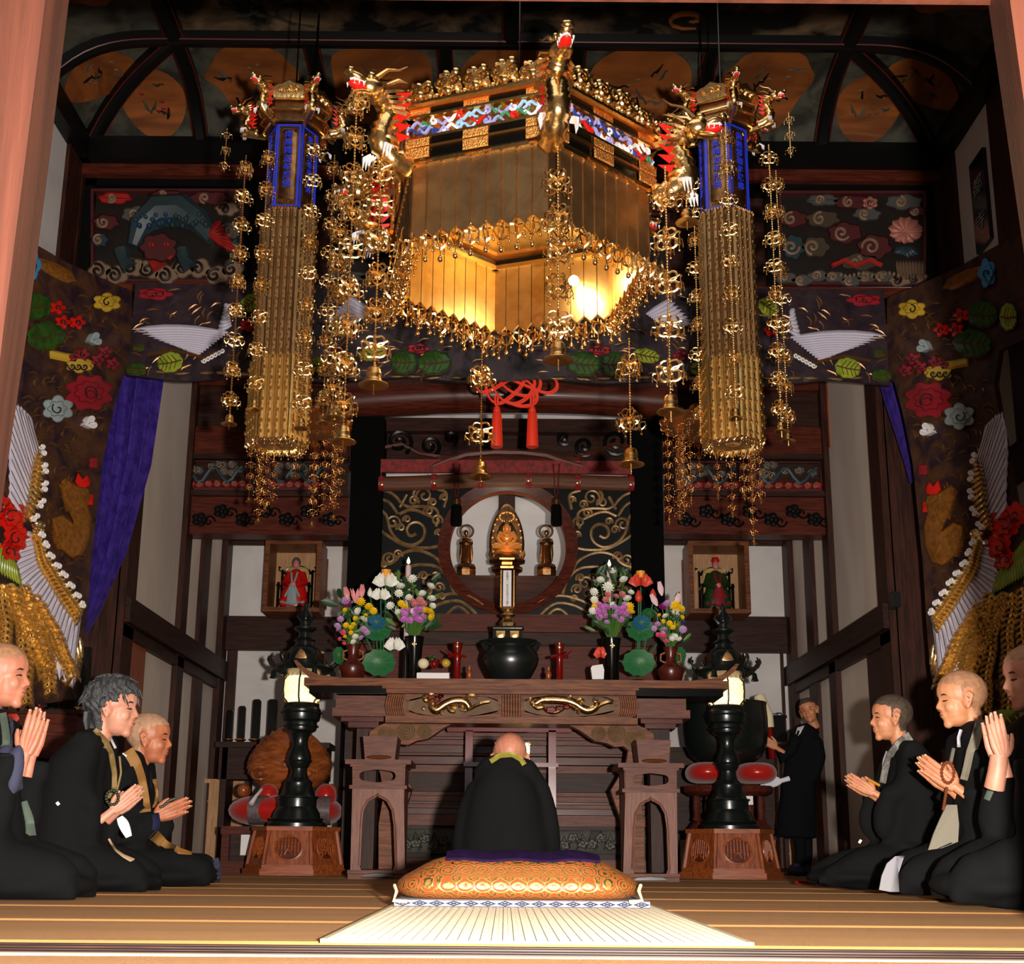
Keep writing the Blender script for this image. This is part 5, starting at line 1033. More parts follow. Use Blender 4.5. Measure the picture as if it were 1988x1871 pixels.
# ---------------------------------------------------------------- offering table
YT = 8.74; TT = P(985, 1318, YT).z
tab = thing('offering_table', 'large oiled wooden offering table with two gold dragons on its frieze', 'table', P(995, 1690, YT))
def tp(x0, y0, x1, y1, d=0.0, dep=.3, mt='tablewood', nm='moulding'): m = M(); m.boxp(x0, y0, x1, y1, YT + d, dep); return ob(nm, m, MT[mt], tab)
xl, xr = P(590, 1325, YT).x, P(1414, 1325, YT).x
m = M(); m.box(xl, xr, YT, YT + .5, P(985, 1333, YT).z, TT); ob('tabletop', m, MT['tablewood'], tab)
for s, x in ((-1, xl), (1, xr)):
    m = M(); pr = [(0, -.04), (-.10, .0), (-.19, .07), (-.22, .12), (-.20, .125), (-.13, .06), (-.04, .02), (.12, .0)]; q = [Vector((x - s * (.0) + s * (-a) * -1 * -1, YT - .002, TT + b)) for a, b in pr]
    q = [Vector((x + s * (a + .20), YT - .002, TT + b)) if False else Vector((x - s * a - s * .14, YT - .002, TT + b)) for a, b in pr]; m.prism(q, (0, .504, 0)); ob('upturned_end', m, MT['tablewood'], tab)
tp(600, 1333, 1404, 1348, .06, .4, 'black', 'recess'); tp(742, 1331, 1240, 1338, -.02, .3); tp(750, 1338, 1234, 1347, .0, .3)
tp(757, 1347, 1228, 1392, .06, .3, 'friezewood', 'frieze'); tp(748, 1391, 1238, 1404, -.02, .3)
tp(652, 1350, 758, 1374, .14, .3, 'rosewood'); tp(1228, 1356, 1332, 1378, .14, .3, 'rosewood'); tp(645, 1374, 752, 1390, .1, .35, 'rosewood'); tp(1236, 1378, 1340, 1394, .1, .35, 'rosewood')
tp(662, 1390, 745, 1400, .16, .3, 'redwood'); tp(1244, 1394, 1325, 1404, .16, .3, 'redwood')
tp(676, 1400, 735, 1412, .2, .25, 'redwood'); tp(1252, 1404, 1312, 1414, .2, .25, 'redwood')
for s, x in ((-1, 708), (1, 1283)): tp(x - 20, 1412, x + 20, 1696, .28, .2, 'darkwoodz', 'rear_leg')
F1 = YP(YT + .05)
for (x0, x1, n) in ((752, 787, 8), (974, 1011, 7), (1200, 1234, 8)):
    for k in range(n):
        x = x0 + (x1 - x0) * (k + .5) / n; m = M(); bulge = 5 * (1 if x0 < 800 else (-1 if x0 > 1100 else 0)); m.tubep(F1, [(x, 1347), (x - bulge * .6, 1358), (x - bulge, 1370), (x - bulge * .6, 1382), (x, 1391)], SC(1370, YT) * (x1 - x0) / n * .52, .01, 6); ob('ribbed_roll', m, MT['tablewood'], tab)
for (x0, x1) in ((790, 971), (1014, 1196)):
    m = M(); c = ((x0 + x1) / 2, 1370); hole = lambda a, c=c, x0=x0, x1=x1: c if a is None else (c[0] + (x1 - x0) * .485 * max(-1, min(1, 1.15 * cos(a))), c[1] + 19 * max(-1, min(1, 1.15 * sin(a)))); holeboard(m, F1, x0 - 3, 1348, x1 + 3, 1391, hole, (0, .03, 0), angset(c[0], c[1], x0 - 3, 1348, x1 + 3, 1391, 32)); ob('frieze_frame', m, MT['tablewood'], tab)
def gdragon(pts, r, legs, red, nm='gold_dragon'):
    pl = YP(YT + .03); m = M(); p = wl(pts); n = len(p); m.tubep(pl, p, [r * (.35 + .9 * sin(pi * min(1, (i + 3) / n * .8) ** .8)) * SC(1370, YT) if i < n * .8 else r * .45 * SC(1370, YT) * (n - i) / (n * .2) + .002 for i in range(n)], .02, 7); o = ob(nm, m, MT['gold'], tab, 60)
    for L in legs: m = M(); m.tubep(pl, wl(L), [.008 + .006 * sin(pi * i / len(wl(L))) for i in range(len(wl(L)))], .03, 5); ob('dragon_limb', m, MT['gold'], o)
    for x, y, rx, ry in red: m = M(); m.plate(pl, blob(x, y, rx, ry, 7, .25), .03, 2, base=.01); ob('red_flame', m, MT['redlac'], o)
    for k in range(16): m = M(); i = int(n * (.12 + .05 * k)) % n; m.ell(pl(p[i][0], p[i][1] - 5, .045), .008, 5, 4); ob('dragon_spine', m, MT['gold'], o)
gdragon([(820, 1355), (832, 1352), (842, 1362), (838, 1374), (848, 1380), (862, 1368), (880, 1360), (902, 1360), (912, 1372), (905, 1381), (892, 1378)], 7,
        [[(842, 1376), (848, 1384), (850, 1384)], [(856, 1372), (858, 1382), (856, 1387)], [(880, 1362), (888, 1372), (880, 1376), (876, 1372)], [(898, 1358), (910, 1350), (922, 1350), (926, 1356)], [(910, 1378), (922, 1370), (936, 1364), (952, 1362)], [(826, 1350), (836, 1347), (846, 1352)], [(822, 1358), (832, 1362)], [(826, 1372), (820, 1378)], [(890, 1372), (900, 1366), (905, 1360)], [(866, 1362), (872, 1380), (884, 1382)]], [(838, 1354, 10, 6), (848, 1358, 8, 6), (856, 1351, 6, 4)])
gdragon([(1030, 1364), (1040, 1367), (1048, 1360), (1056, 1358), (1080, 1358), (1102, 1360), (1118, 1366), (1128, 1374), (1142, 1380), (1156, 1374), (1162, 1364), (1150, 1360), (1156, 1356)], 7,
        [[(1030, 1362), (1026, 1360), (1030, 1356), (1036, 1360)], [(1050, 1366), (1060, 1380), (1076, 1384), (1090, 1378), (1100, 1370)], [(1116, 1362), (1128, 1356), (1134, 1362)], [(1120, 1372), (1124, 1382), (1122, 1386)], [(1150, 1380), (1162, 1370), (1180, 1362), (1190, 1364)], [(1140, 1378), (1148, 1372), (1170, 1368)], [(1092, 1362), (1104, 1356), (1110, 1350)], [(1034, 1368), (1044, 1376), (1056, 1372)], [(1104, 1366), (1118, 1378)]], [(1070, 1378, 12, 7), (1086, 1374, 9, 5), (1100, 1372, 8, 5)])
for s in (-1, 1):       # cabriole brackets with cloud scrolls
    X = lambda x: x if s < 0 else 1986 - x; dy = 0 if s < 0 else 4
    m = M(); pts = [(746, 1404), (880, 1404), (862, 1412), (845, 1424), (830, 1434), (808, 1438), (792, 1446), (775, 1444), (766, 1452), (770, 1475), (782, 1500), (800, 1530), (790, 1560), (775, 1600), (770, 1690), (735, 1690), (735, 1600), (745, 1540), (738, 1500), (722, 1470), (714, 1440), (718, 1420), (732, 1410)]
    pts = [(X(x), y + dy) for x, y in pts]; m.prismp(pts, YT + .08, .12); ob('cabriole_leg', m, MT['tablewood'], tab)
    B1 = YP(YT + .08)
    for (x, y, r) in ((760, 1430, 14), (789, 1419, 17), (824, 1420, 13), (744, 1424, 9)):
        for q in range(4): m = M(); m.tubep(B1, [(X(x) + r * (1 - q * .26) * cos(a), y + dy + r * (1 - q * .26) * sin(a)) for a in [2 * pi * i / 20 for i in range(20)]], .0075, .008, 5, closed=True); ob('cloud_ring', m, MT['friezewood'], tab)
# ---------------------------------------------------------------- red lacquer reading desk with gilt framed tablet
YD = 9.4
t = thing('lacquer_desk', 'dark red lacquer reading desk standing in front of the dais behind the bowing monk', 'desk', (P(990, 1690, YD).x, YD, 0))
for x in (910, 1072): m = M(); q = P(x, 1500, YD); m.box(q.x - .028, q.x + .028, YD - .02, YD + .04, 0, P(x, 1418, YD).z); ob('post', m, MT['redlac'], t)
m = M(); m.boxp(868, 1411, 1110, 1420, YD - .02, .1); ob('top_rail', m, MT['redlac'], t)
m = M(); m.boxp(900, 1480, 1084, 1488, YD - .1, .3); ob('shelf', m, MT['redlac'], t)
g = thing('framed_tablet', 'small gilt-framed green tablet showing just above the bowing monk', 'frame', P(996, 1480, YD))
m = M(); m.ring([P(960, 1441, YD), P(1029, 1441, YD), P(1027, 1479, YD), P(962, 1479, YD)], [P(970, 1449, YD), P(1020, 1449, YD), P(1018, 1472, YD), P(972, 1472, YD)], (0, .04, 0)); ob('gilt_moulding', m, MT['gold'], g)
for k in range(12): m = M(); m.ell(P(962 + k * 6, 1442 + 2 * (k % 2), YD - .01), (.012, .01, .012), 6, 4); ob('gilt_knob', m, MT['gold'], g)
m = M(); m.boxp(968, 1447, 1022, 1474, YD + .03, .02); ob('green_plate', m, mat('dark_teal', srgb(22, 66, 58), .3), g)
for x in (964, 1026): m = M(); m.tube([P(x, 1473, YD - .01), P(x + 3, 1480, YD - .01)], .014, 6); ob('foot', m, MT['gold'], g)
# ---------------------------------------------------------------- rosewood side stands with trapezoid boxes
def stand(x0, dy, lab, lab2):
    Y = 8.28; X = lambda x: x - 670 + x0; base = P(X(733), 1700, Y); base.z = 0; t = thing('side_stand', lab, 'stand', base, 'rosewood side stands')
    y = lambda v: v + dy; zt_ = P(X(733), y(1474), Y).z
    def bx_(a, b, c, d, Y_, dep, nm, mt='rosewoodz'):
        m = M(); m.boxp(X(a), y(b), X(c), y(d), Y_, dep); return ob(nm, m, MT[mt], t)
    bx_(670, 1474, 798, 1483, Y - .03, .46, 'stand_top', 'rosewood'); bx_(680, 1483, 788, 1488, Y - .01, .42, 'moulding', 'rosewood'); bx_(678, 1524, 790, 1531, Y - .02, .44, 'moulding', 'rosewood'); bx_(674, 1689, 790, 1696, Y - .03, .46, 'base_rail', 'rosewood')
    m = M(); q = P(X(676), y(1690), Y); q2 = P(X(788), y(1690), Y); m.box(q.x, q2.x, Y - .02, Y + .43, 0, q.z - .02); ob('base_board', m, MT['rosewood'], t)
    pf = YP(Y); hole = lambda a: (X(733), y(1506)) if a is None else (X(733) + 35 * math.copysign(abs(cos(a)) ** .8, cos(a)), y(1506) + 12.5 * math.copysign(abs(sin(a)) ** .7, sin(a)) * (1 - .12 * abs(cos(3 * a))))
    for dd in (0, .36):
        m = M(); holeboard(m, YP(Y + dd), X(684), y(1488), X(784), y(1524), hole, (0, .035, 0), angset(X(733), y(1506), X(684), y(1488), X(784), y(1524), 32)); ob('pierced_panel', m, MT['rosewood'], t)
        pts = [(684, 1531), (784, 1531), (786, 1689), (766, 1689), (769, 1680), (766, 1600), (762, 1572), (752, 1554), (742, 1548), (736, 1546), (733, 1541), (730, 1546), (724, 1548), (714, 1554), (704, 1572), (701, 1600), (698, 1680), (701, 1689), (680, 1689)]
        m = M(); m.prismp([(X(a), y(b)) for a, b in pts], Y + dd, .03); ob('arched_front', m, MT['rosewoodz'], t)
        m = M(); m.tubep(YP(Y + dd), [(X(a), y(b)) for a, b in pts[3:-2]], .009, .0, 5); ob('arch_bead', m, MT['rosewoodz'], t)
    for a, b in ((684, 1), (784, -1)):
        q = P(X(a), y(1560), Y); m = M(); m.box(q.x, q.x + b * .03, Y + .03, Y + .36, P(X(a), y(1689), Y).z, P(X(a), y(1488), Y).z)
        ob('side_board', m, MT['rosewoodz'], t)
    m = M(); m.plate(YP(Y - .02), [(X(700), y(1703)), (X(706), y(1696)), (X(733), y(1694)), (X(760), y(1696)), (X(766), y(1703))], .01, 1); ob('base_carving', m, MT['bmetal'], t)
    b = thing('offering_box', lab2, 'box', (base.x, Y + .15, zt_), 'pinkish wooden boxes on the side stands')
    A = [P(X(705), y(1441), Y + .05), P(X(772), y(1441), Y + .05)]; hh = .155; w0, w1 = (A[1].x - A[0].x) / 2, (A[1].x - A[0].x) / 2 * .86; cx = (A[0].x + A[1].x) / 2; vs = []
    for (w, z) in ((w1, zt_ + .001), (w0, zt_ + hh)): vs += [(cx - w, Y + .03 + (w0 - w), z), (cx + w, Y + .03 + (w0 - w), z), (cx + w, Y + .33 - (w0 - w), z), (cx - w, Y + .33 - (w0 - w), z)]
    m = M(); m.add(vs, [(3, 2, 1, 0), (0, 1, 5, 4), (1, 2, 6, 5), (2, 3, 7, 6), (3, 0, 4, 7)]); vs2 = [(cx + (a[0] - cx) * .88, Y + .18 + (a[1] - Y - .18) * .88, a[2] + (.01 if i < 4 else 0)) for i, a in enumerate(vs)]
    m.add(vs2, [(0, 1, 2, 3), (4, 5, 1, 0), (5, 6, 2, 1), (6, 7, 3, 2), (7, 4, 0, 3)]); n = len(m.v); m.f += [(4, 5, 13, 12), (5, 6, 14, 13), (6, 7, 15, 14), (7, 4, 12, 15)]; ob('box_body', m, MT['rosewood'], b, 20)
    m = M(); m.ell((cx, Y - .0, zt_ + .015), (.085, .03, .014), 14, 6); m.tube([(cx - .05, Y - .0, zt_ + .0), (cx - .05, Y - .0, zt_ + .02)], .01, 5); ob('knob_rest', m, MT['tablewood'], b)
stand(670, 0, 'pinkish rosewood stand with arched front, left of the bowing monk', 'pinkish wooden tapered box on the left stand')
stand(1200, 7, 'pinkish rosewood stand with arched front, right of the bowing monk', 'pinkish wooden tapered box on the right stand')
# ================================================================ FLOOR LANTERNS ON WOODEN PEDESTALS
def flantern(xc, dy, lab, lab2):
    Y = 9.5; s = SC(1500, Y); c = P(xc, 1605 + dy, Y); zt_ = c.z
    p = thing('hexagonal_pedestal', lab2, 'pedestal', (c.x, Y, 0), 'orange wooden lantern pedestals')
    def hx(k, r, z): a = -pi / 3 * k - pi / 3 * 1; return Vector((c.x + r * cos(a), Y + r * sin(a), z))
    r0, r1 = 92 * s, 78 * s
    m = M(); m.prism([hx(k, r0 + .03, 0) for k in range(6)], (0, 0, .045)); m.prism([hx(k, r0 + .01, .045) for k in range(6)], (0, 0, .03)); ob('plinth', m, MT['zelkova'], p)
    m = M(); m.prism([hx(k, r1 + .03, zt_ - .03) for k in range(6)], (0, 0, .03)); ob('top_board', m, MT['zelkova'], p)
    for k in range(6):
        A0, B0, A1, B1 = hx(k, r0 - .01, .075), hx(k + 1, r0 - .01, .075), hx(k, r1, zt_ - .03), hx(k + 1, r1, zt_ - .03); m = M()
        n3 = ((A0 + B0) / 2 - Vector((c.x, Y, .075))).normalized(); m.prism([A0, B0, B1, A1], -n3 * .02); sp = ob('side_panel', m, MT['zelkovaz'], p)
        pl = lambda u, v_, off=0.0: (A0.lerp(B0, u)).lerp(A1.lerp(B1, u), v_) + n3 * off
        m = M(); m.tube([pl(.5 + .3 * (cos(a)), .5 + .36 * sin(a), .004) for a in [2 * pi * i / 20 for i in range(20)]], .008, 5, closed=True); ob('oval_moulding', m, MT['zelkova'], sp)
        m = M(); m.prism([pl(.5 + .28 * cos(a), .5 + .34 * sin(a), .001) for a in [2 * pi * i / 20 for i in range(20)]], n3 * .002); ob('oval_recess', m, MT['redwood'], sp)
        for j in range(7): u = .28 + .44 * j / 6; hh = .33 * sqrt(max(0, 1 - ((u - .5) / .28) ** 2)); m = M(); m.tube([pl(u, .5 - hh * (.3 if abs(j - 3) < 2 else .9), .008), pl(u, .5 + hh * .95, .008)], .006, 5); ob('oval_bar', m, MT['zelkova'], sp)
        m = M(); m.tube([pl(.42, .3, .01), pl(.5, .5, .012), pl(.58, .3, .01)], .007, 5); ob('leaf_motif', m, MT['zelkova'], sp)
        m = M(); m.tube([A0, A1], .018, 6); ob('corner_post', m, MT['zelkovaz'], p)
    t = thing('floor_lantern', lab, 'lantern', (c.x, Y, zt_), 'tall black metal floor lanterns'); B = Vector((c.x, Y, zt_)); z = lambda y: P(xc, y + dy, Y).z - zt_
    prof = [(0, 0), (56, 1605), (56, 1598), (50, 1594), (46, 1588), (44, 1578), (37, 1566), (37, 1556), (38, 1548), (34, 1544), (29, 1530), (27, 1522), (28, 1518), (19, 1510), (16, 1500), (16, 1492), (20, 1486), (23, 1477), (23, 1468), (20, 1458), (16, 1450), (15, 1440), (17, 1430), (20, 1424), (30, 1418), (32, 1410), (31, 1402), (36, 1398), (38, 1390), (38, 1378), (35, 1374), (34, 1366), (30, 1364), (0, 1364)]
    m = M(); m.lathe(B, [(0, 0)] + [(r * s, max(0, z(y))) for r, y in prof[1:]], 24); ob('stem', m, MT['bmetal'], t, 30)
    for y, r in ((1590, 50), (1548, 39), (1477, 24), (1410, 33), (1384, 39)): m = M(); m.tube([B + Vector((r * s * cos(a), r * s * sin(a), z(y))) for a in [2 * pi * i / 24 for i in range(24)]], .008, 5, closed=True); ob('ring_moulding', m, MT['bmetal'], t)
    m = M(); m.lathe(B, [(28 * s, z(1364)), (36 * s, z(1356)), (38 * s, z(1340)), (37 * s, z(1322)), (30 * s, z(1313))], 12); ob('glowing_lattice', m, mat('lantern_glow', (1, .85, .5), .5, col2=(.9, .6, .25), scale=60, emit=(1, .72, .34), es=2.4), t, label='glowing cream lattice')
    for k in range(6): a = k * pi / 3 + .5; m = M(); m.tube([B + Vector((r * s * cos(a), r * s * sin(a), z(y))) for r, y in ((30, 1364), (37.5, 1356), (39, 1340), (38, 1322), (30, 1313))], .007, 5); ob('cage_rib', m, MT['bmetal'], t)
    m = M()
    for j in range(7):
        yy = 1318 + j * 6.5; r = (36.6 if 0 < j < 6 else 33) * s
        for i in range(18): a = 2 * pi * (i + .5 * (j % 2)) / 18; m.tube([B + Vector(((r + .004) * cos(a + q), (r + .004) * sin(a + q), z(yy) + w_)) for q, w_ in ((-.12, 0), (0, .022), (.12, 0), (0, -.022))], .0022, 3, closed=True)
    ob('lattice_work', m, MT['goldsoft'], t, kind='stuff')
    m = M(); m.lathe(B, [(30 * s, z(1314)), (56 * s, z(1304)), (60 * s, z(1298)), (58 * s, z(1293)), (40 * s, z(1290)), (38 * s, z(1280)), (34 * s, z(1266)), (26 * s, z(1258)), (20 * s, z(1254)), (18 * s, z(1246)), (22 * s, z(1243)), (14 * s, z(1238)), (12 * s, z(1228)), (22 * s, z(1222)), (22 * s, z(1218)), (10 * s, z(1214)), (10 * s, z(1206)), (0, z(1204))], 24); ob('roof', m, MT['bmetal'], t, 30)
    m = M(); m.ell(B + Vector((0, 0, z(1200))), (8 * s, 8 * s, 8 * s), 12, 8); m.lathe(B, [(9 * s, z(1198)), (10 * s, z(1190)), (6 * s, z(1182)), (7 * s, z(1176)), (0, z(1164))], 8)
    for k in range(6): a = k * pi / 3; m.tube([B + Vector((8 * s * cos(a), 8 * s * sin(a), z(1206))), B + Vector((17 * s * cos(a), 17 * s * sin(a), z(1196))), B + Vector((12 * s * cos(a), 12 * s * sin(a), z(1186)))], [.014, .012, .003], 5)
    ob('flame_finial', m, MT['bmetal'], t, 40)
    bm_ = M(); bm_.lathe((0, 0, 0), [(0, 0), (.012, -.004), (.02, -.02), (.024, -.05), (.034, -.07), (.03, -.075), (0, -.06)], 10); bme = mesh_data('wind_bell', bm_, MT['bmetal'])
    for k in range(6):
        a = k * pi / 3 + .0; d = Vector((cos(a), sin(a), 0)); m = M(); e = [(52, 1298), (60, 1292), (66, 1284), (68, 1276), (64, 1270)]; m.tube([B + d * r * s + Vector((0, 0, z(y))) for r, y in e], [.02, .018, .014, .01, .004], 6); m.tube([B + d * 60 * s + Vector((0, 0, z(1290))), B + d * 66 * s + Vector((0, 0, z(1290))), B + d * 72 * s + Vector((0, 0, z(1280))), B + d * 70 * s + Vector((0, 0, z(1272)))], [.01, .01, .008, .003], 5)
        m.ell(B + d * 64 * s + Vector((0, 0, z(1279))), .014, 6, 4); o = ob('curling_arm', m, MT['bmetal'], t); inst('wind_bell', bme, t, B + d * 59 * s + Vector((0, 0, z(1300))), 0, .9)
        m = M(); m.plate(lambda x, y, off=0.0, a=a: B + Vector((cos(a + x) * (39 * s + off + y * 0), sin(a + x) * (39 * s + off), z(1275) + y)), [(.25, -.03), (.5, -.035), (.8, -.03), (.7, .02), (.5, .045), (.35, .02)], .004, .01); ob('roof_crest', m, MT['bronze'], t)
    lamp('lantern_lamp', 'POINT', B + Vector((0, 0, z(1338))), 2.0, (1, .7, .36), .04)
flantern(575, 0, 'black metal floor lantern with glowing lattice, left of the offering table', 'orange wooden hexagonal pedestal under the left lantern')
flantern(1417, 5, 'black metal floor lantern with glowing lattice, right of the offering table', 'orange wooden hexagonal pedestal under the right lantern')
# ---------------------------------------------------------------- fish drum and bell bowl
Y = 10.42; s = SC(1500, Y)
st = thing('drum_stand', 'dark red wooden stand carrying the fish drum and its cushion', 'stand', (P(556, 1700, Y).x, Y, 0))
m = M(); cx = P(556, 1650, Y).x; zt_ = P(556, 1606, Y).z
m.box(cx - 106 * s, cx + 106 * s, Y - .42, Y + .35, zt_ - .06, zt_); ob('top_board', m, MT['redwood'], st); m = M(); m.box(cx - 112 * s, cx + 112 * s, Y - .43, Y + .38, 0, .09); ob('base_board', m, MT['redwood'], st)
for sx in (-1, 1):
    for sy_ in (-1, 1):
        m = M(); m.box(cx + sx * 98 * s - .03, cx + sx * 98 * s + .03, Y - .03 + sy_ * .33 - .03, Y - .03 + sy_ * .33 + .03, .09, zt_ - .06); ob('leg', m, MT['redwood'], st)
m = M(); m.box(cx - 96 * s, cx + 96 * s, Y - .3, Y - .28, .09, zt_ - .06); ob('back_panel', m, MT['darkwood'], st)
m = M(); m.boxp(467, 1620, 489, 1660, Y - .4, .005); ob('paper_charm', m, MT['white'], st, label='white paper charm')
def cushion(name, c, rx, ry, rz_, mt, lab, cat='cushion', n=28, sq=3.0):
    m = M(); vs = []; fs = []; K_ = 12
    for j in range(K_ + 1):
        t = -pi / 2 + pi * j / K_
        for i in range(n):
            a = 2 * pi * i / n; q = 1 / (abs(cos(a)) ** sq + abs(sin(a)) ** sq) ** (1 / sq); e = abs(cos(t)) ** .55; vs.append((c[0] + rx * q * cos(a) * e, c[1] + ry * q * sin(a) * e, c[2] + rz_ * sin(t)))
    for j in range(K_):
        for i in range(n): fs.append((j * n + i, j * n + (i + 1) % n, (j + 1) * n + (i + 1) % n, (j + 1) * n + i))
    fs += [tuple(range(n - 1, -1, -1)), tuple(K_ * n + i for i in range(n))]; m.add(vs, fs); return m
MT['redsatin'] = mat('red_satin', srgb(178, 26, 16), .25, sheen=.3, bump=.2, bscale=8); MT['greysatin'] = mat('grey_brocade', srgb(112, 98, 98), .4, col2=srgb(90, 76, 78), scale=50)
cu = thing('drum_cushion', 'red satin cushion with grey brocade patches under the fish drum', 'cushion', (cx, Y, zt_)); m = cushion('c', (cx, Y - .05, zt_ + .13), 108 * s, .38, .13, None, None); ob('cushion_body', m, MT['redsatin'], cu, 60)
for a0, b0 in (((480, 1556), (525, 1606)), ((600, 1556), (640, 1600))):
    m = M(); q = lambda u, v_: Vector((P(a0[0] + (b0[0] - a0[0]) * u, 1580, Y - .4).x, Y - .05 - .36 * abs(cos((v_ - .5) * 2.2)) ** .55 - .012, zt_ + .13 + .13 * sin((v_ - .5) * 2.2))); m.grid(q, 4, 8, (0, .01, 0)); ob('brocade_patch', m, MT['greysatin'], cu)
for x in (520, 632): m = M(); m.ell(P(x, 1545, Y - .22), (.09, .08, .1), 10, 8); ob('corner_pad', m, MT['redsatin'], cu, 60)
m = M(); m.tube([P(487, 1560, Y - .45), P(497, 1545, Y - .4), P(508, 1532, Y - .3)], [.02, .014, .01], 6); ob('white_tassel', m, MT['white'], cu)
dr = thing('fish_drum', 'large varnished brown wooden fish drum on a red cushion, behind the left lantern', 'drum', P(560, 1540, Y)); c = P(563, 1485, Y); zb = zt_ + .245
m = M(); vs = []; fs = []; n = 32; K_ = 20; Hh = P(563, 1405, Y).z - zb
for j in range(K_ + 1):
    t = j / K_; r = (sin(pi * t) ** .62) * (1.12 - .42 * t)
    for i in range(n): a = 2 * pi * i / n; g = 1 + .012 * sin(a * 14) * sin(pi * t) ; slit = .9 if (.16 < t < .24 and sin(a) < -.0) else 1; vs.append((c.x + 88 * s * r * cos(a) * g, Y + .30 * r * sin(a) * g * slit, zb + Hh * t))
for j in range(K_):
    for i in range(n): fs.append((j * n + i, j * n + (i + 1) % n, (j + 1) * n + (i + 1) % n, (j + 1) * n + i))
m.add(vs, fs); ob('drum_body', m, MT['fishwood'], dr, 60)
for k in range(9):
    m = M(); t0 = .34 + .065 * k; r = sin(pi * t0) ** .62 * (1.12 - .42 * t0); m.tube([(c.x + 88 * s * r * 1.005 * cos(a), Y + .30 * r * 1.005 * sin(a), zb + Hh * (t0 + .03 * sin(a * 9))) for a in [pi + pi * i / 24 for i in range(25)]], .006, 4); ob('carved_scale_line', m, MT['fishwood'], dr)
for g_ in (-1, 1):
    m = M(); m.tube([(c.x + g_ * (46 + 16 * cos(a)) * s, Y - .27 + .05 * abs(cos(a)), zb + Hh * .3 + 12 * s * sin(a)) for a in [2 * pi * i / 14 for i in range(14)]], .012, 5, closed=True); m.ell((c.x + g_ * 46 * s, Y - .24, zb + Hh * .3), .03, 8, 6); ob('carved_eye', m, MT['fishwood'], dr)
    m = M(); m.ell((c.x + g_ * 84 * s, Y - .05, zb + .05), (.06, .08, .06), 8, 6); ob('carved_jaw', m, MT['fishwood'], dr, 60)
# bowl bell
cx = P(1415, 1560, Y).x; s = SC(1500, Y); zt_ = P(1415, 1524, Y).z
st = thing('bell_stand', 'red lacquered turned stand under the big black bowl bell', 'stand', (cx, Y, 0))
m = M(); m.lathe((cx, Y, 0), [(0, 0), (80 * s, 0), (84 * s, .05), (70 * s, .16), (84 * s, .26), (86 * s, .36), (70 * s, .44), (40 * s, .46), (40 * s, .48)], 8, ph=pi / 8, sy=.8); ob('carved_base', m, MT['redwood'], st, 30)
for k in range(6): a = k * pi / 3; m = M(); m.lathe((cx + 62 * s * cos(a), Y + .24 * sin(a), .44), [(.04, 0), (.03, .04), (.035, .12), (.028, .2), (.035, zt_ - .52)], 8); ob('baluster', m, MT['redwood'], st)
m = M(); m.lathe((cx, Y, zt_ - .09), [(0, 0), (74 * s, 0), (86 * s, .03), (86 * s, .08), (0, .08)], 12, sy=.8); ob('top_board', m, MT['redwood'], st)
cu = thing('bell_cushion', 'shiny red cushion rolls under the big black bowl bell', 'cushion', (cx, Y, zt_))
for g_ in (-1, 1): m = cushion('c', (cx + g_ * 47 * s, Y - .12, zt_ + .09), 39 * s, .26, .085, None, None, sq=2.4); ob('cushion_lobe', m, MT['redsatin'], cu, 60)
bb = thing('bowl_bell', 'very large black metal bowl bell behind the right lantern', 'bell', (cx, Y, zt_ + .17)); zb = zt_ + .175; z = lambda y: P(1408, y, Y).z - zb
m = M(); cx2 = P(1408, 1420, Y).x; m.lathe((cx2, Y, zb), [(0, 0), (50 * s, .0), (70 * s, z(1468)), (80 * s, z(1445)), (83 * s, z(1420)), (83 * s, z(1395)), (81 * s, z(1372)), (82 * s, z(1364)), (79 * s, z(1364)), (77 * s, z(1375)), (79 * s, z(1420)), (50 * s, z(1462)), (0, z(1466))], 32, sy=.85); ob('bell_bowl', m, MT['bmetal'], bb, 50)
mal = thing('bell_striker', 'cream padded bell striker held up by the standing man beside the bowl bell', 'striker', P(1490, 1455, 10.62)); m = M(); m.tube([P(1493, 1412, 10.62), P(1490, 1390, 10.62), P(1474, 1352, 10.62), P(1473, 1349, 10.62)], [.045, .05, .05, .04], 14); ob('padded_head', m, MT['cream'], mal, 50); m = M(); m.tube([P(1500, 1472, 10.62), P(1497, 1450, 10.62), P(1493, 1412, 10.62)], .028, 10); ob('red_handle', m, MT['redlac'], mal)
m = M(); m.boxp(1449, 1545, 1462, 1562, 9.72, .01); single('white_paper', m, MT['white'], 'small white folded paper beside the stem of the right lantern', 'paper')
# ================================================================ THINGS ON THE OFFERING TABLE
YO = YT + .21; zt_ = TT
def at(x): p = P(x, 1316, YO); return Vector((p.x, YO, zt_ + .001))
s = SC(1250, YO)
def zof(y, x=985, Y_=YO): return P(x, y, Y_).z - zt_
ib = thing('incense_burner', 'wide glossy black bronze incense burner in the middle of the offering table', 'burner', at(991)); m = M()
m.lathe(at(991), [(0, 0), (30 * s, 0), (40 * s, .04), (52 * s, zof(1292)), (55 * s, zof(1280)), (52 * s, zof(1268)), (44 * s, zof(1259)), (42 * s, zof(1254)), (50 * s, zof(1247)), (52 * s, zof(1244)), (44 * s, zof(1245)), (36 * s, zof(1262)), (0, zof(1266))], 32, sy=.78); ob('bowl', m, MT['bmetal'], ib, 40)
for g_ in (-1, 1): m = M(); m.tube([at(991 + g_ * 44) + Vector((0, 0, zof(1262))), at(991 + g_ * 50) + Vector((0, 0, zof(1254))), at(991 + g_ * 54) + Vector((0, 0, zof(1246)))], [.03, .026, .02], 8); ob('ear_handle', m, MT['bmetal'], ib)
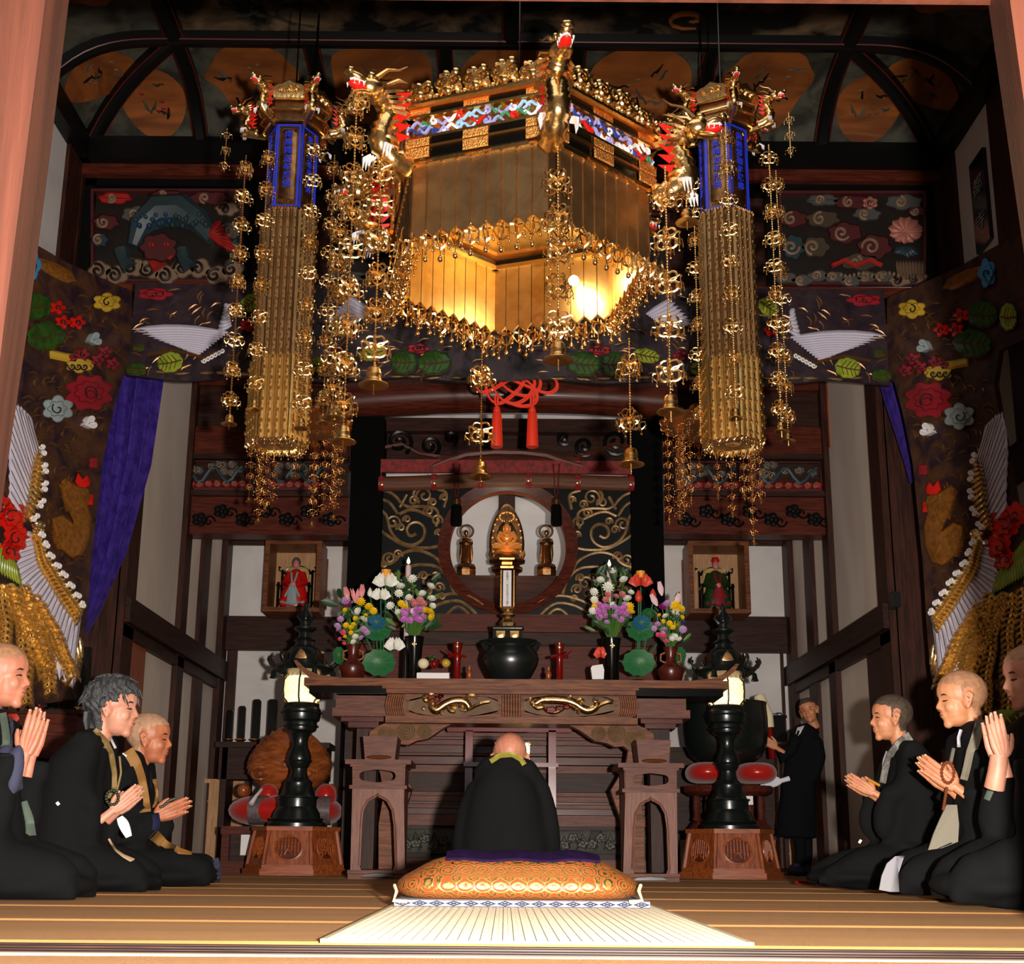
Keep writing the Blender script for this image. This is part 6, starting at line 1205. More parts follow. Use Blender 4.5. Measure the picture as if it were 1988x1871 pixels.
YM = YT + .43; mt_ = thing('memorial_tablet', 'upright memorial tablet with white paper strip behind the incense burner', 'tablet', (P(986, 1316, YM).x, YM, zt_)); cxm = P(986, 1200, YM).x
def tb_(x0, y0, x1, y1, d0, d1, nm, mt, lab=None): a, b, c_, d_ = P(x0, y0, YM).x, P(x1, y0, YM).x, P(986, y1, YM).z, P(986, y0, YM).z; m = M(); m.box(a, b, YM + d0, YM + d1, c_, d_); return ob(nm, m, MT[mt], mt_, label=lab)
tb_(970, 1107, 1002, 1178, .02, .05, 'tablet_board', 'black'); tb_(972, 1106, 974, 1178, .0, .03, 'tablet_edge', 'copper'); tb_(997, 1106, 999, 1178, .0, .03, 'tablet_edge', 'copper'); st_ = tb_(977, 1107, 993, 1177, .0, .01, 'paper_strip', 'white', 'white paper strip with a column of tiny characters')
q = P(985, 1142, YM); 
for i, ch in enumerate('南無釋迦一二年月日先祖代代之靈位'): put_text('tiny_character', ch, .019, st_, (P(985, 1112 + i * 4.1, YM).x, YM - .002, P(985, 1112 + i * 4.1, YM).z), (1, 0, 0), (0, 0, 1), MT['lac'], .0005)
m = M(); zm = lambda y: P(986, y, YM).z
m.lathe((cxm, YM + .03, 0), [(0, zm(1215)), (17 * s, zm(1215)), (18 * s, zm(1208)), (12 * s, zm(1202)), (10 * s, zm(1198)), (16 * s, zm(1193)), (16.5 * s, zm(1191)), (9 * s, zm(1189)), (9 * s, zm(1186)), (15 * s, zm(1182)), (15 * s, zm(1177)), (0, zm(1177))], 10, ph=pi / 10, sy=.7); ob('gilt_pedestal', m, MT['gold'], mt_, 25)
tb_(954, 1216, 1017, 1220, -.03, .09, 'base_top', 'black'); tb_(957, 1220, 1014, 1243, -.02, .08, 'base_box', 'black'); tb_(960, 1243, 1010, 1318, 0, .07, 'base_column', 'black')
for x in (972, 999):
    m = M(); m.plate(YP(YM - .02), [(x - 9, 1224), (x + 9, 1224), (x + 9, 1234), (x + 5, 1240), (x, 1242), (x - 5, 1240), (x - 9, 1234)], .006, 1); ob('gold_crest', m, MT['goldsoft'], mt_)
for x, g_, lab in ((887, -1, 'left'), (1086, 1, 'right')):
    t = thing('red_cup_stand', 'red lacquer cup stand with gold crest and side arm, %s of the incense burner' % lab, 'cup', at(x)); m = M(); m.lathe(at(x), [(0, 0), (9 * s, 0), (7 * s, .03), (6.5 * s, zof(1285)), (8 * s, zof(1276)), (9 * s, zof(1273)), (6 * s, zof(1270)), (8 * s, zof(1262)), (10 * s, zof(1252)), (10.5 * s, zof(1249)), (9 * s, zof(1250)), (7 * s, zof(1260)), (0, zof(1262))], 16); ob('cup', m, MT['redlac'], t, 40)
    m = M(); m.tube([at(x - 17) + Vector((0, 0, zof(1275))), at(x) + Vector((0, -.02, zof(1272))), at(x + 17) + Vector((0, 0, zof(1275)))], [.01, .014, .01], 6); m.tube([at(x + g_ * 6) + Vector((0, 0, zof(1275))), at(x + g_ * 24) + Vector((0, 0, zof(1262)))], [.014, .006], 6); ob('arm', m, MT['redlac'], t)
    m = M(); m.ell(at(x) + Vector((0, -9.5 * s, zof(1256))), (.018, .006, .02), 8, 6); ob('gold_crest', m, MT['gold'], t)
for x, lab in ((911, 'left'), (1065, 'right')):
    m = M(); m.lathe(at(x), [(0, 0), (7 * s, 0), (6.5 * s, .02), (4 * s, .035), (6 * s, .06), (5.5 * s, .075), (2.5 * s, .09), (4 * s, .105), (3 * s, .12), (0, .125)], 14); single('small_turned_jar', m, MT['zelkova'], 'tiny turned amber jar just %s of the incense burner' % lab, 'jar')
t = thing('white_offering_tray', 'low white paper-covered tray on the table beside the left black vase', 'tray', at(843)); m = M(); a = at(812); b = at(874); m.box(a.x, b.x, YO - .16, YO + .08, zt_ + .001, zt_ + .045); ob('tray_body', m, MT['white'], t)
m = M(); vs = [(a.x, YO - .15, zt_ + .046), (b.x, YO - .15, zt_ + .046), (b.x + .02, YO - .1, zt_ + .09), (a.x - .01, YO + .06, zt_ + .1)]; m.grid(lambda u, v_: Vector((a.x + (b.x - a.x) * u, YO - .14 + .2 * v_, zt_ + .047 + .03 * sin(u * 9) * sin(v_ * 5) * .2 + .03 * abs(u - .5) * v_ * 2)), 8, 6, (0, 0, .003)); ob('crumpled_paper', m, MT['white'], t)
for x, y, r, mt, nm, lab in ((822, 1291, 11, 'cream', 'rice_cake', 'pale round rice cake at the left of the white tray'), (843, 1292, 9.5, 'redlac', 'apple', 'dark red apple in the middle of the white tray'), (866, 1290, 9, 'yellow', 'citrus_fruit', 'yellow citrus fruit at the right of the white tray'), (838, 1281, 8, 'green', 'green_fruit', 'small green fruit at the back of the white tray'), (857, 1284, 6, 'crimson', 'red_fruit', 'small reddish fruit at the back of the white tray')):
    t = thing(nm, lab, 'fruit' if nm != 'rice_cake' else 'cake', at(x) + Vector((0, 0, .06))); c = at(x) + Vector((0, -.04 if y > 1286 else .04, zof(y) + .0)); m = M(); m.ell(c, (r * s, r * s, r * s * .92), 14, 10); ob('flesh', m, MT[mt], t, 60)
    if nm != 'rice_cake': m = M(); m.tube([c + Vector((0, 0, r * s * .85)), c + Vector((.004, 0, r * s * 1.2))], .003, 4); ob('stem', m, MT['darkwood'], t)
m = M(); m.prismp([(1147, 1296), (1150, 1292), (1170, 1289), (1173, 1300), (1172, 1318), (1150, 1318)], YO - .1, .07); single('white_pouch', m, MT['white'], 'crumpled white paper pouch beside the right black vase', 'pouch', smooth=0)
for x, y0, lab in ((790, 1097, 'left'), (1184, 1102, 'right')):
    Yc = YT + .41; t = thing('lit_candle', 'tall pale pink candle burning behind the %s flowers' % lab, 'candle', (P(x, 1316, Yc).x, Yc, zt_)); q = P(x, 1200, Yc)
    m = M(); m.lathe((q.x, Yc, zt_), [(0, 0), (.08, 0), (.07, .02), (.02, .05), (.018, .3), (.05, .33), (.05, .34), (.0, .345)], 14); ob('candlestick', m, MT['bmetal'], t)
    m = M(); m.lathe((q.x, Yc, 0), [(5.5 * s, zt_ + .34), (5.5 * s, P(x, y0 + 4, Yc).z), (4 * s, P(x, y0, Yc).z), (0, P(x, y0, Yc).z)], 12); ob('wax', m, mat('pink_wax', srgb(226, 196, 190), .4), t)
    m = M(); m.lathe((q.x, Yc, 0), [(0, P(x, y0 - 2, Yc).z), (3.2 * s, P(x, y0 - 5, Yc).z), (3 * s, P(x, y0 - 9, Yc).z), (0, P(x, y0 - 16, Yc).z)], 10); ob('flame', m, mat('candle_flame', (1, .8, .5), .5, emit=(1, .72, .4), es=9), t, label='small bright flame'); m = M(); m.tube([(q.x, Yc, P(x, y0, Yc).z), (q.x, Yc, P(x, y0 - 4, Yc).z)], .002, 4); ob('wick', m, MT['lac'], t)
# vases and flowers
for n_, c_ in (('fwhite', (236, 234, 222)), ('fyellow', (240, 196, 20)), ('fpink', (206, 120, 196)), ('flilac', (196, 150, 200)), ('fmagenta', (150, 24, 110)), ('fhot', (236, 70, 120)), ('fsalmon', (214, 128, 130)), ('fred', (214, 66, 44)), ('forange', (240, 160, 30)), ('leafd', (34, 62, 26)), ('leafl', (80, 120, 50)), ('lotusgreen', (30, 100, 56)), ('lotusblue', (24, 92, 128)), ('liliwhite', (230, 196, 200))): MT[n_] = mat('petal_' + n_[1:], srgb(*c_), .45)
def mum_mesh(nm, mt, layers=3, n=11):
    m = M()
    for l in range(layers):
        for j in range(n):
            a = 2 * pi * (j + .5 * l) / n; el = .15 + .42 * l; d = Vector((cos(a) * cos(el), sin(a) * cos(el), sin(el))); sd = Vector((-sin(a), cos(a), 0)) * .17; up = d.cross(sd).normalized() * .03; r = 1 - .16 * l
            m.add([d * .1, d * r * .7 + sd, d * r, d * r * .7 - sd, d * r * .7 - up], [(0, 1, 4), (1, 2, 4), (2, 3, 4), (3, 0, 4)])
    m.ell((0, 0, .3), .3, 7, 5); return mesh_data(nm, m, mt, smooth=0, fix=False)
FM = {}
def bloom(parent, x, y, r, col, Yf, nm='bloom', tilt=None):
    if col not in FM: FM[col] = mum_mesh('bloom', MT[col])
    rot = tilt or (radians(62) + R.uniform(-.3, .3), R.uniform(-.4, .4), R.uniform(-.5, .5)); return inst(nm, FM[col], parent, P(x, y, Yf), 0, r * s, rot)
lm = M(); lm.feather(lambda x, y, off=0.0: Vector((x, off * 1.0, y)), 0, 0, 0, 1, .42, .05, n=5); leafmesh = mesh_data('leaf', lm, MT['leafd'], smooth=60, fix=False); ll = M(); ll.feather(lambda x, y, off=0.0: Vector((x, off, y)), 0, 0, 0, 1, .3, .04, n=5); leafmesh2 = mesh_data('leaf', ll, MT['leafl'], smooth=60, fix=False)
def bouquet(x, ybase, blooms, leaves, lab, vase, lab2, Yf=YO - .05):
    v_ = thing('vase', lab2, 'vase', at(x)); 
    if vase == 'black':
        m = M(); m.lathe(at(x), [(0, 0), (16 * s, 0), (14.5 * s, .02), (14 * s, zof(1290)), (15.5 * s, zof(1262)), (18 * s, zof(1242)), (19 * s, zof(1238)), (17 * s, zof(1239)), (12 * s, zof(1270)), (0, zof(1272))], 20); ob('vase_body', m, MT['black'], v_, 40)
        m = M(); 
        for dx, dz in ((0, .012), (-.012, 0), (.012, 0), (0, -.012), (0, 0)): m.ell(at(x) + Vector((dx, -16.5 * s, zof(1254) + dz)), (.01, .006, .009), 7, 5)
        ob('gold_crest', m, MT['gold'], v_)
    else:
        m = M(); m.lathe(at(x), [(0, 0), (14 * s, 0), (20 * s, .015), (27 * s, zof(1303)), (26 * s, zof(1296)), (13 * s, zof(1286)), (10 * s, zof(1280)), (9.5 * s, zof(1272)), (14 * s, zof(1257)), (15 * s, zof(1254)), (12 * s, zof(1256)), (0, zof(1270))], 20); ob('vase_body', m, mat('brown_red_bronze', srgb(88, 30, 20), .3, col2=srgb(50, 22, 16), scale=6), v_, 40)
        for g_ in (-1, 1): m = M(); m.tube([at(x + g_ * 10) + Vector((0, 0, zof(1264))), at(x + g_ * 19) + Vector((0, 0, zof(1268))), at(x + g_ * 20) + Vector((0, 0, zof(1280))), at(x + g_ * 11) + Vector((0, 0, zof(1284)))], .008, 6); ob('handle', m, MT['zelkova'], v_)
    b = thing('bouquet', lab, 'flowers', at(x) + Vector((0, 0, zof(ybase)))); root = at(x) + Vector((0, 0, zof(ybase + 8)))
    for (bx_, by, r, col) in blooms:
        yf = Yf - .05 + R.uniform(-.05, .05); e = P(bx_, by + r * .5, yf + .03); m = M(); mid = root.lerp(e, .5) + Vector((0, 0, .03)); m.tube([root, mid, e], .004, 4); ob('stalk', m, MT['leafl'], b)
        bloom(b, bx_, by, r, col, yf)
    for (bx_, by, L, a) in leaves: o = inst('leaf', leafmesh if R.random() < .8 else leafmesh2, b, P(bx_, by, Yf + R.uniform(-.02, .1)), 0, L * s, (R.uniform(-.5, .5), a, R.uniform(-.4, .4)))
    return b
qr = random.Random(5)
def rl(x0, y0, x1, y1, n, L=20): return [(qr.uniform(x0, x1), qr.uniform(y0, y1), L * qr.uniform(.7, 1.3), qr.uniform(-1.3, 1.3)) for _ in range(n)]
bigL = [(801, 1124, 11, 'fwhite'), (778, 1138, 10, 'fwhite'), (836, 1138, 10, 'fwhite'), (774, 1152, 10, 'fwhite'), (820, 1152, 9, 'fwhite'), (758, 1176, 10, 'fwhite'), (794, 1160, 9, 'fwhite'), (838, 1162, 10, 'fwhite'), (840, 1176, 8, 'fwhite'), (773, 1188, 8, 'fwhite'), (779, 1172, 9, 'fyellow'), (786, 1178, 8, 'fyellow'), (834, 1188, 11, 'fyellow'), (838, 1198, 9, 'fyellow'), (826, 1184, 8, 'fyellow'),
        (800, 1168, 10, 'fsalmon'), (815, 1166, 10, 'fsalmon'), (806, 1174, 9, 'fsalmon'), (822, 1172, 9, 'fsalmon')] + [(qr.uniform(784, 824), qr.uniform(1180, 1206), 8.5, 'fpink') for _ in range(15)] + [(803, 1186, 8, 'fwhite')]
bouquet(803, 1240, bigL, rl(760, 1125, 840, 1165, 26) + rl(758, 1195, 845, 1228, 34, 24), 'full bouquet of white, yellow and pink chrysanthemums in the left black vase', 'black', 'tall black vase with gold crest left of the white tray')
bigR = [(1166, 1126, 10, 'fwhite'), (1211, 1125, 10, 'fwhite'), (1180, 1140, 13, 'fwhite'), (1153, 1149, 10, 'fwhite'), (1190, 1108, 8, 'fwhite'), (1218, 1162, 10, 'fwhite'), (1154, 1164, 9, 'fwhite'), (1225, 1150, 8, 'fwhite'), (1150, 1186, 9, 'fwhite'), (1190, 1174, 8, 'fwhite'), (1156, 1170, 8, 'fyellow'), (1154, 1178, 7, 'fyellow'), (1222, 1178, 11, 'fyellow'), (1226, 1188, 8, 'fyellow'), (1180, 1154, 9, 'fsalmon'), (1208, 1154, 9, 'fsalmon'), (1176, 1164, 8, 'fsalmon'), (1196, 1158, 8, 'fsalmon')] + [(qr.uniform(1158, 1178), qr.uniform(1170, 1200), 8.5, 'fpink') for _ in range(10)] + [(qr.uniform(1192, 1220), qr.uniform(1170, 1205), 8.5, 'fpink' if _ % 3 else 'flilac') for _ in range(13)] + [(1178, 1208, 7, 'flilac')]
bouquet(1188, 1243, bigR, rl(1155, 1112, 1222, 1150, 26) + rl(1150, 1198, 1232, 1232, 34, 24), 'full bouquet of white, yellow and pink chrysanthemums in the right black vase', 'black', 'tall black vase with gold crest beside the white pouch')
smL = [(672, 1166, 11, 'flilac'), (676, 1174, 9, 'fmagenta'), (700, 1168, 11, 'fyellow'), (695, 1186, 9, 'fwhite'), (716, 1178, 10, 'fyellow'), (725, 1186, 9, 'fyellow'), (670, 1184, 6, 'fyellow'), (710, 1194, 5, 'fyellow'), (690, 1200, 6, 'fyellow'), (706, 1202, 9, 'fwhite'), (661, 1202, 8, 'flilac'), (655, 1215, 8, 'flilac'), (658, 1222, 7, 'flilac'), (672, 1214, 7, 'fyellow'), (682, 1218, 7, 'fyellow'), (686, 1212, 6, 'fyellow'), (666, 1228, 7, 'fhot'), (670, 1236, 5, 'fyellow'), (668, 1249, 5, 'fhot'), (660, 1240, 5, 'fhot'), (682, 1228, 6, 'fyellow'), (706, 1222, 9, 'flilac'), (712, 1228, 8, 'flilac'), (702, 1238, 7, 'flilac'), (690, 1236, 8, 'fwhite'), (686, 1246, 7, 'fwhite'), (718, 1211, 5, 'blue')]
b1 = bouquet(684, 1256, smL, rl(660, 1170, 722, 1250, 34, 18) + [(655, 1175, 34, -1.3), (662, 1160, 26, -.5)], 'small mixed bouquet with pink lilies in the brown-red vase far left on the table', 'red', 'brown-red handled vase far left on the table')
smR = [(1296, 1172, 10, 'flilac'), (1286, 1178, 9, 'fmagenta'), (1312, 1176, 12, 'fyellow'), (1322, 1182, 9, 'fyellow'), (1312, 1186, 9, 'fwhite'), (1292, 1196, 8, 'fwhite'), (1280, 1194, 5, 'fyellow'), (1288, 1206, 6, 'fyellow'), (1300, 1210, 7, 'fyellow'), (1312, 1212, 7, 'fyellow'), (1306, 1218, 6, 'fyellow'), (1277, 1212, 8, 'flilac'), (1270, 1220, 7, 'flilac'), (1290, 1222, 8, 'flilac'), (1286, 1230, 7, 'flilac'), (1326, 1222, 9, 'flilac'), (1278, 1232, 6, 'fhot'), (1288, 1234, 7, 'fhot'), (1292, 1244, 6, 'fhot'), (1310, 1236, 9, 'fwhite'), (1318, 1240, 7, 'fwhite'), (1304, 1240, 7, 'fwhite'), (1324, 1198, 6, 'fyellow'), (1326, 1208, 5, 'blue')]
b2 = bouquet(1303, 1260, smR, rl(1272, 1180, 1330, 1250, 34, 18) + [(1310, 1168, 24, .5)], 'small mixed bouquet with white lily buds in the brown-red vase far right on the table', 'red', 'brown-red handled vase far right on the table')
def lily(parent, x, y, L, a, mt, op=0.0):
    m = M(); base = Vector((x, y)); 
    for k in range(6):
        b = 2 * pi * k / 6; pts = []
        for i in range(5): u = i / 4; r = (3.2 * sin(pi * min(.72, u)) + op * 8 * u * u); cx_ = x + sin(a) * L * u + cos(a) * r * cos(b); cy_ = y - cos(a) * L * u + sin(a) * r * cos(b); pts.append(P(cx_, cy_, YO - .12 + r * sin(b) * s))
        m.tube(pts, [.006, .010, .012, .009, .002], 5, flat=.5)
    ob('lily', m, MT[mt], parent, 60)
lily(b1, 676, 1164, 26, -.25, 'fsalmon'); lily(b1, 690, 1170, 28, .0, 'fsalmon', 1.0); lily(b1, 702, 1160, 26, .05, 'fsalmon')
lily(b2, 1285, 1156, 28, -.2, 'liliwhite'); lily(b2, 1276, 1176, 26, -.5, 'liliwhite'); lily(b2, 1312, 1172, 22, .3, 'liliwhite')
def lotusset(xc, sg, col, lab):
    t = thing('lotus_arrangement', lab, 'ornament', at(xc)); Yl = YO + .05
    m = M(); m.lathe(at(xc) + Vector((0, .05, 0)), [(0, 0), (26 * s, 0), (26 * s, .02), (14 * s, .035), (0, .04)], 20); ob('black_foot', m, MT['black'], t)
    def lf(x, y, rx, ry, mt, Yq, cup=.2):
        m = M(); c = P(x, y, Yq); n = 20; vs = [c + Vector((0, .02, 0))]
        for ring_ in (.5, 1.0):
            for i in range(n): a = 2 * pi * i / n; w_ = 1 + (.05 * (-1) ** i if ring_ == 1 else 0); vs.append(P(x + rx * ring_ * w_ * cos(a), y + ry * ring_ * w_ * sin(a), Yq - cup * .12 * ring_ ** 2))
        fs = [(0, 1 + i, 1 + (i + 1) % n) for i in range(n)] + [(1 + i, 1 + n + i, 1 + n + (i + 1) % n, 1 + (i + 1) % n) for i in range(n)]; m.add(vs, fs); o = ob('lotus_leaf', m, MT[mt], t, 40)
        m = M()
        for i in range(0, n, 2): a = 2 * pi * i / n; m.tube([P(x + rx * .1 * cos(a), y + ry * .1 * sin(a), Yq + .005), P(x + rx * .5 * cos(a), y + ry * .5 * sin(a), Yq - cup * .03 - .008), P(x + rx * .95 * cos(a), y + ry * .95 * sin(a), Yq - cup * .12 - .006)], .0025, 3)
        ob('leaf_rib', m, MT['leafl'], o); return o
    lf(xc, 1286, 32, 26, 'lotusgreen', YO - .02); lf(xc + sg * 4, 1222, 28, 22, 'lotusgreen', YO + .02); lf(xc + sg * 5, 1208, 17, 15, 'lotusblue', YO - .02); lf(xc - sg * 20 * -1, 1190, 14, 10, 'lotusgreen', YO + .1)
    lf(xc - 72 * (-sg) if False else xc - sg * 0 + (-78 if sg < 0 else 80), 1272, 12, 17, 'lotusgreen', YO + .12)
    def lot(x, y, r, open_=1.0, mt=col, core=True):
        c = P(x, y, YO - .02)
        for l in range(2):
            for j in range(8):
                a = 2 * pi * (j + .5 * l) / 8; d = Vector((cos(a), sin(a) * .6, 0)); m = M(); e = r * s; pts = [c, c + d * e * .5 * open_ + Vector((0, 0, e * (.05 + .1 * l))), c + d * e * (.95 - .3 * l) * open_ + Vector((0, 0, e * (.3 + .25 * l))), c + d * e * (.9 - .35 * l) * open_ + Vector((0, 0, e * (.75 + .3 * l)))]
                m.tube(pts, [.004, .30 * e, .34 * e, .02 * e], 6, flat=.28); ob('lotus_petal', m, MT[mt], t, 60)
        if core: m = M(); m.lathe(c + Vector((0, 0, r * s * .6)), [(0, 0), (.4 * r * s, .0), (.45 * r * s, r * s * .7), (0, r * s * .7)], 10); ob('seed_head', m, MT['forange'], t)
    def bud(x, y, r, mt=col): m = M(); m.lathe(P(x, y + r, YO), [(0, 0), (r * .55 * s, r * .4 * s), (r * .62 * s, r * s), (r * .3 * s, r * 1.8 * s), (0, r * 2.2 * s)], 10); ob('lotus_bud', m, MT[mt], t, 60)
    def stem(x0, y0, x1, y1): m = M(); m.tube([P(x0, y0, YO + .04), P((x0 + x1) / 2 + 2, (y0 + y1) / 2, YO + .02), P(x1, y1, YO + .0)], .006, 5); ob('stem', m, MT['lotusgreen'], t)
    if sg < 0:
        lot(749, 1134, 22); lot(739, 1160, 18, .9, core=False); bud(718, 1150, 9); lot(766, 1258, 20, .8, core=False)
        for a_ in ((742, 1285, 749, 1136), (738, 1285, 739, 1164), (735, 1285, 719, 1158), (745, 1285, 766, 1262), (730, 1285, 712, 1240)): stem(*a_)
    else:
        lot(1244, 1134, 20); bud(1240, 1158, 12); bud(1268, 1154, 11); lot(1166, 1274, 18, .5, core=False)
        for a_ in ((1240, 1290, 1244, 1140), (1236, 1290, 1240, 1170), (1244, 1290, 1268, 1165), (1232, 1290, 1170, 1275), (1248, 1290, 1275, 1250)): stem(*a_)
lotusset(736, -1, 'fwhite', 'metal lotus arrangement with white blooms and green leaves between the left vases'); lotusset(1240, 1, 'fred', 'metal lotus arrangement with red blooms and green leaves between the right vases')
# ================================================================ REAR ALCOVES: SHRINE BOXES, TABLETS
def shrine(x0, y0, x1, y1, lab, robe, robe2, hat, lab2):
    Ys = 11.76; d = .40; t = thing('shrine_box', lab, 'shrine', P((x0 + x1) / 2, y1, Ys)); a, b = P(x0, (y0 + y1) / 2, Ys), P(x1, (y0 + y1) / 2, Ys); z0, z1 = P((x0 + x1) / 2, y1, Ys).z, P((x0 + x1) / 2, y0, Ys).z; w = .045
    for nm, bx_ in (('side_board', (a.x, a.x + w, Ys, Ys + d, z0, z1)), ('side_board', (b.x - w, b.x, Ys, Ys + d, z0, z1)), ('top_board', (a.x + w, b.x - w, Ys, Ys + d, z1 - w, z1)), ('bottom_board', (a.x + w, b.x - w, Ys, Ys + d, z0, z0 + w))): m = M(); m.box(*bx_); ob(nm, m, MT['tablewood'], t)
    m = M(); m.box(a.x + w, b.x - w, Ys + d - .02, Ys + d, z0 + w, z1 - w); ob('back_board', m, MT['plainwood'], t)
    m = M(); m.box(a.x - .01, b.x + .01, Ys + d, YR - .072, z0 + .1, z1 - .1); ob('wall_cleat', m, MT['tablewood'], t)
    cx = (a.x + b.x) / 2; s = SC(1120, Ys); zc = lambda y: P((x0 + x1) / 2, y, Ys + .2).z; f = thing('seated_figure', lab2, 'statue', (cx, Ys + .2, z0 + w))
    yb = y1 - 12; Yq = Ys + .2
    zb = z0 + w + .002; ht = zc(y0 + 34) - zb
    m = M(); m.box(cx - 26 * s, cx + 26 * s, Yq, Yq + .12, zb, zb + .04); 
    for g_ in (-1, 1):
        m.box(cx + g_ * 30 * s - .01, cx + g_ * 30 * s + .01, Yq - .08, Yq - .06, zb, zb + ht * .5); m.box(cx + g_ * 30 * s - .01, cx + g_ * 30 * s + .01, Yq + .1, Yq + .12, zb, zb + ht * .8); m.box(cx + g_ * 30 * s - .012, cx + g_ * 30 * s + .012, Yq - .1, Yq + .12, zb + ht * .42, zb + ht * .46)
    m.tube([(cx + 26 * s * cos(a_), Yq + .11, zb + ht * .72 + 16 * s * sin(a_)) for a_ in [pi * i / 12 for i in range(13)]], .012, 5)
    for g_ in (-1, 1): m.tube([(cx + g_ * 26 * s, Yq + .11, zb + ht * .74), (cx + g_ * 36 * s, Yq + .1, zb + ht * .78), (cx + g_ * 37 * s, Yq + .1, zb + ht * .86), (cx + g_ * 33 * s, Yq + .1, zb + ht * .84)], .008, 5)
    ob('chair', m, MT['black'], f); m = M(); m.box(cx - 22 * s, cx + 22 * s, Yq + .1, Yq + .105, zb + ht * .4, zb + ht * .86); ob('gilt_chair_back', m, MT['goldsoft'], f)
    m = M(); m.tube([(cx, Yq - .02, zb + ht * .08), (cx, Yq - .04, zb + ht * .3), (cx, Yq, zb + ht * .5), (cx, Yq + .03, zb + ht * .72), (cx, Yq + .03, zb + ht * .78)], [25 * s, 26 * s, 18 * s, 14 * s, 5 * s], 16, flat=.6)
    for g_ in (-1, 1): m.tube([(cx + g_ * 12 * s, Yq + .02, zb + ht * .7), (cx + g_ * 19 * s, Yq - .02, zb + ht * .5), (cx + g_ * 5 * s, Yq - .12, zb + ht * .42)], [7 * s, 8 * s, 5 * s], 8); m.ell((cx + g_ * 20 * s, Yq - .05, zb + ht * .14), (9 * s, .06, 10 * s), 10, 7)
    ob('robe', m, MT[robe], f, 60)
    m = M(); 
    for g_ in (-1, 1): m.tube([(cx + g_ * 6 * s, Yq - .07, zb + ht * .68), (cx + g_ * 2 * s, Yq - .14, zb + ht * .45), (cx + g_ * 14 * s, Yq - .15, zb + ht * .2)], .012, 5)
    m.tube([(cx - 22 * s, Yq - .12, zb + ht * .12), (cx, Yq - .17, zb + ht * .06), (cx + 22 * s, Yq - .12, zb + ht * .12)], .012, 5); m.plate(lambda x, y, off=0.0: Vector((cx + x, Yq - .15 - off, zb + y)), [(-.05, ht * .06), (.05, ht * .06), (.04, ht * .35), (0, ht * .4), (-.04, ht * .35)], .01, .006); ob('robe_trim', m, MT[robe2], f)
    m = M(); m.ell((cx, Yq, zb + ht * .87), (6.5 * s, 7 * s, 9 * s), 12, 8); m.ell((cx, Yq - .045, zb + ht * .865), (.01, .015, .016), 6, 4); m.ell((cx, Yq - .13, zb + ht * .44), .03, 8, 5); ob('face_and_hands', m, MT['fsalmon'], f, 60)
    m = M(); m.ell((cx, Yq + .015, zb + ht * .90), (8.5 * s, 8 * s, 11 * s), 12, 8) if hat == 'hood' else m.lathe((cx, Yq, zb + ht * .93), [(7.5 * s, 0), (8 * s, 4 * s), (6 * s, 9 * s), (0, 10 * s)], 10); ob('headdress', m, MT['greysatin' if hat == 'hood' else 'red'], f, 60)
    return zb
zb1 = shrine(512, 1047, 622, 1187, 'open wooden box shrine on the rear wall, upper left', 'red', 'grey', 'hood', 'small seated hooded figure in red robe inside the left box shrine')
zb2 = shrine(1338, 1050, 1456, 1190, 'open wooden box shrine on the rear wall, upper right', 'leafd', 'crimson', 'hat', 'small seated figure in green robe and red cap inside the right box shrine')
def tablet(x, y0, y1, w, Yq, lab, grp=None, base=None, zb_=None):
    q = P(x, y1, Yq); zb_ = q.z if zb_ is None else zb_; t = thing('black_tablet', lab, 'tablet', (q.x, Yq, zb_), grp); s = SC(y1, Yq); z = lambda y: P(x, y, Yq).z
    m = M(); pts = [Vector((q.x - w * s, Yq, zb_ + 11 * s)), Vector((q.x + w * s, Yq, zb_ + 11 * s)), Vector((q.x + w * s, Yq, z(y0 + 4))), Vector((q.x + w * .6 * s, Yq, z(y0))), Vector((q.x - w * .6 * s, Yq, z(y0))), Vector((q.x - w * s, Yq, z(y0 + 4)))]; m.prism(pts, (0, .03, 0)); ob('board', m, MT['black'], t)
    m = M(); m.lathe((q.x, Yq + .015, zb_), [(0, 0), (w * 1.6 * s, 0), (w * 1.6 * s, 2 * s), (w * .9 * s, 4 * s), (w * 1.5 * s, 7 * s), (w * 1.5 * s, 9 * s), (w * .7 * s, 11 * s), (0, 11 * s)], 8, ph=pi / 8); ob('foot', m, MT[base or 'bronze'], t, 20)
    return t
tsh = thing('tablet_shelf', 'dark wooden shelf cupboard below the rear left wall panel', 'cabinet', (P(470, 1690, 11.5).x, 11.5, 0)); a, b = P(418, 1440, 11.5), P(640, 1440, 11.5); zs = P(500, 1440, 11.5).z
m = M(); m.box(a.x, b.x, 11.5, 11.9, zs - .05, zs); ob('shelf_top', m, MT['darkwood'], tsh); m = M(); m.box(a.x + .03, b.x - .03, 11.55, 11.88, P(500, 1512, 11.5).z, zs - .05); ob('shelf_front', m, MT['darkwood'], tsh)
for x in (a.x + .06, b.x - .09): m = M(); m.box(x, x + .05, 11.55, 11.86, 0, zs - .05); ob('leg', m, MT['darkwood'], tsh)
for x, y0, w, lab in ((444, 1378, 5.5, 'shortest black memorial tablet, nearest the left wall'), (467, 1370, 6.5, 'second black memorial tablet from the left wall'), (495, 1357, 7.5, 'tall black memorial tablet, third from the left wall'), (526, 1357, 9, 'widest black memorial tablet beside the left lantern')): tablet(x, y0, 1440, w, 11.7, lab, 'black memorial tablets at rear left', zb_=zs + .001)
tsr = thing('tablet_shelf', 'dark wooden shelf cupboard below the rear right wall panel', 'cabinet', (P(1480, 1690, 11.6).x, 11.6, 0)); a, b = P(1300, 1450, 11.6), P(1500, 1450, 11.6); zs = P(1500, 1452, 11.6).z
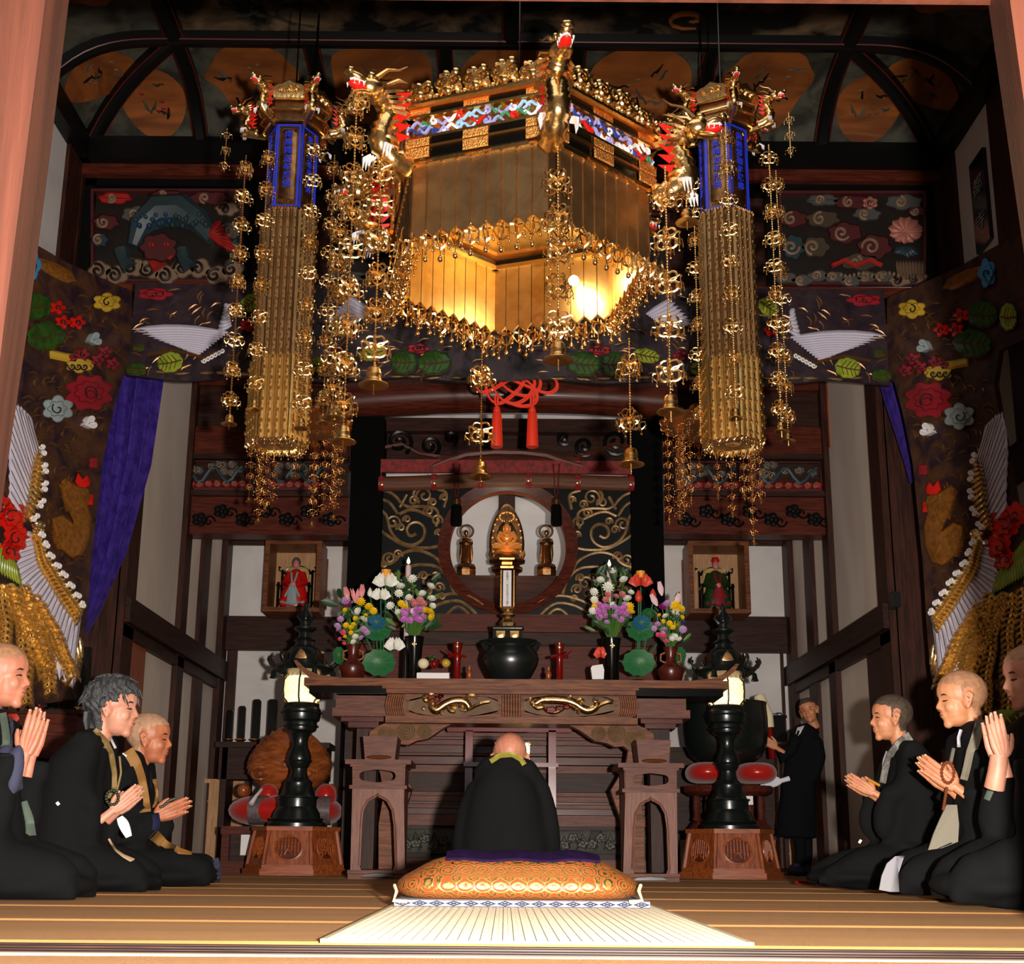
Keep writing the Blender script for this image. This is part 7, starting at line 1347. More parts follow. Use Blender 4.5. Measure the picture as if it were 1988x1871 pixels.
m = M(); m.box(a.x, b.x, 11.6, 11.9, 0.3, zs); ob('cupboard_body', m, MT['darkwood'], tsr); m = M(); m.box(a.x - .03, b.x + .03, 11.57, 11.92, zs - .04, zs); ob('shelf_top', m, MT['darkwood'], tsr)
for x in (a.x + .02, b.x - .08): m = M(); m.box(x, x + .06, 11.62, 11.88, 0, .3); ob('leg', m, MT['darkwood'], tsr)
t = thing('black_lantern_case', 'black upright case with handle beside the standing man', 'case', P(1512, 1440, 11.0)); m = M(); m.boxp(1499, 1392, 1525, 1440, 11.0, .12); ob('case_body', m, MT['black'], t); m = M(); m.boxp(1496, 1388, 1528, 1393, 10.98, .16); m.tube([P(1506, 1388, 11.05), P(1508, 1384, 11.05), P(1516, 1384, 11.05), P(1518, 1388, 11.05)], .006, 5); ob('case_lid', m, MT['black'], t)
t2 = thing('case_stand', 'slim dark stand under the black upright case at the rear right', 'stand', (P(1512, 1440, 11.06).x, 11.06, 0)); q = P(1512, 1440, 11.0); m = M(); m.lathe((q.x, 11.06, 0), [(0, 0), (.14, 0), (.12, .03), (.03, .06), (.03, q.z - .06), (.1, q.z - .02), (.1, q.z - .002), (0, q.z - .002)], 12); ob('column', m, MT['darkwood'], t2)
# left-hand side altar bench with tablets and gilt lotus bases behind the seated people
LB = thing('side_altar', 'reddish wooden side altar bench at the far left behind the praying people', 'bench', (P(110, 1440, 8.2).x, 8.2, 0)); zs = P(110, 1378, 8.2).z; a, b = P(40, 1400, 8.2), P(160, 1400, 8.2)
m = M(); m.box(-3.36, b.x, 8.15, 8.75, zs - .03, zs); ob('bench_top', m, MT['darkwood'], LB)
m = M(); m.box(-3.34, b.x - .03, 8.18, 8.7, P(110, 1440, 8.2).z, zs - .03); ob('bench_front', m, MT['redwood'], LB); m = M(); m.box(-3.35, b.x - .01, 8.16, 8.72, P(110, 1472, 8.2).z, P(110, 1440, 8.2).z); ob('bench_moulding', m, MT['tierwood'], LB)
for x in (b.x - .12, -3.33): m = M(); m.box(x, x + .08, 8.25, 8.6, 0, P(110, 1472, 8.2).z); ob('leg', m, MT['redwood'], LB)
for x, y0, w, lab in ((152, 1290, 7, 'front black tablet on a gilt lotus foot at the left side altar'), (160, 1255, 7, 'rear taller black tablet at the left side altar')): tablet(x, y0, 1376, w, 8.3 if x == 152 else 8.5, lab, base='gold', zb_=zs + .001)
t = thing('gilt_lotus_base', 'small empty gilt lotus base beside the front tablet of the left side altar', 'ornament', (P(104, 1376, 8.3).x, 8.3, zs)); m = M(); c = Vector((P(104, 1376, 8.3).x, 8.3, zs + .001)); m.lathe(c, [(0, 0), (.05, 0), (.05, .02), (.02, .035), (.03, .05), (0, .05)], 10); ob('foot', m, MT['black'], t); lotus(t, c + Vector((0, 0, .05)), .05, .045, 'gold', 8, 2)
t = thing('orange_ornament', 'orange lacquered ornament with cord partly hidden behind the left-hand monk', 'ornament', P(36, 1400, 8.25)); m = M(); m.ell(P(32, 1396, 8.25), (.10, .08, .11), 12, 8); ob('orange_body', m, MT['orange'], t, 60)
m = M(); m.tube([P(30, 1375, 8.25), P(50, 1360, 8.2), P(72, 1364, 8.2), P(78, 1370, 8.2)], .006, 5); ob('cord', m, MT['orange'], t); 
for k in range(5): m = M(); m.ell(P(22 + 7 * k, 1368 + 4 * (k % 2), 8.2), .025, 7, 5); ob('gilt_bead', m, MT['gold'], t)
for x, y in ((84, 1350), (102, 1346), (70, 1356)): m = M(); m.feather(YP(8.6), x - 4, y + 6, x + 7, y - 8, 9, .03); ob('orange_petal', m, MT['fred'], t)
m = M(); q0 = PX(168, 1250, -2.98); m.box(-3.2, -3.17, 8.75, 8.9, 1.25, 1.9); 
t = thing('folded_brocade', 'crumpled yellow-green brocade cloth at the far right behind the front monk', 'cloth', P(1965, 1440, 7.4)); m = M(); m.grid(lambda u, v_: P(1928 + 90 * u, 1384 + 60 * v_ - 8 * sin(u * 7), 7.4) + Vector((0, .06 * sin(u * 11 + v_ * 5) + .1 * v_, 0)), 16, 8, (0, .03, 0)); ob('cloth_fold', m, MT['lime'], t, 60)
for k in range(4): m = M(); m.tube([P(1935 + 18 * k, 1388, 7.33), P(1950 + 18 * k, 1410, 7.33), P(1944 + 20 * k, 1436, 7.33)], .006, 4); ob('gold_seam', m, MT['gold'], t)
m = M(); q = P(1965, 1442, 7.4); m.box(q.x - .25, 3.4, 7.3, 7.9, 0, q.z); single('cloth_chest', m, MT['redwood'], 'reddish wooden chest under the yellow-green cloth at the far right', 'chest')
# ================================================================ GOZA MAT, BIG BROCADE CUSHION
g = thing('goza_mat', 'pale woven rush mat laid on the carpet in front of the brocade cushion', 'mat', (PZ(1010, 1800, 0).x, 3.4, 0.0)); a, b = PZ(633, 1826, 0.004), PZ(1440, 1828, .004); a2, b2 = PZ(761, 1761, .004), PZ(1264, 1762, .004)
print('mat', a, b, a2, b2)
MT['rush'] = mat('pale_rush', srgb(244, 224, 182), .75, col2=srgb(228, 204, 158), scale=3, stretch=(1, .3, 1), bump=.3, bscale=200, spec=.2, sheen=.5, stint=(1, .88, .68))
nS = 74; x0, x1 = a.x, b.x; y0, y1 = a.y, a2.y + .35
for i in range(nS):
    m = M(); xa_, xb_ = x0 + (x1 - x0) * i / nS, x0 + (x1 - x0) * (i + .94) / nS; m.box(xa_, xb_, y0, y1, .0, .006 + .0015 * (i % 2)); ob('rush_strip', m, MT['rush'], g)
for xx in (x0 - .012, x1): m = M(); m.box(xx, xx + .012, y0, y1, 0, .008); ob('mat_edge', m, MT['cream'], g)
tm = thing('bordered_mat', 'thin mat with white and navy diamond border under the brocade cushion', 'mat', (PZ(1010, 1761, 0).x, a2.y + .02, 0.008)); Yb = a2.y - .02; xa_, xb_ = P(765, 1757, Yb).x, P(1262, 1757, Yb).x
MT['navy'] = mat('navy_thread', srgb(20, 24, 60), .7); MT['greysatin2'] = mat('white_border_cloth', srgb(176, 178, 190), .8); m = M(); m.box(xa_, xb_, Yb, Yb + 1.0, .008, .030); ob('mat_body', m, MT['greysatin2'], tm)
for i in range(15):
    xx = xa_ + (xb_ - xa_) * (i + .5) / 15; w = (xb_ - xa_) / 30; m = M(); q = [Vector((xx - w, Yb - .001, .019)), Vector((xx, Yb - .001, .028)), Vector((xx + w, Yb - .001, .019)), Vector((xx, Yb - .001, .010))]; i_ = [q[0].lerp(Vector((xx, Yb - .001, .019)), .45), q[1].lerp(Vector((xx, Yb - .001, .019)), .45), q[2].lerp(Vector((xx, Yb - .001, .019)), .45), q[3].lerp(Vector((xx, Yb - .001, .019)), .45)]; m.ring(q, i_, (0, -.001, 0)); m.box(xx - w * .3, xx + w * .3, Yb - .003, Yb, .0165, .0215); ob('navy_diamond', m, MT['navy'], tm)
m = M(); m.box(xa_, xb_, Yb - .001, Yb, .0085, .0105); m.box(xa_, xb_, Yb - .001, Yb, .028, .0295); ob('navy_line', m, MT['navy'], tm)
# cushion with brocade medallions
def brocade():
    m = bpy.data.materials.new('gold_orange_brocade'); m.use_nodes = True; nt = m.node_tree; N = nt.nodes; L = nt.links; b = N['Principled BSDF']; tc = N.new('ShaderNodeTexCoord'); mp = N.new('ShaderNodeMapping'); mp.inputs['Scale'].default_value = (17, 17, 21); L.new(tc.outputs['Object'], mp.inputs[0])
    v_ = N.new('ShaderNodeTexVoronoi'); v_.feature = 'F1'; v_.inputs['Scale'].default_value = 1.0; v_.inputs['Randomness'].default_value = 0.0; L.new(mp.outputs[0], v_.inputs['Vector'])
    w_ = N.new('ShaderNodeMath'); w_.operation = 'MULTIPLY'; w_.inputs[1].default_value = 30; L.new(v_.outputs['Distance'], w_.inputs[0]); sn = N.new('ShaderNodeMath'); sn.operation = 'SINE'; L.new(w_.outputs[0], sn.inputs[0])
    no = N.new('ShaderNodeTexNoise'); no.inputs['Scale'].default_value = 90; no.inputs['Detail'].default_value = 2; L.new(tc.outputs['Object'], no.inputs['Vector']); ad = N.new('ShaderNodeMath'); ad.operation = 'MULTIPLY_ADD'; ad.inputs[1].default_value = 2.4; L.new(no.outputs['Fac'], ad.inputs[0]); L.new(sn.outputs[0], ad.inputs[2])
    r = N.new('ShaderNodeValToRGB'); r.color_ramp.interpolation = 'LINEAR'; e = r.color_ramp.elements; e[0].position = .28; e[0].color = (*srgb(182, 82, 36), 1); e[1].position = .62; e[1].color = (*srgb(214, 172, 96), 1); mr = N.new('ShaderNodeMapRange'); mr.inputs['From Min'].default_value = 0.2; mr.inputs['From Max'].default_value = 2.2; L.new(ad.outputs[0], mr.inputs['Value']); L.new(mr.outputs[0], r.inputs[0]); L.new(r.outputs[0], b.inputs['Base Color'])
    L.new(mr.outputs[0], b.inputs['Metallic']) ; b.inputs['Roughness'].default_value = .38
    bp = N.new('ShaderNodeBump'); bp.inputs['Strength'].default_value = .3; bp.inputs['Distance'].default_value = .004; L.new(mr.outputs[0], bp.inputs['Height']); L.new(bp.outputs[0], b.inputs['Normal']); return m
Yc0 = Yb + .02; cxl, cxr = P(764, 1705, Yc0 + .1).x, P(1247, 1705, Yc0 + .1).x; cxm = (cxl + cxr) / 2; rx = (cxr - cxl) / 2; zt2 = P(1000, 1658, Yc0 + .55).z; HZ = zt2 - .030
bc = thing('brocade_cushion', 'huge plump orange and gold brocade floor cushion in front of the bowing monk', 'cushion', (cxm, Yc0 + .45, .030)); m = M(); vs = []; fs = []; n = 64; K_ = 20
PRF = [(.0, .0), (.0, .84), (.04, .93), (.14, .985), (.27, 1.0), (.38, .985), (.5, .935), (.63, .86), (.76, .785), (.88, .70), (.96, .60), (1.0, .46), (1.0, 0)]
for zf_, e in PRF:
    for i in range(n):
        a = 2 * pi * i / n; q = 1 / (abs(cos(a)) ** 6 + abs(sin(a)) ** 6) ** (1 / 6); w_ = 1 - .05 * abs(cos(2 * a)) * (zf_ > .5); vs.append((cxm + rx * q * cos(a) * e, Yc0 + .45 + .45 * q * sin(a) * (e * .55 + .45 if e > 0 else 0), .031 + HZ * zf_ * w_))
K_ = len(PRF) - 1
for j in range(K_):
    for i in range(n): fs.append((j * n + i, j * n + (i + 1) % n, (j + 1) * n + (i + 1) % n, (j + 1) * n + i))
m.add(vs, fs); ob('cushion_body', m, brocade(), bc, 80)
pc = thing('purple_cloth', 'dark purple cloth spread over the top of the brocade cushion', 'cloth', (cxm, Yc0 + .45, zt2)); x0_, x1_ = P(872, 1660, Yc0 + .3).x, P(1156, 1655, Yc0 + .3).x
def topz(x, y):
    u = abs((x - cxm) / rx); w_ = abs((y - Yc0 - .45) / .45); w_ = max(0, (w_ - .45) / .55); e = max(u, w_); q = 1.0
    for (z0_, e0), (z1_, e1) in zip(PRF[4:], PRF[5:]):
        if e1 <= e <= e0: q = z0_ + (z1_ - z0_) * (e0 - e) / (e0 - e1 + 1e-9); break
    return .031 + HZ * q
m = M(); m.grid(lambda u, v_: Vector((x0_ + (x1_ - x0_) * u, Yc0 + .06 + .66 * v_, topz(x0_ + (x1_ - x0_) * u, Yc0 + .06 + .66 * v_) + .006 + .003 * sin(u * 17))), 24, 12, (0, 0, .008)); ob('cloth_sheet', m, MT['purpledark'], pc, 60)
q = P(1004, 1668, Yc0 + .14); m = M()
for k in range(9): m.tube([(q.x, Yc0 + .17, q.z + .01), (q.x + .03 * cos(k * .7), Yc0 + .15, q.z + .008 + .01 * sin(k * 1.7)), (q.x + .05 * cos(k * .7), Yc0 + .13, q.z - .004)], .004, 4)
m.ell((q.x, Yc0 + .16, q.z + .008), .012, 8, 6); ob('centre_tuft', m, MT['cream'], bc)
for g_, x in ((-1, 766), (1, 1244)):
    for d in (0, .02): m = M(); m.tube([P(x, 1718, Yc0), P(x + g_ * -4, 1730, Yc0 - .03), P(x - g_ * -3 if g_ > 0 else x - 2, 1748, Yc0 - .04 - d), P(x + g_ * (-22 if g_ > 0 else -24), 1750, Yc0 - .05)], .006, 5); ob('cord_loop', m, MT['cream'], bc)
print('altar ok')
# ================================================================ PEOPLE
def remesh(m, vox, it=4, fac=.5, name='body'):
    me = bpy.data.meshes.new('tmp'); me.from_pydata([tuple(p) for p in m.v], [], m.f); o = bpy.data.objects.new('tmp', me); COL.objects.link(o)
    r = o.modifiers.new('r', 'REMESH'); r.mode = 'VOXEL'; r.voxel_size = vox
    if it: s_ = o.modifiers.new('s', 'SMOOTH'); s_.iterations = it; s_.factor = fac
    dg = bpy.context.evaluated_depsgraph_get(); dg.update(); me2 = bpy.data.meshes.new_from_object(o.evaluated_get(dg)); me2.name = name
    bpy.data.objects.remove(o); bpy.data.meshes.remove(me); return me2
def place(name, me, mt, parent, mat4=None, label=None):
    base = OFF[parent.name]
    me.transform(Matrix.Translation(-base) @ (mat4 if mat4 else Matrix.Identity(4))); me.materials.clear(); me.materials.append(mt); me.shade_smooth()
    o = bpy.data.objects.new(name, me); COL.objects.link(o); o.parent = parent; OFF[o.name] = base
    if label: o['label'] = label
    return o
def skin(n, c, c2): return mat(n, srgb(*c), .5, col2=srgb(*c2), scale=9, bump=.06, bscale=60)
MT['robe'] = mat('black_robe', (.0065, .0065, .007), .9, spec=.12, bump=.3, bscale=5); MT['robe2'] = mat('black_coat', (.005, .005, .006), .9, spec=.1)
MT['indigo'] = mat('indigo_undersleeve', srgb(52, 54, 78), .8); MT['tan'] = mat('tan_strap', srgb(138, 112, 66), .75, bump=.2, bscale=120); MT['brownstrap'] = mat('brown_strap', srgb(152, 108, 54), .75, bump=.2, bscale=120)
MT['greenstrap'] = mat('grey_green_strap', srgb(84, 96, 84), .8); MT['greystrap'] = mat('silver_patterned_strap', srgb(150, 146, 138), .7, col2=srgb(104, 100, 94), scale=60); MT['beige'] = mat('grey_beige_strap', srgb(138, 130, 114), .8, bump=.2, bscale=100)
MT['cordbeige'] = mat('beige_cord', srgb(200, 170, 130), .7); MT['cloth'] = mat('white_cloth', srgb(226, 224, 232), .7); MT['beads'] = mat('dark_green_beads', srgb(30, 40, 26), .25, coat=.5); MT['beadsg'] = mat('golden_beads', srgb(190, 130, 40), .25, coat=.4); MT['beadsb'] = mat('brown_beads', srgb(116, 60, 36), .25, coat=.4)
MT['browline'] = mat('dark_hairline', srgb(38, 28, 26), .7); MT['lips'] = mat('lip_line', srgb(132, 62, 52), .5)
HM = M()
for c, r in (((-.07, 0, .13), (.44, .355, .385)), ((.10, 0, -.10), (.26, .275, .37)), ((.09, 0, -.30), (.23, .225, .17)), ((.262, 0, -.41), (.08, .10, .075)), ((.235, 0, .085), (.10, .22, .06)), ((.24, 0, -.02), (.12, .2, .2)),
             ((.315, 0, -.24), (.06, .11, .08)), ((.348, 0, -.224), (.034, .085, .020)), ((.345, 0, -.262), (.033, .075, .022)), ((.29, 0, -.33), (.05, .09, .06)), ((.2, .155, -.12), (.13, .10, .13)), ((.2, -.155, -.12), (.13, .10, .13)), ((-.02, .30, -.06), (.09, .06, .12)), ((-.02, -.30, -.06), (.09, .06, .12))): HM.ell(c, r, 18, 12)
HM.tube([(.325, 0, .05), (.36, 0, -.03), (.388, 0, -.10), (.390, 0, -.135)], [.032, .036, .048, .044], 9)
for g in (-1, 1): HM.ell((.358, .05 * g, -.138), (.042, .036, .032), 10, 7)
HM.tube([(-.10, 0, -.15), (-.16, 0, -.42), (-.26, 0, -.70)], [.22, .19, .22], 14)
for g in (-1, 1):
    HM.tube([(-.01, .335 * g, -.16), (-.06, .37 * g, -.06), (-.1, .39 * g, .04), (-.05, .385 * g, .08), (.01, .35 * g, .05)], [.035, .03, .03, .026, .02], 7); HM.ell((-.03, .345 * g, -.04), (.06, .03, .11), 9, 7); HM.ell((-.0, .34 * g, -.17), (.03, .025, .04), 8, 6)
HEAD = remesh(HM, .021, 3, .5, 'head')
for v_ in HEAD.vertices:
    x, y, z = v_.co
    for g in (-1, 1):
        d2 = ((y - .125 * g) / .085) ** 2 + ((z - .015) / .05) ** 2
        if x > .1: v_.co.x -= .045 * math.exp(-d2)
        d3 = ((y - .125 * g) / .06) ** 2 + ((z - .005) / .026) ** 2
        if x > .1: v_.co.x += .022 * math.exp(-d3)
    if x > .2: v_.co.x -= .006 * math.exp(-((z + .243) / .012) ** 2 - (y / .09) ** 2)
    if x > .2 and abs(y) < .2: v_.co.x -= .006 * math.exp(-((z + .325) / .03) ** 2)
def hairtop(x, y, z): return z > .10 + .30 * max(0, x - .05) + .30 * max(0, x + .0) - (.55 * max(0, -x - .05)) and z > -.30
def head(parent, px, py, hpx, Y, face, skinm, yaw=0, tilt=0, hair='stubble', hairm=None, eyes='closed', lean=0.0):
    """head with chin-to-crown height hpx pixels centred on the given pixel"""
    s = hpx * SC(py, Y) / .98; c = P(px, py, Y); R3 = Matrix.Rotation((0 if face > 0 else pi) + yaw, 4, 'Z') @ Matrix.Rotation(tilt, 4, 'Y') @ Matrix.Rotation(lean, 4, 'X'); T = Matrix.Translation(c) @ R3 @ Matrix.Scale(s, 4)
    h = place('head', HEAD.copy(), skinm, parent, T)
    def sub(nm, m, mt): me = mesh_data(nm, m, mt, smooth=60, fix=False); place(nm, me, mt, h, T)
    m = M()
    for g in (-1, 1): m.tube([(.30, .075 * g, .085), (.325, .11 * g, .105), (.305, .16 * g, .105), (.255, .205 * g, .075)], [.012, .021, .019, .008], 6)
    sub('eyebrows', m, MT['browline'] if hairm is not MT.get('greyhair') else MT['browline'])
    m = M()
    for g in (-1, 1): m.tube([(.312, .07 * g, -.004), (.322, .11 * g, -.010 if eyes == 'closed' else .012), (.308, .15 * g, -.012 if eyes == 'closed' else .010), (.268, .185 * g, -.004)], [.008, .014, .014, .007], 6)
    sub('eyelids', m, MT['browline'])
    m = M(); m.tube([(.335, -.088, -.248), (.368, -.045, -.243), (.377, 0, -.246), (.368, .045, -.243), (.335, .088, -.248)], [.005, .010, .010, .010, .005], 6); sub('mouth_line', m, MT['lips'])
    m = M()
    for g in (-1, 1): m.ell((.392, .042 * g, -.155), (.013, .011, .007), 6, 4); m.tube([(-.02, .372 * g, -.1), (-.045, .378 * g, -.03), (-.01, .37 * g, .02)], .010, 5)
    sub('nostrils_and_ear_folds', m, MT['lips'])
    if hair:
        bm = bmesh.new(); bm.from_mesh(HEAD); bm.normal_update(); thick = .008 if hair == 'stubble' else .045
        def pred(co):
            x, y, z = co + .035 * noise.noise_vector(co * 9); y = co.y
            if hair == 'stubble': return z > .23 + .35 * max(0, x - .12) or (x < .06 and z > -.02 - .5 * max(0, -x - .02) and abs(y) < .345 and z > -.3) or (x < -.12 and z > -.30)
            return z > .20 - 0 * x and x < .40 or (x < .16 and z > .04 and abs(y) > .2) or (x < -.02 and z > -.06) or (x < -.12 and z > -.42)
        dele = [f for f in bm.faces if not pred(f.calc_center_median())]
        bmesh.ops.delete(bm, geom=dele, context='FACES')
        for v_ in bm.verts:
            e = thick
            if hair != 'stubble':
                e = .05 + .025 * noise.noise(v_.co * 9) + (.015 * sin(v_.co.x * 50 + v_.co.z * 30 + 6 * noise.noise(v_.co * 4))); 
                if v_.is_boundary: e = .004
                v_.co.z += .02
            elif v_.is_boundary: e = .002
            v_.co += v_.normal * e
        me = bpy.data.meshes.new('hair'); bm.to_mesh(me); bm.free(); place('hair', me, hairm, h, T, label='closely shaved hair' if hair == 'stubble' else 'short grey hair')
        if hair != 'stubble':
            m = M(); q = random.Random(3)
            for k in range(240):
                a = q.uniform(0, 2 * pi); t0 = q.uniform(-.1, 1.3); x, y, z = -.06 + .47 * cos(a) * cos(t0), .39 * sin(a) * cos(t0), .15 + .43 * sin(t0)
                if x > .28 and z < .3 or x > .12 and z < .1: continue
                d = Vector((-.25 if x < .1 else .3, .12 * (1 if y > 0 else -1), -.5 if t0 < 1 else -.1)).normalized() * q.uniform(.1, .2)
                p = Vector((x, y, z)); m.tube([p, p + d * .5 + Vector((0, .01 * (1 if y > 0 else -1), 0)), p + d], [.012, .011, .002], 4, flat=.5)
            for k in range(26):   # nape locks
                y = -.26 + .02 * k; p = Vector((-.40 + .3 * y * y, y, -.12)); m.tube([p, p + Vector((.01, 0, -.16)), p + Vector((.07, 0, -.36 - .04 * sin(k * 2)))], [.05, .045, .008], 5)
            sub('hair_locks', m, hairm)
    return h
# one hand, length 1, fingers along +X, thumb side +Z, palm facing -Y
def hand_mesh():
    m = M(); fg = [(-.152, .80, .045), (-.052, .94, .050), (.053, 1.0, .052), (.158, .93, .050)]
    for i, (v_, L, r) in enumerate(fg):
        m.tube([(-.02, .0, v_ * .45), (.25, 0, v_ * .85), (.50, .0, v_)], [.085, .085, .062], 9); b = (v_ - .0) * .10; k = (L - .5)
        m.tube([(.44, .0, v_), (.5 + k * .36, .012, v_ + b * .5), (.5 + k * .7, .006, v_ + b * .9), (L, -.012, v_ + b * 1.1)], [r * 1.15, r * 1.04, r * .95, r * .62], 9); m.ell((.5 + k * .38, .01, v_ + b * .5), (r * 1.1,) * 3, 8, 6)
    m.tube([(.04, .0, .12), (.17, -.02, .24), (.34, -.03, .315), (.47, -.03, .335)], [.085, .075, .055, .036], 9)
    m.tube([(-.5, .0, .0), (-.2, 0, .0), (.02, 0, 0)], [.13, .115, .12], 12, flat=.8); m.ell((.12, 0, .1), (.13, .08, .1), 10, 7)
    return remesh(m, .0135, 2, .4, 'hand')
HAND = hand_mesh()
def hands(parent, wx, wy, tx, ty, Y, skinm, face, gap=.0, open_=.10, near_rot=0.0, scale=1.0):
    """pair of palms together: wrist pixel to fingertip pixel"""
    a, b = P(wx, wy, Y), P(tx, ty, Y); L = (b - a).length * scale; ang = atan2(b.z - a.z, b.x - a.x)
    for s_ in (-1, 1):
        me = HAND.copy()
        Fl = Matrix.Diagonal((1, -s_ * -1, 1, 1)) if s_ > 0 else Matrix.Diagonal((1, -1, 1, 1))
        T = Matrix.Translation(a + Vector((0, s_ * .030 + s_ * gap, 0))) @ Matrix.Rotation(-ang, 4, 'Y') @ Matrix.Diagonal((1, 1, 1 if face > 0 else -1, 1)) @ Matrix.Rotation(-s_ * open_, 4, 'Z') @ Matrix.Scale(L, 4) @ (Matrix.Diagonal((1, 1, 1, 1)) if s_ > 0 else Matrix.Diagonal((1, -1, 1, 1)))
        me.transform(T.__class__.Identity(4))
        if T.determinant() < 0: me.flip_normals()
        o = place('hand', me, skinm, parent, T)
        m = M()
        for v_, Lf, r in ((-.155, .80, .040), (-.052, .95, .046), (.055, 1.0, .048), (.160, .93, .046)): m.ell((Lf - .03, .022, v_ * 1.16), (.028, .012, .022), 6, 4)
        me2 = mesh_data('fingernails', m, MT['liliwhite'], smooth=60, fix=False); place('fingernails', me2, MT['nail'], o, T)
MT['nail'] = mat('fingernail', srgb(232, 180, 160), .3)
class Body:
    def __init__(s, t, Y): s.t = t; s.Y = Y; s.m = M()
    def e(s, x, y, rx, ry, d, dy=0.0, tilt=0.0):
        k = SC(y, s.Y); s.m.ell(P(x, y, s.Y) + Vector((0, dy, 0)), (rx * k, d, ry * k), 18, 12, Matrix.Rotation(tilt, 3, 'Y')); return s
    def tb(s, pts, dy=0.0, n=14, flat=None):
        s.m.tube([P(p[0], p[1], s.Y) + Vector((0, dy + (p[3] if len(p) > 3 else 0), 0)) for p in pts], [p[2] * SC(p[1], s.Y) for p in pts], n, flat=flat); return s
    def build(s, mt, nm='robe', vox=.016, fold=.008, it=5, freq=5.0, floor_=True):
        me = remesh(s.m, vox, it, .5, nm)
        for v_ in me.vertices:
            c = v_.co; f = noise.noise(Vector((c.x * freq, c.y * freq, c.z * freq * .45))) * 2 + .5 * sin(c.x * 34 + 9 * noise.noise(c * 2.2)); c += v_.normal * (fold * f)
            if floor_ and c.z < .004: c.z = .004
        s.o = place(nm, me, MT[mt], s.t); dg = None
        s.bv = BVHTree.FromPolygons([v_.co + OFF[s.t.name] for v_ in me.vertices], [tuple(p.vertices) for p in me.polygons]); return s.o
    def hit(s, x, y, off=.006):
        d = ray(x, y).normalized(); h = s.bv.ray_cast(CAM, d)
        return (h[0] - d * off) if h[0] is not None else None
    def ribbon(s, nm, pts, w, mt, off=.007, th=.006, label=None, sub=6):
        q = []
        for a, b in zip(pts, pts[1:]):
            for k in range(sub): u = k / sub; q.append((a[0] + (b[0] - a[0]) * u, a[1] + (b[1] - a[1]) * u))
        q.append(pts[-1]); q = [q[0]] + [((q[i - 1][0] + q[i][0] * 2 + q[i + 1][0]) / 4, (q[i - 1][1] + 2 * q[i][1] + q[i + 1][1]) / 4) for i in range(1, len(q) - 1)] + [q[-1]]
        rows = []; last = None
        for i, (x, y) in enumerate(q):
            a, b = q[max(0, i - 1)], q[min(len(q) - 1, i + 1)]; dx, dy = b[0] - a[0], b[1] - a[1]; L = sqrt(dx * dx + dy * dy) or 1; ww = w if not callable(w) else w(i / (len(q) - 1)); row = []
            for k in (-1, -.33, .33, 1):
                row.append((x - dy / L * ww * k, y + dx / L * ww * k))
            hc_ = s.hit(x, y, off); rows.append((row, hc_.y if hc_ is not None else None))
        ds = [r[1] for r in rows]; known = [d for d in ds if d is not None] or [s.Y - .2]
        for i in range(len(ds)):
            if ds[i] is None: ds[i] = ds[i - 1] if i and ds[i - 1] is not None else known[0]
        for _ in range(3): ds = [min(ds[i], (ds[max(0, i - 1)] + ds[i] + ds[min(len(ds) - 1, i + 1)]) / 3) for i in range(len(ds))]
        out = []
        for (row, _), d in zip(rows, ds):
            r_ = []
            for (x, y) in row:
                h = s.hit(x, y, off); r_.append(P(x, y, h.y if h is not None and abs(h.y - d) < .022 else d))
            out.append(r_)
        rows = out
        m = M(); vs = [p for r in rows for p in r]; N_ = len(vs); vs += [p + Vector((0, th, 0)) for p in vs]; fs = []
        for i in range(len(rows) - 1):
            for j in range(3): a = i * 4 + j; fs += [(a, a + 1, a + 5, a + 4), (N_ + a + 4, N_ + a + 5, N_ + a + 1, N_ + a)]
            for j in (0, 3): a = i * 4 + j; fs.append((a, a + 4, N_ + a + 4, N_ + a))
        m.add(vs, fs); return ob(nm, m, MT[mt], s.t, 70, label=label)
    def patch(s, nm, poly, mt, off=.006, th=.008, label=None):
        q = [s.hit(x, y, off) or P(x, y, s.Y - .18) for x, y in poly]; m = M(); m.prism(q, (0, th, 0)); return ob(nm, m, MT[mt], s.t, 60, label=label)
def beadloop(t, pts, Y, r, mt):
    for k, (x, y) in enumerate(pts): m = M(); m.ell(P(x, y, Y), r, 7, 5); ob('prayer_bead', m, MT[mt], t)
sk1 = skin('skin_fair', (196, 130, 102), (176, 108, 84)); sk2 = skin('skin_tan', (196, 122, 84), (172, 98, 66)); sk3 = skin('skin_pale', (206, 146, 120), (190, 124, 100)); sk4 = skin('skin_warm', (206, 140, 100), (186, 116, 80))
hb1 = mat('stubble_brown', srgb(172, 124, 90), .7, col2=srgb(146, 102, 72), scale=40); hb2 = mat('stubble_grey', srgb(192, 148, 118), .7, col2=srgb(168, 128, 100), scale=40); hb3 = mat('stubble_dark', srgb(84, 68, 54), .7, col2=srgb(60, 48, 38), scale=50)
MT['greyhair'] = mat('grey_hair', srgb(78, 78, 80), .45, col2=srgb(34, 34, 36), scale=16, stretch=(6, 6, 1), bump=.5, bscale=60)
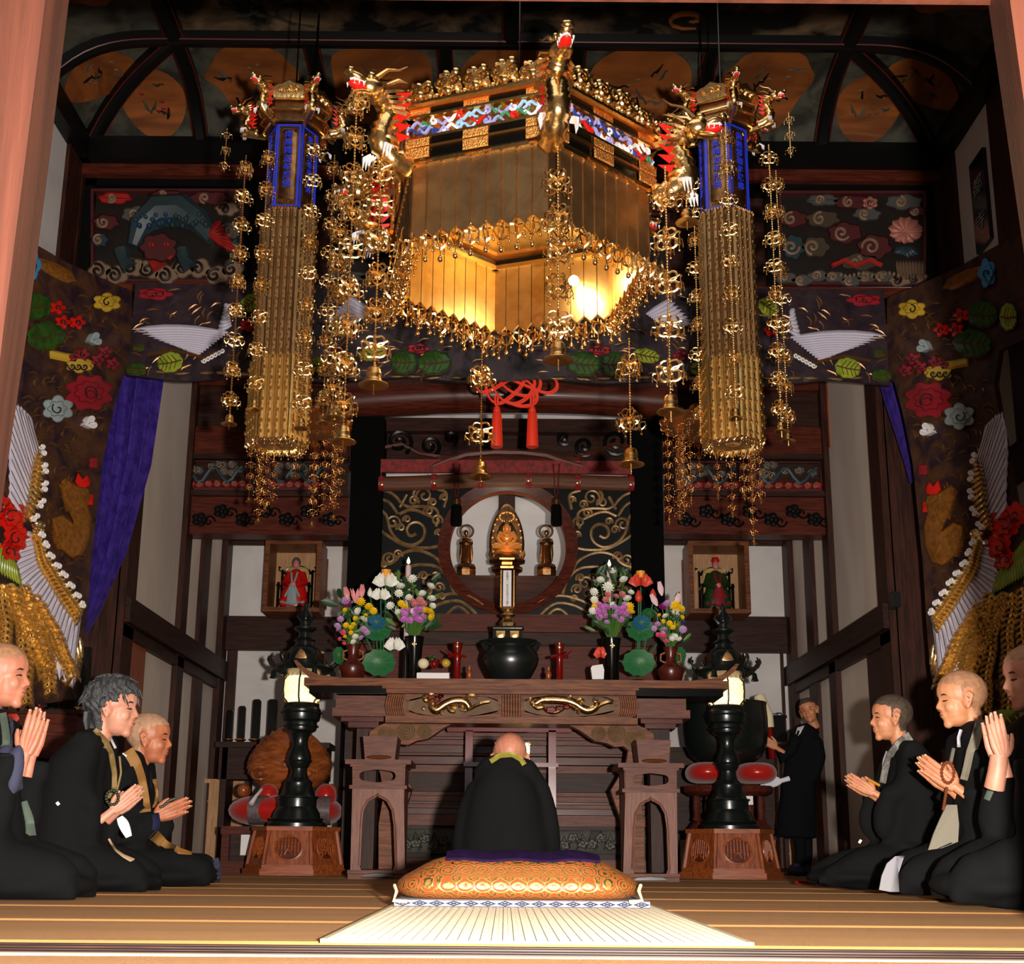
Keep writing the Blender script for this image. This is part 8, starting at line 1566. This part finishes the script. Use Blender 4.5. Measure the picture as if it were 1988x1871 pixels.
# ---- far left monk, nearest the camera
Y = 4.75; t = thing('person', 'shaven monk at the left edge with hands raised high, grey-green strap', 'person', (P(40, 1740, Y).x, Y, 0)); b = Body(t, Y)
for dy in (-.13, 0, .13): b.tb([(-20, 1400, 26), (-22, 1450, 50), (-28, 1520, 62), (-30, 1600, 66), (-20, 1670, 72)], dy)
b.tb([(-20, 1424, 34, -.19), (-16, 1410, 34, 0), (-20, 1424, 34, .19)]); b.e(-10, 1690, 120, 58, .26)
for dy in (-.12, .12): b.tb([(-20, 1680, 62), (60, 1690, 56), (130, 1700, 46), (160, 1716, 30)], dy); b.tb([(170, 1728, 20), (60, 1724, 28), (-60, 1722, 30)], dy)
b.e(70, 1716, 115, 32, .24)
for sg in (-1, 1): b.tb([(-10, 1440, 34), (0, 1500, 36), (22, 1530, 32), (44, 1500, 22), (52, 1470, 17)], sg * .17 * 1); b.e(24, 1560, 34, 62, .06, sg * .15)
b.build('robe')
b.ribbon('stole', [(2, 1384), (8, 1420), (12, 1466)], 10, 'greenstrap'); b.ribbon('stole_end', [(44, 1556), (54, 1590), (56, 1622)], lambda u: 8 + 6 * u, 'greenstrap', label='grey-green stole end'); b.ribbon('inner_collar', [(20, 1392), (24, 1420), (20, 1450)], 3, 'indigo')
b2 = Body(t, Y); b2.tb([(60, 1462, 15, 0), (52, 1480, 20, 0), (44, 1505, 24, 0), (52, 1540, 18, 0)], -.13); b2.e(60, 1500, 18, 50, .03, -.16, .1); b2.e(40, 1478, 22, 30, .04, -.13, -.3); b2.build('indigo', 'undersleeve', .012, .004)
head(t, 6, 1312, 124, Y, 1, sk1, hair='stubble', hairm=hb1, eyes='open', tilt=.04); hands(t, 56, 1462, 80, 1374, Y - .06, sk1, 1, scale=1.0, open_=.07)
# ---- woman with short grey hair
Y = 5.6; t = thing('person', 'woman with short grey hair in black robe, praying, tan strap', 'person', (P(150, 1730, Y).x, Y, 0)); b = Body(t, Y)
for dy in (-.11, 0, .11): b.tb([(204, 1430, 15), (186, 1450, 32), (160, 1490, 46), (148, 1540, 54), (140, 1600, 58), (138, 1660, 56)], dy)
b.tb([(180, 1452, 26, -.17), (184, 1438, 26, 0), (180, 1452, 26, .17)]); b.e(140, 1672, 66, 50, .22); b.e(112, 1600, 34, 60, .18, 0, -.25)
for dy in (-.11, .11): b.tb([(140, 1672, 50), (200, 1680, 44), (255, 1692, 34), (290, 1708, 20)], dy); b.tb([(300, 1720, 12), (200, 1712, 20), (100, 1712, 20)], dy)
b.e(215, 1710, 100, 20, .24)
for sg in (-1, 1): b.tb([(176, 1462, 24), (166, 1520, 30), (190, 1560, 28), (212, 1566, 19), (222, 1566, 12)], sg * .15 + (0 if sg > 0 else 0)); b.e(190, 1590, 30, 56, .05, sg * .14, -.1)
b.build('robe')
b.ribbon('strap', [(182, 1417), (204, 1440), (215, 1465), (220, 1500), (220, 1530), (213, 1550)], 7, 'tan'); b.ribbon('white_collar', [(205, 1415), (214, 1432), (224, 1452)], 2.2, 'cloth')
b.ribbon('strap_edge', [(232, 1468), (235, 1500), (228, 1530), (216, 1552)], 1.6, 'tan'); b.ribbon('white_sleeve_lining', [(232, 1586), (240, 1600), (250, 1624)], lambda u: 6 + 4 * sin(pi * u), 'cloth', off=.03, label='white sleeve lining')
for k in range(4): b.ribbon('folded_cord', [(211 + k, 1628 + 2 * k), (222 + k, 1648 + k), (240, 1660 + k), (260 - 2 * k, 1668 + k)], 1.8, 'cordbeige', off=.02 + .004 * k)
b.ribbon('white_tab', [(110, 1557), (114, 1562)], 3, 'cloth', label='tiny white tab')
head(t, 222, 1374, 112, Y, 1, sk3, hair='full', hairm=MT['greyhair'], eyes='closed', tilt=.06); hands(t, 226, 1572, 278, 1528, Y - .05, sk3, 1, open_=.16, gap=.012)
beadloop(t, [(212 + 20 * cos(a) * .6 + 6, 1548 + 14 * sin(a)) for a in [i * .42 for i in range(15)]], Y - .10, .008, 'beads')
# ---- old man, brown strap
Y = 6.4; t = thing('person', 'old man with thin white hair praying, brown strap over dark clothes', 'person', (P(310, 1720, Y).x, Y, 0)); b = Body(t, Y)
for dy in (-.12, 0, .12): b.tb([(274, 1470, 14), (262, 1490, 28), (256, 1530, 36), (252, 1580, 40), (256, 1640, 42)], dy)
b.tb([(262, 1488, 22, -.18), (264, 1476, 22, 0), (262, 1488, 22, .18)]); b.e(262, 1676, 50, 36, .22)
for dy in (-.12, .12): b.tb([(262, 1672, 36), (330, 1680, 34), (390, 1686, 28), (415, 1694, 20)], dy); b.tb([(420, 1704, 14), (330, 1706, 14), (250, 1706, 14)], dy)
b.e(340, 1698, 90, 22, .26)
for sg in (-1, 1): b.tb([(262, 1498, 20), (262, 1550, 24), (284, 1580, 20), (304, 1582, 11)], sg * .17); b.e(300, 1606, 24, 30, .05, sg * .12, .3)
b.build('robe')
b.ribbon('strap', [(248, 1456), (262, 1478), (272, 1510), (278, 1545), (282, 1576)], 11, 'brownstrap'); b.ribbon('strap', [(300, 1512), (304, 1540), (300, 1568)], 4, 'brownstrap'); b.ribbon('strap_end', [(296, 1618), (320, 1640), (350, 1652), (372, 1656)], lambda u: 12 - 9 * u, 'brownstrap', off=.02, label='brown strap end lying on the lap')
b.ribbon('navy_cuff', [(300, 1572), (304, 1594), (302, 1612)], 7, 'navy', off=.02); b.ribbon('shirt_button_line', [(292, 1500), (293, 1530)], 1, 'navy'); b.ribbon('grey_hem', [(418, 1666), (424, 1690), (420, 1712)], 6, 'indigo', label='blue-grey kimono hem'); b.ribbon('white_collar', [(238, 1462), (246, 1468)], 1.5, 'cloth')
head(t, 293, 1434, 96, Y, 1, sk2, hair='stubble', hairm=hb2, tilt=.05); hands(t, 308, 1584, 374, 1558, Y - .05, sk2, 1, open_=.14, gap=.01)
beadloop(t, [(312 + 3.4 * i, 1566 - 2.2 * i + 1.2 * sin(i)) for i in range(9)], Y - .10, .008, 'beads')
# ---- right side: nearest monk at the right edge
Y = 4.6; t = thing('person', 'shaven monk at the right edge with palms raised upright to his chin', 'person', (P(1930, 1750, Y).x, Y, 0)); b = Body(t, Y)
for dy in (-.13, 0, .13): b.tb([(2016, 1404, 28), (2024, 1450, 52), (2030, 1520, 64), (2034, 1600, 70), (2030, 1670, 74)], dy)
b.tb([(2020, 1430, 36, -.19), (2016, 1414, 36, 0), (2020, 1430, 36, .19)]); b.e(2010, 1690, 130, 60, .27)
for dy in (-.12, .12): b.tb([(2010, 1685, 66), (1930, 1692, 60), (1865, 1704, 42), (1840, 1720, 26)], dy); b.tb([(1826, 1734, 16), (1930, 1730, 26), (2040, 1726, 30)], dy)
b.e(1915, 1718, 108, 32, .25)
for sg in (-1, 1): b.tb([(2010, 1450, 34), (2004, 1520, 38), (1974, 1548, 32), (1954, 1508, 22), (1944, 1480, 15)], sg * .17); b.e(1966, 1570, 34, 70, .06, sg * .15, .1)
b.build('robe')
b.ribbon('grey_sleeve_lining', [(1936, 1480), (1930, 1520), (1916, 1552)], 6, 'greenstrap', off=.02)
head(t, 1998, 1316, 124, Y, -1, sk3, hair='stubble', hairm=hb2, tilt=.12); hands(t, 1940, 1468, 1922, 1382, Y - .05, sk3, -1, open_=.07)
m = M(); m.tube([P(1940, 1468, Y - .08), P(1936, 1500, Y - .08), P(1930, 1530, Y - .06)], [.032, .034, .036], 12); ob('forearm', m, sk3, t, 60)
# ---- right middle monk
Y = 5.35; t = thing('person', 'older shaven monk with grey-beige strap and brown prayer beads, right', 'person', (P(1840, 1735, Y).x, Y, 0)); b = Body(t, Y)
for dy in (-.12, 0, .12): b.tb([(1888, 1414, 18), (1896, 1440, 38), (1904, 1500, 52), (1910, 1560, 58), (1910, 1650, 60)], dy)
b.tb([(1892, 1446, 30, -.18), (1888, 1430, 30, 0), (1892, 1446, 30, .18)]); b.e(1900, 1676, 90, 52, .25)
for dy in (-.12, .12): b.tb([(1890, 1674, 54), (1820, 1684, 46), (1765, 1696, 34), (1735, 1708, 20)], dy); b.tb([(1725, 1722, 12), (1820, 1718, 20), (1900, 1718, 24)], dy)
b.e(1815, 1712, 105, 24, .25)
for sg in (-1, 1): b.tb([(1890, 1460, 28), (1890, 1520, 34), (1866, 1550, 28), (1848, 1534, 15)], sg * .16); b.e(1876, 1580, 28, 52, .05, sg * .15, .1)
b.build('robe')
b.ribbon('strap', [(1906, 1398), (1896, 1430), (1886, 1460), (1880, 1490), (1874, 1514)], 10, 'beige'); b.ribbon('strap', [(1852, 1452), (1846, 1480), (1842, 1500)], 3, 'beige'); b.ribbon('white_collar', [(1866, 1416), (1861, 1432), (1862, 1450)], 3, 'cloth')
b.patch('hanging_panel', [(1838, 1562), (1858, 1562), (1862, 1600), (1860, 1634), (1830, 1646), (1802, 1650), (1812, 1620), (1824, 1592)], 'beige', off=.03, label='grey-beige stole panel'); b.patch('crest', [(1872, 1488), (1876, 1492), (1872, 1496), (1868, 1492)], 'goldsoft', off=.012)
b.patch('white_hem', [(1757, 1661), (1738, 1662), (1722, 1676), (1712, 1700), (1707, 1727), (1728, 1731), (1746, 1731), (1744, 1700), (1748, 1678)], 'cloth', off=.02, label='white under-robe hem')
head(t, 1862, 1358, 108, Y, -1, sk4, hair='stubble', hairm=hb1, tilt=.10); hands(t, 1846, 1526, 1778, 1472, Y - .05, sk4, -1, open_=.17, gap=.012)
beadloop(t, [(1840 + 12 * cos(a), 1500 + 20 * sin(a)) for a in [i * .35 for i in range(18)]], Y - .10, .008, 'beadsb'); beadloop(t, [(1838 - .8 * i, 1530 + 5 * i) for i in range(9)], Y - .12, .007, 'beadsb')
# ---- right far monk
Y = 6.25; t = thing('person', 'young shaven monk with silver patterned strap, farthest of the right-hand praying row', 'person', (P(1700, 1720, Y).x, Y, 0)); b = Body(t, Y)
for dy in (-.12, 0, .12): b.tb([(1748, 1446, 16), (1758, 1466, 32), (1764, 1510, 42), (1766, 1570, 46), (1762, 1640, 50)], dy)
b.tb([(1756, 1470, 26, -.18), (1752, 1456, 26, 0), (1756, 1470, 26, .18)]); b.e(1754, 1672, 68, 42, .24)
for dy in (-.12, .12): b.tb([(1750, 1672, 42), (1690, 1680, 38), (1630, 1690, 26), (1590, 1700, 18)], dy); b.tb([(1575, 1710, 9), (1660, 1706, 16), (1750, 1706, 18)], dy)
b.e(1665, 1702, 100, 20, .25)
for sg in (-1, 1): b.tb([(1750, 1482, 24), (1740, 1530, 28), (1712, 1548, 22), (1694, 1540, 12)], sg * .16); b.e(1706, 1586, 26, 44, .05, sg * .14, .1)
b.build('robe')
b.ribbon('strap', [(1768, 1428), (1750, 1440), (1733, 1462), (1722, 1490), (1716, 1520)], 9, 'greystrap'); b.ribbon('inner_collar', [(1722, 1458), (1716, 1475), (1714, 1490)], 1.6, 'cloth'); b.ribbon('white_tab', [(1672, 1630), (1668, 1636)], 2.5, 'cloth')
head(t, 1727, 1394, 88, Y, -1, sk4, hair='stubble', hairm=hb3, eyes='open', tilt=.02); hands(t, 1690, 1538, 1640, 1508, Y - .05, sk4, -1, open_=.16, gap=.012)
beadloop(t, [(1688 + 3 * i, 1514 + 1.6 * i) for i in range(7)], Y - .11, .008, 'beadsg')
# ---- bowing head priest seen from behind
Y = 5.95; t = thing('person', 'bowing monk in black robe seen from behind in the middle of the hall', 'person', (P(985, 1700, Y).x, Y, 0)); b = Body(t, Y)
b.tb([(972, 1486, 34), (975, 1520, 58), (978, 1560, 70), (980, 1610, 78), (984, 1660, 84), (988, 1700, 88)], 0, 20, .8)
b.tb([(930, 1512, 22, .04), (950, 1492, 26, .02), (985, 1484, 26, 0), (1020, 1498, 26, .02), (1040, 1522, 20, .04)])
for x0, x1, x2 in ((926, 912, 906), (1044, 1056, 1066)): b.tb([(x0, 1520, 20), (x1, 1570, 24), (x2, 1630, 26), (x2, 1680, 26)], .04); b.e(x2, 1650, 22, 40, .16, .12)
b.e(985, 1712, 100, 22, .4, .15); b.tb([(960, 1560, 40), (965, 1520, 40)], .14); b.build('robe', fold=.007)
h = head(t, 990, 1474, 92, Y + .20, 1, sk1, yaw=pi / 2, tilt=.62, hair=None)
b.ribbon('gold_collar', [(952, 1478), (970, 1466), (995, 1464), (1012, 1474), (1018, 1484)], 5, 'limegold', off=.03, label='gold-green collar of the under-robe') if MT.setdefault('limegold', mat('limegold', srgb(150, 140, 60), .6)) else None
# ---- man standing at the rear right
Y = 10.75; t = thing('person', 'man in long black coat and tie standing at the rear right by the inner wall', 'person', (P(1558, 1688, Y).x, Y, 0)); b = Body(t, Y)
b.tb([(1568, 1408, 12), (1562, 1426, 27), (1556, 1470, 32), (1552, 1520, 34), (1548, 1580, 38), (1547, 1626, 41)], 0, 16, .6)
b.tb([(1540, 1430, 14, 0), (1564, 1416, 14, 0), (1584, 1430, 14, 0)])
b.tb([(1580, 1436, 13), (1586, 1470, 13), (1578, 1506, 12), (1560, 1514, 10)], -.05); b.tb([(1540, 1434, 13), (1526, 1462, 12), (1514, 1478, 10), (1506, 1450, 8)], -.14)
b.build('robe2', 'coat', .018, .007); 
bt = Body(t, Y); 
for x, dy in ((1552, 0), (1572, .12)): bt.tb([(x, 1620, 13), (x + 2, 1655, 11), (x + 1, 1682, 10)], dy)
bt.build('robe2', 'trousers', .016, .003)
for x, dy in ((1545, 0), (1566, .12)): m = M(); q = P(x, 1690, Y); m.ell((q.x, Y + dy - .05, .035), (.06, .13, .035), 12, 8); m.ell((q.x + .02, Y + dy, .06), (.045, .06, .05), 10, 7); ob('sock', m, MT['indigo'], t, 60)
b.patch('white_shirt', [(1548, 1412), (1562, 1408), (1556, 1420), (1550, 1430), (1545, 1424)], 'cloth', off=.02); b.ribbon('black_tie', [(1551, 1418), (1547, 1428), (1545, 1440)], 2, 'robe2', off=.04); b.ribbon('lapel', [(1562, 1414), (1550, 1432), (1538, 1448)], 2.2, 'robe', off=.02)
head(t, 1570, 1379, 48, Y - .02, -1, sk4, yaw=pi / 2 * .72, tilt=.08, hair='stubble', hairm=hb3, eyes='open', lean=.22)
for (x, y, x2, y2, mt_) in ((1506, 1450, 1494, 1440, sk4), (1514, 1516, 1500, 1520, MT['cloth'])):
    me = HAND.copy(); a = P(x, y, Y - .16); bb_ = P(x2, y2, Y - .2); L = .17; T = Matrix.Translation(a) @ Matrix.Rotation(atan2(bb_.z - a.z, -(bb_.x - a.x)), 4, 'Y') @ Matrix.Rotation(pi, 4, 'Z') @ Matrix.Scale(L, 4); place('hand', me, mt_, t, T)
# small red clappers lying on the carpet at the right
for x, y, lab in ((1574, 1717, 'small red lacquered wooden clapper on the carpet by the farthest right monk'), (1712, 1727, 'small red lacquered wooden clapper on the carpet beside the white hem')):
    q = PZ(x, y, .01); m = M(); m.bar(q + Vector((-.09, .0, .012)), q + Vector((.05, 0, .006)), .03, .02); o = single('wooden_clapper', m, MT['redlac'], lab, 'clapper')
print('people ok')
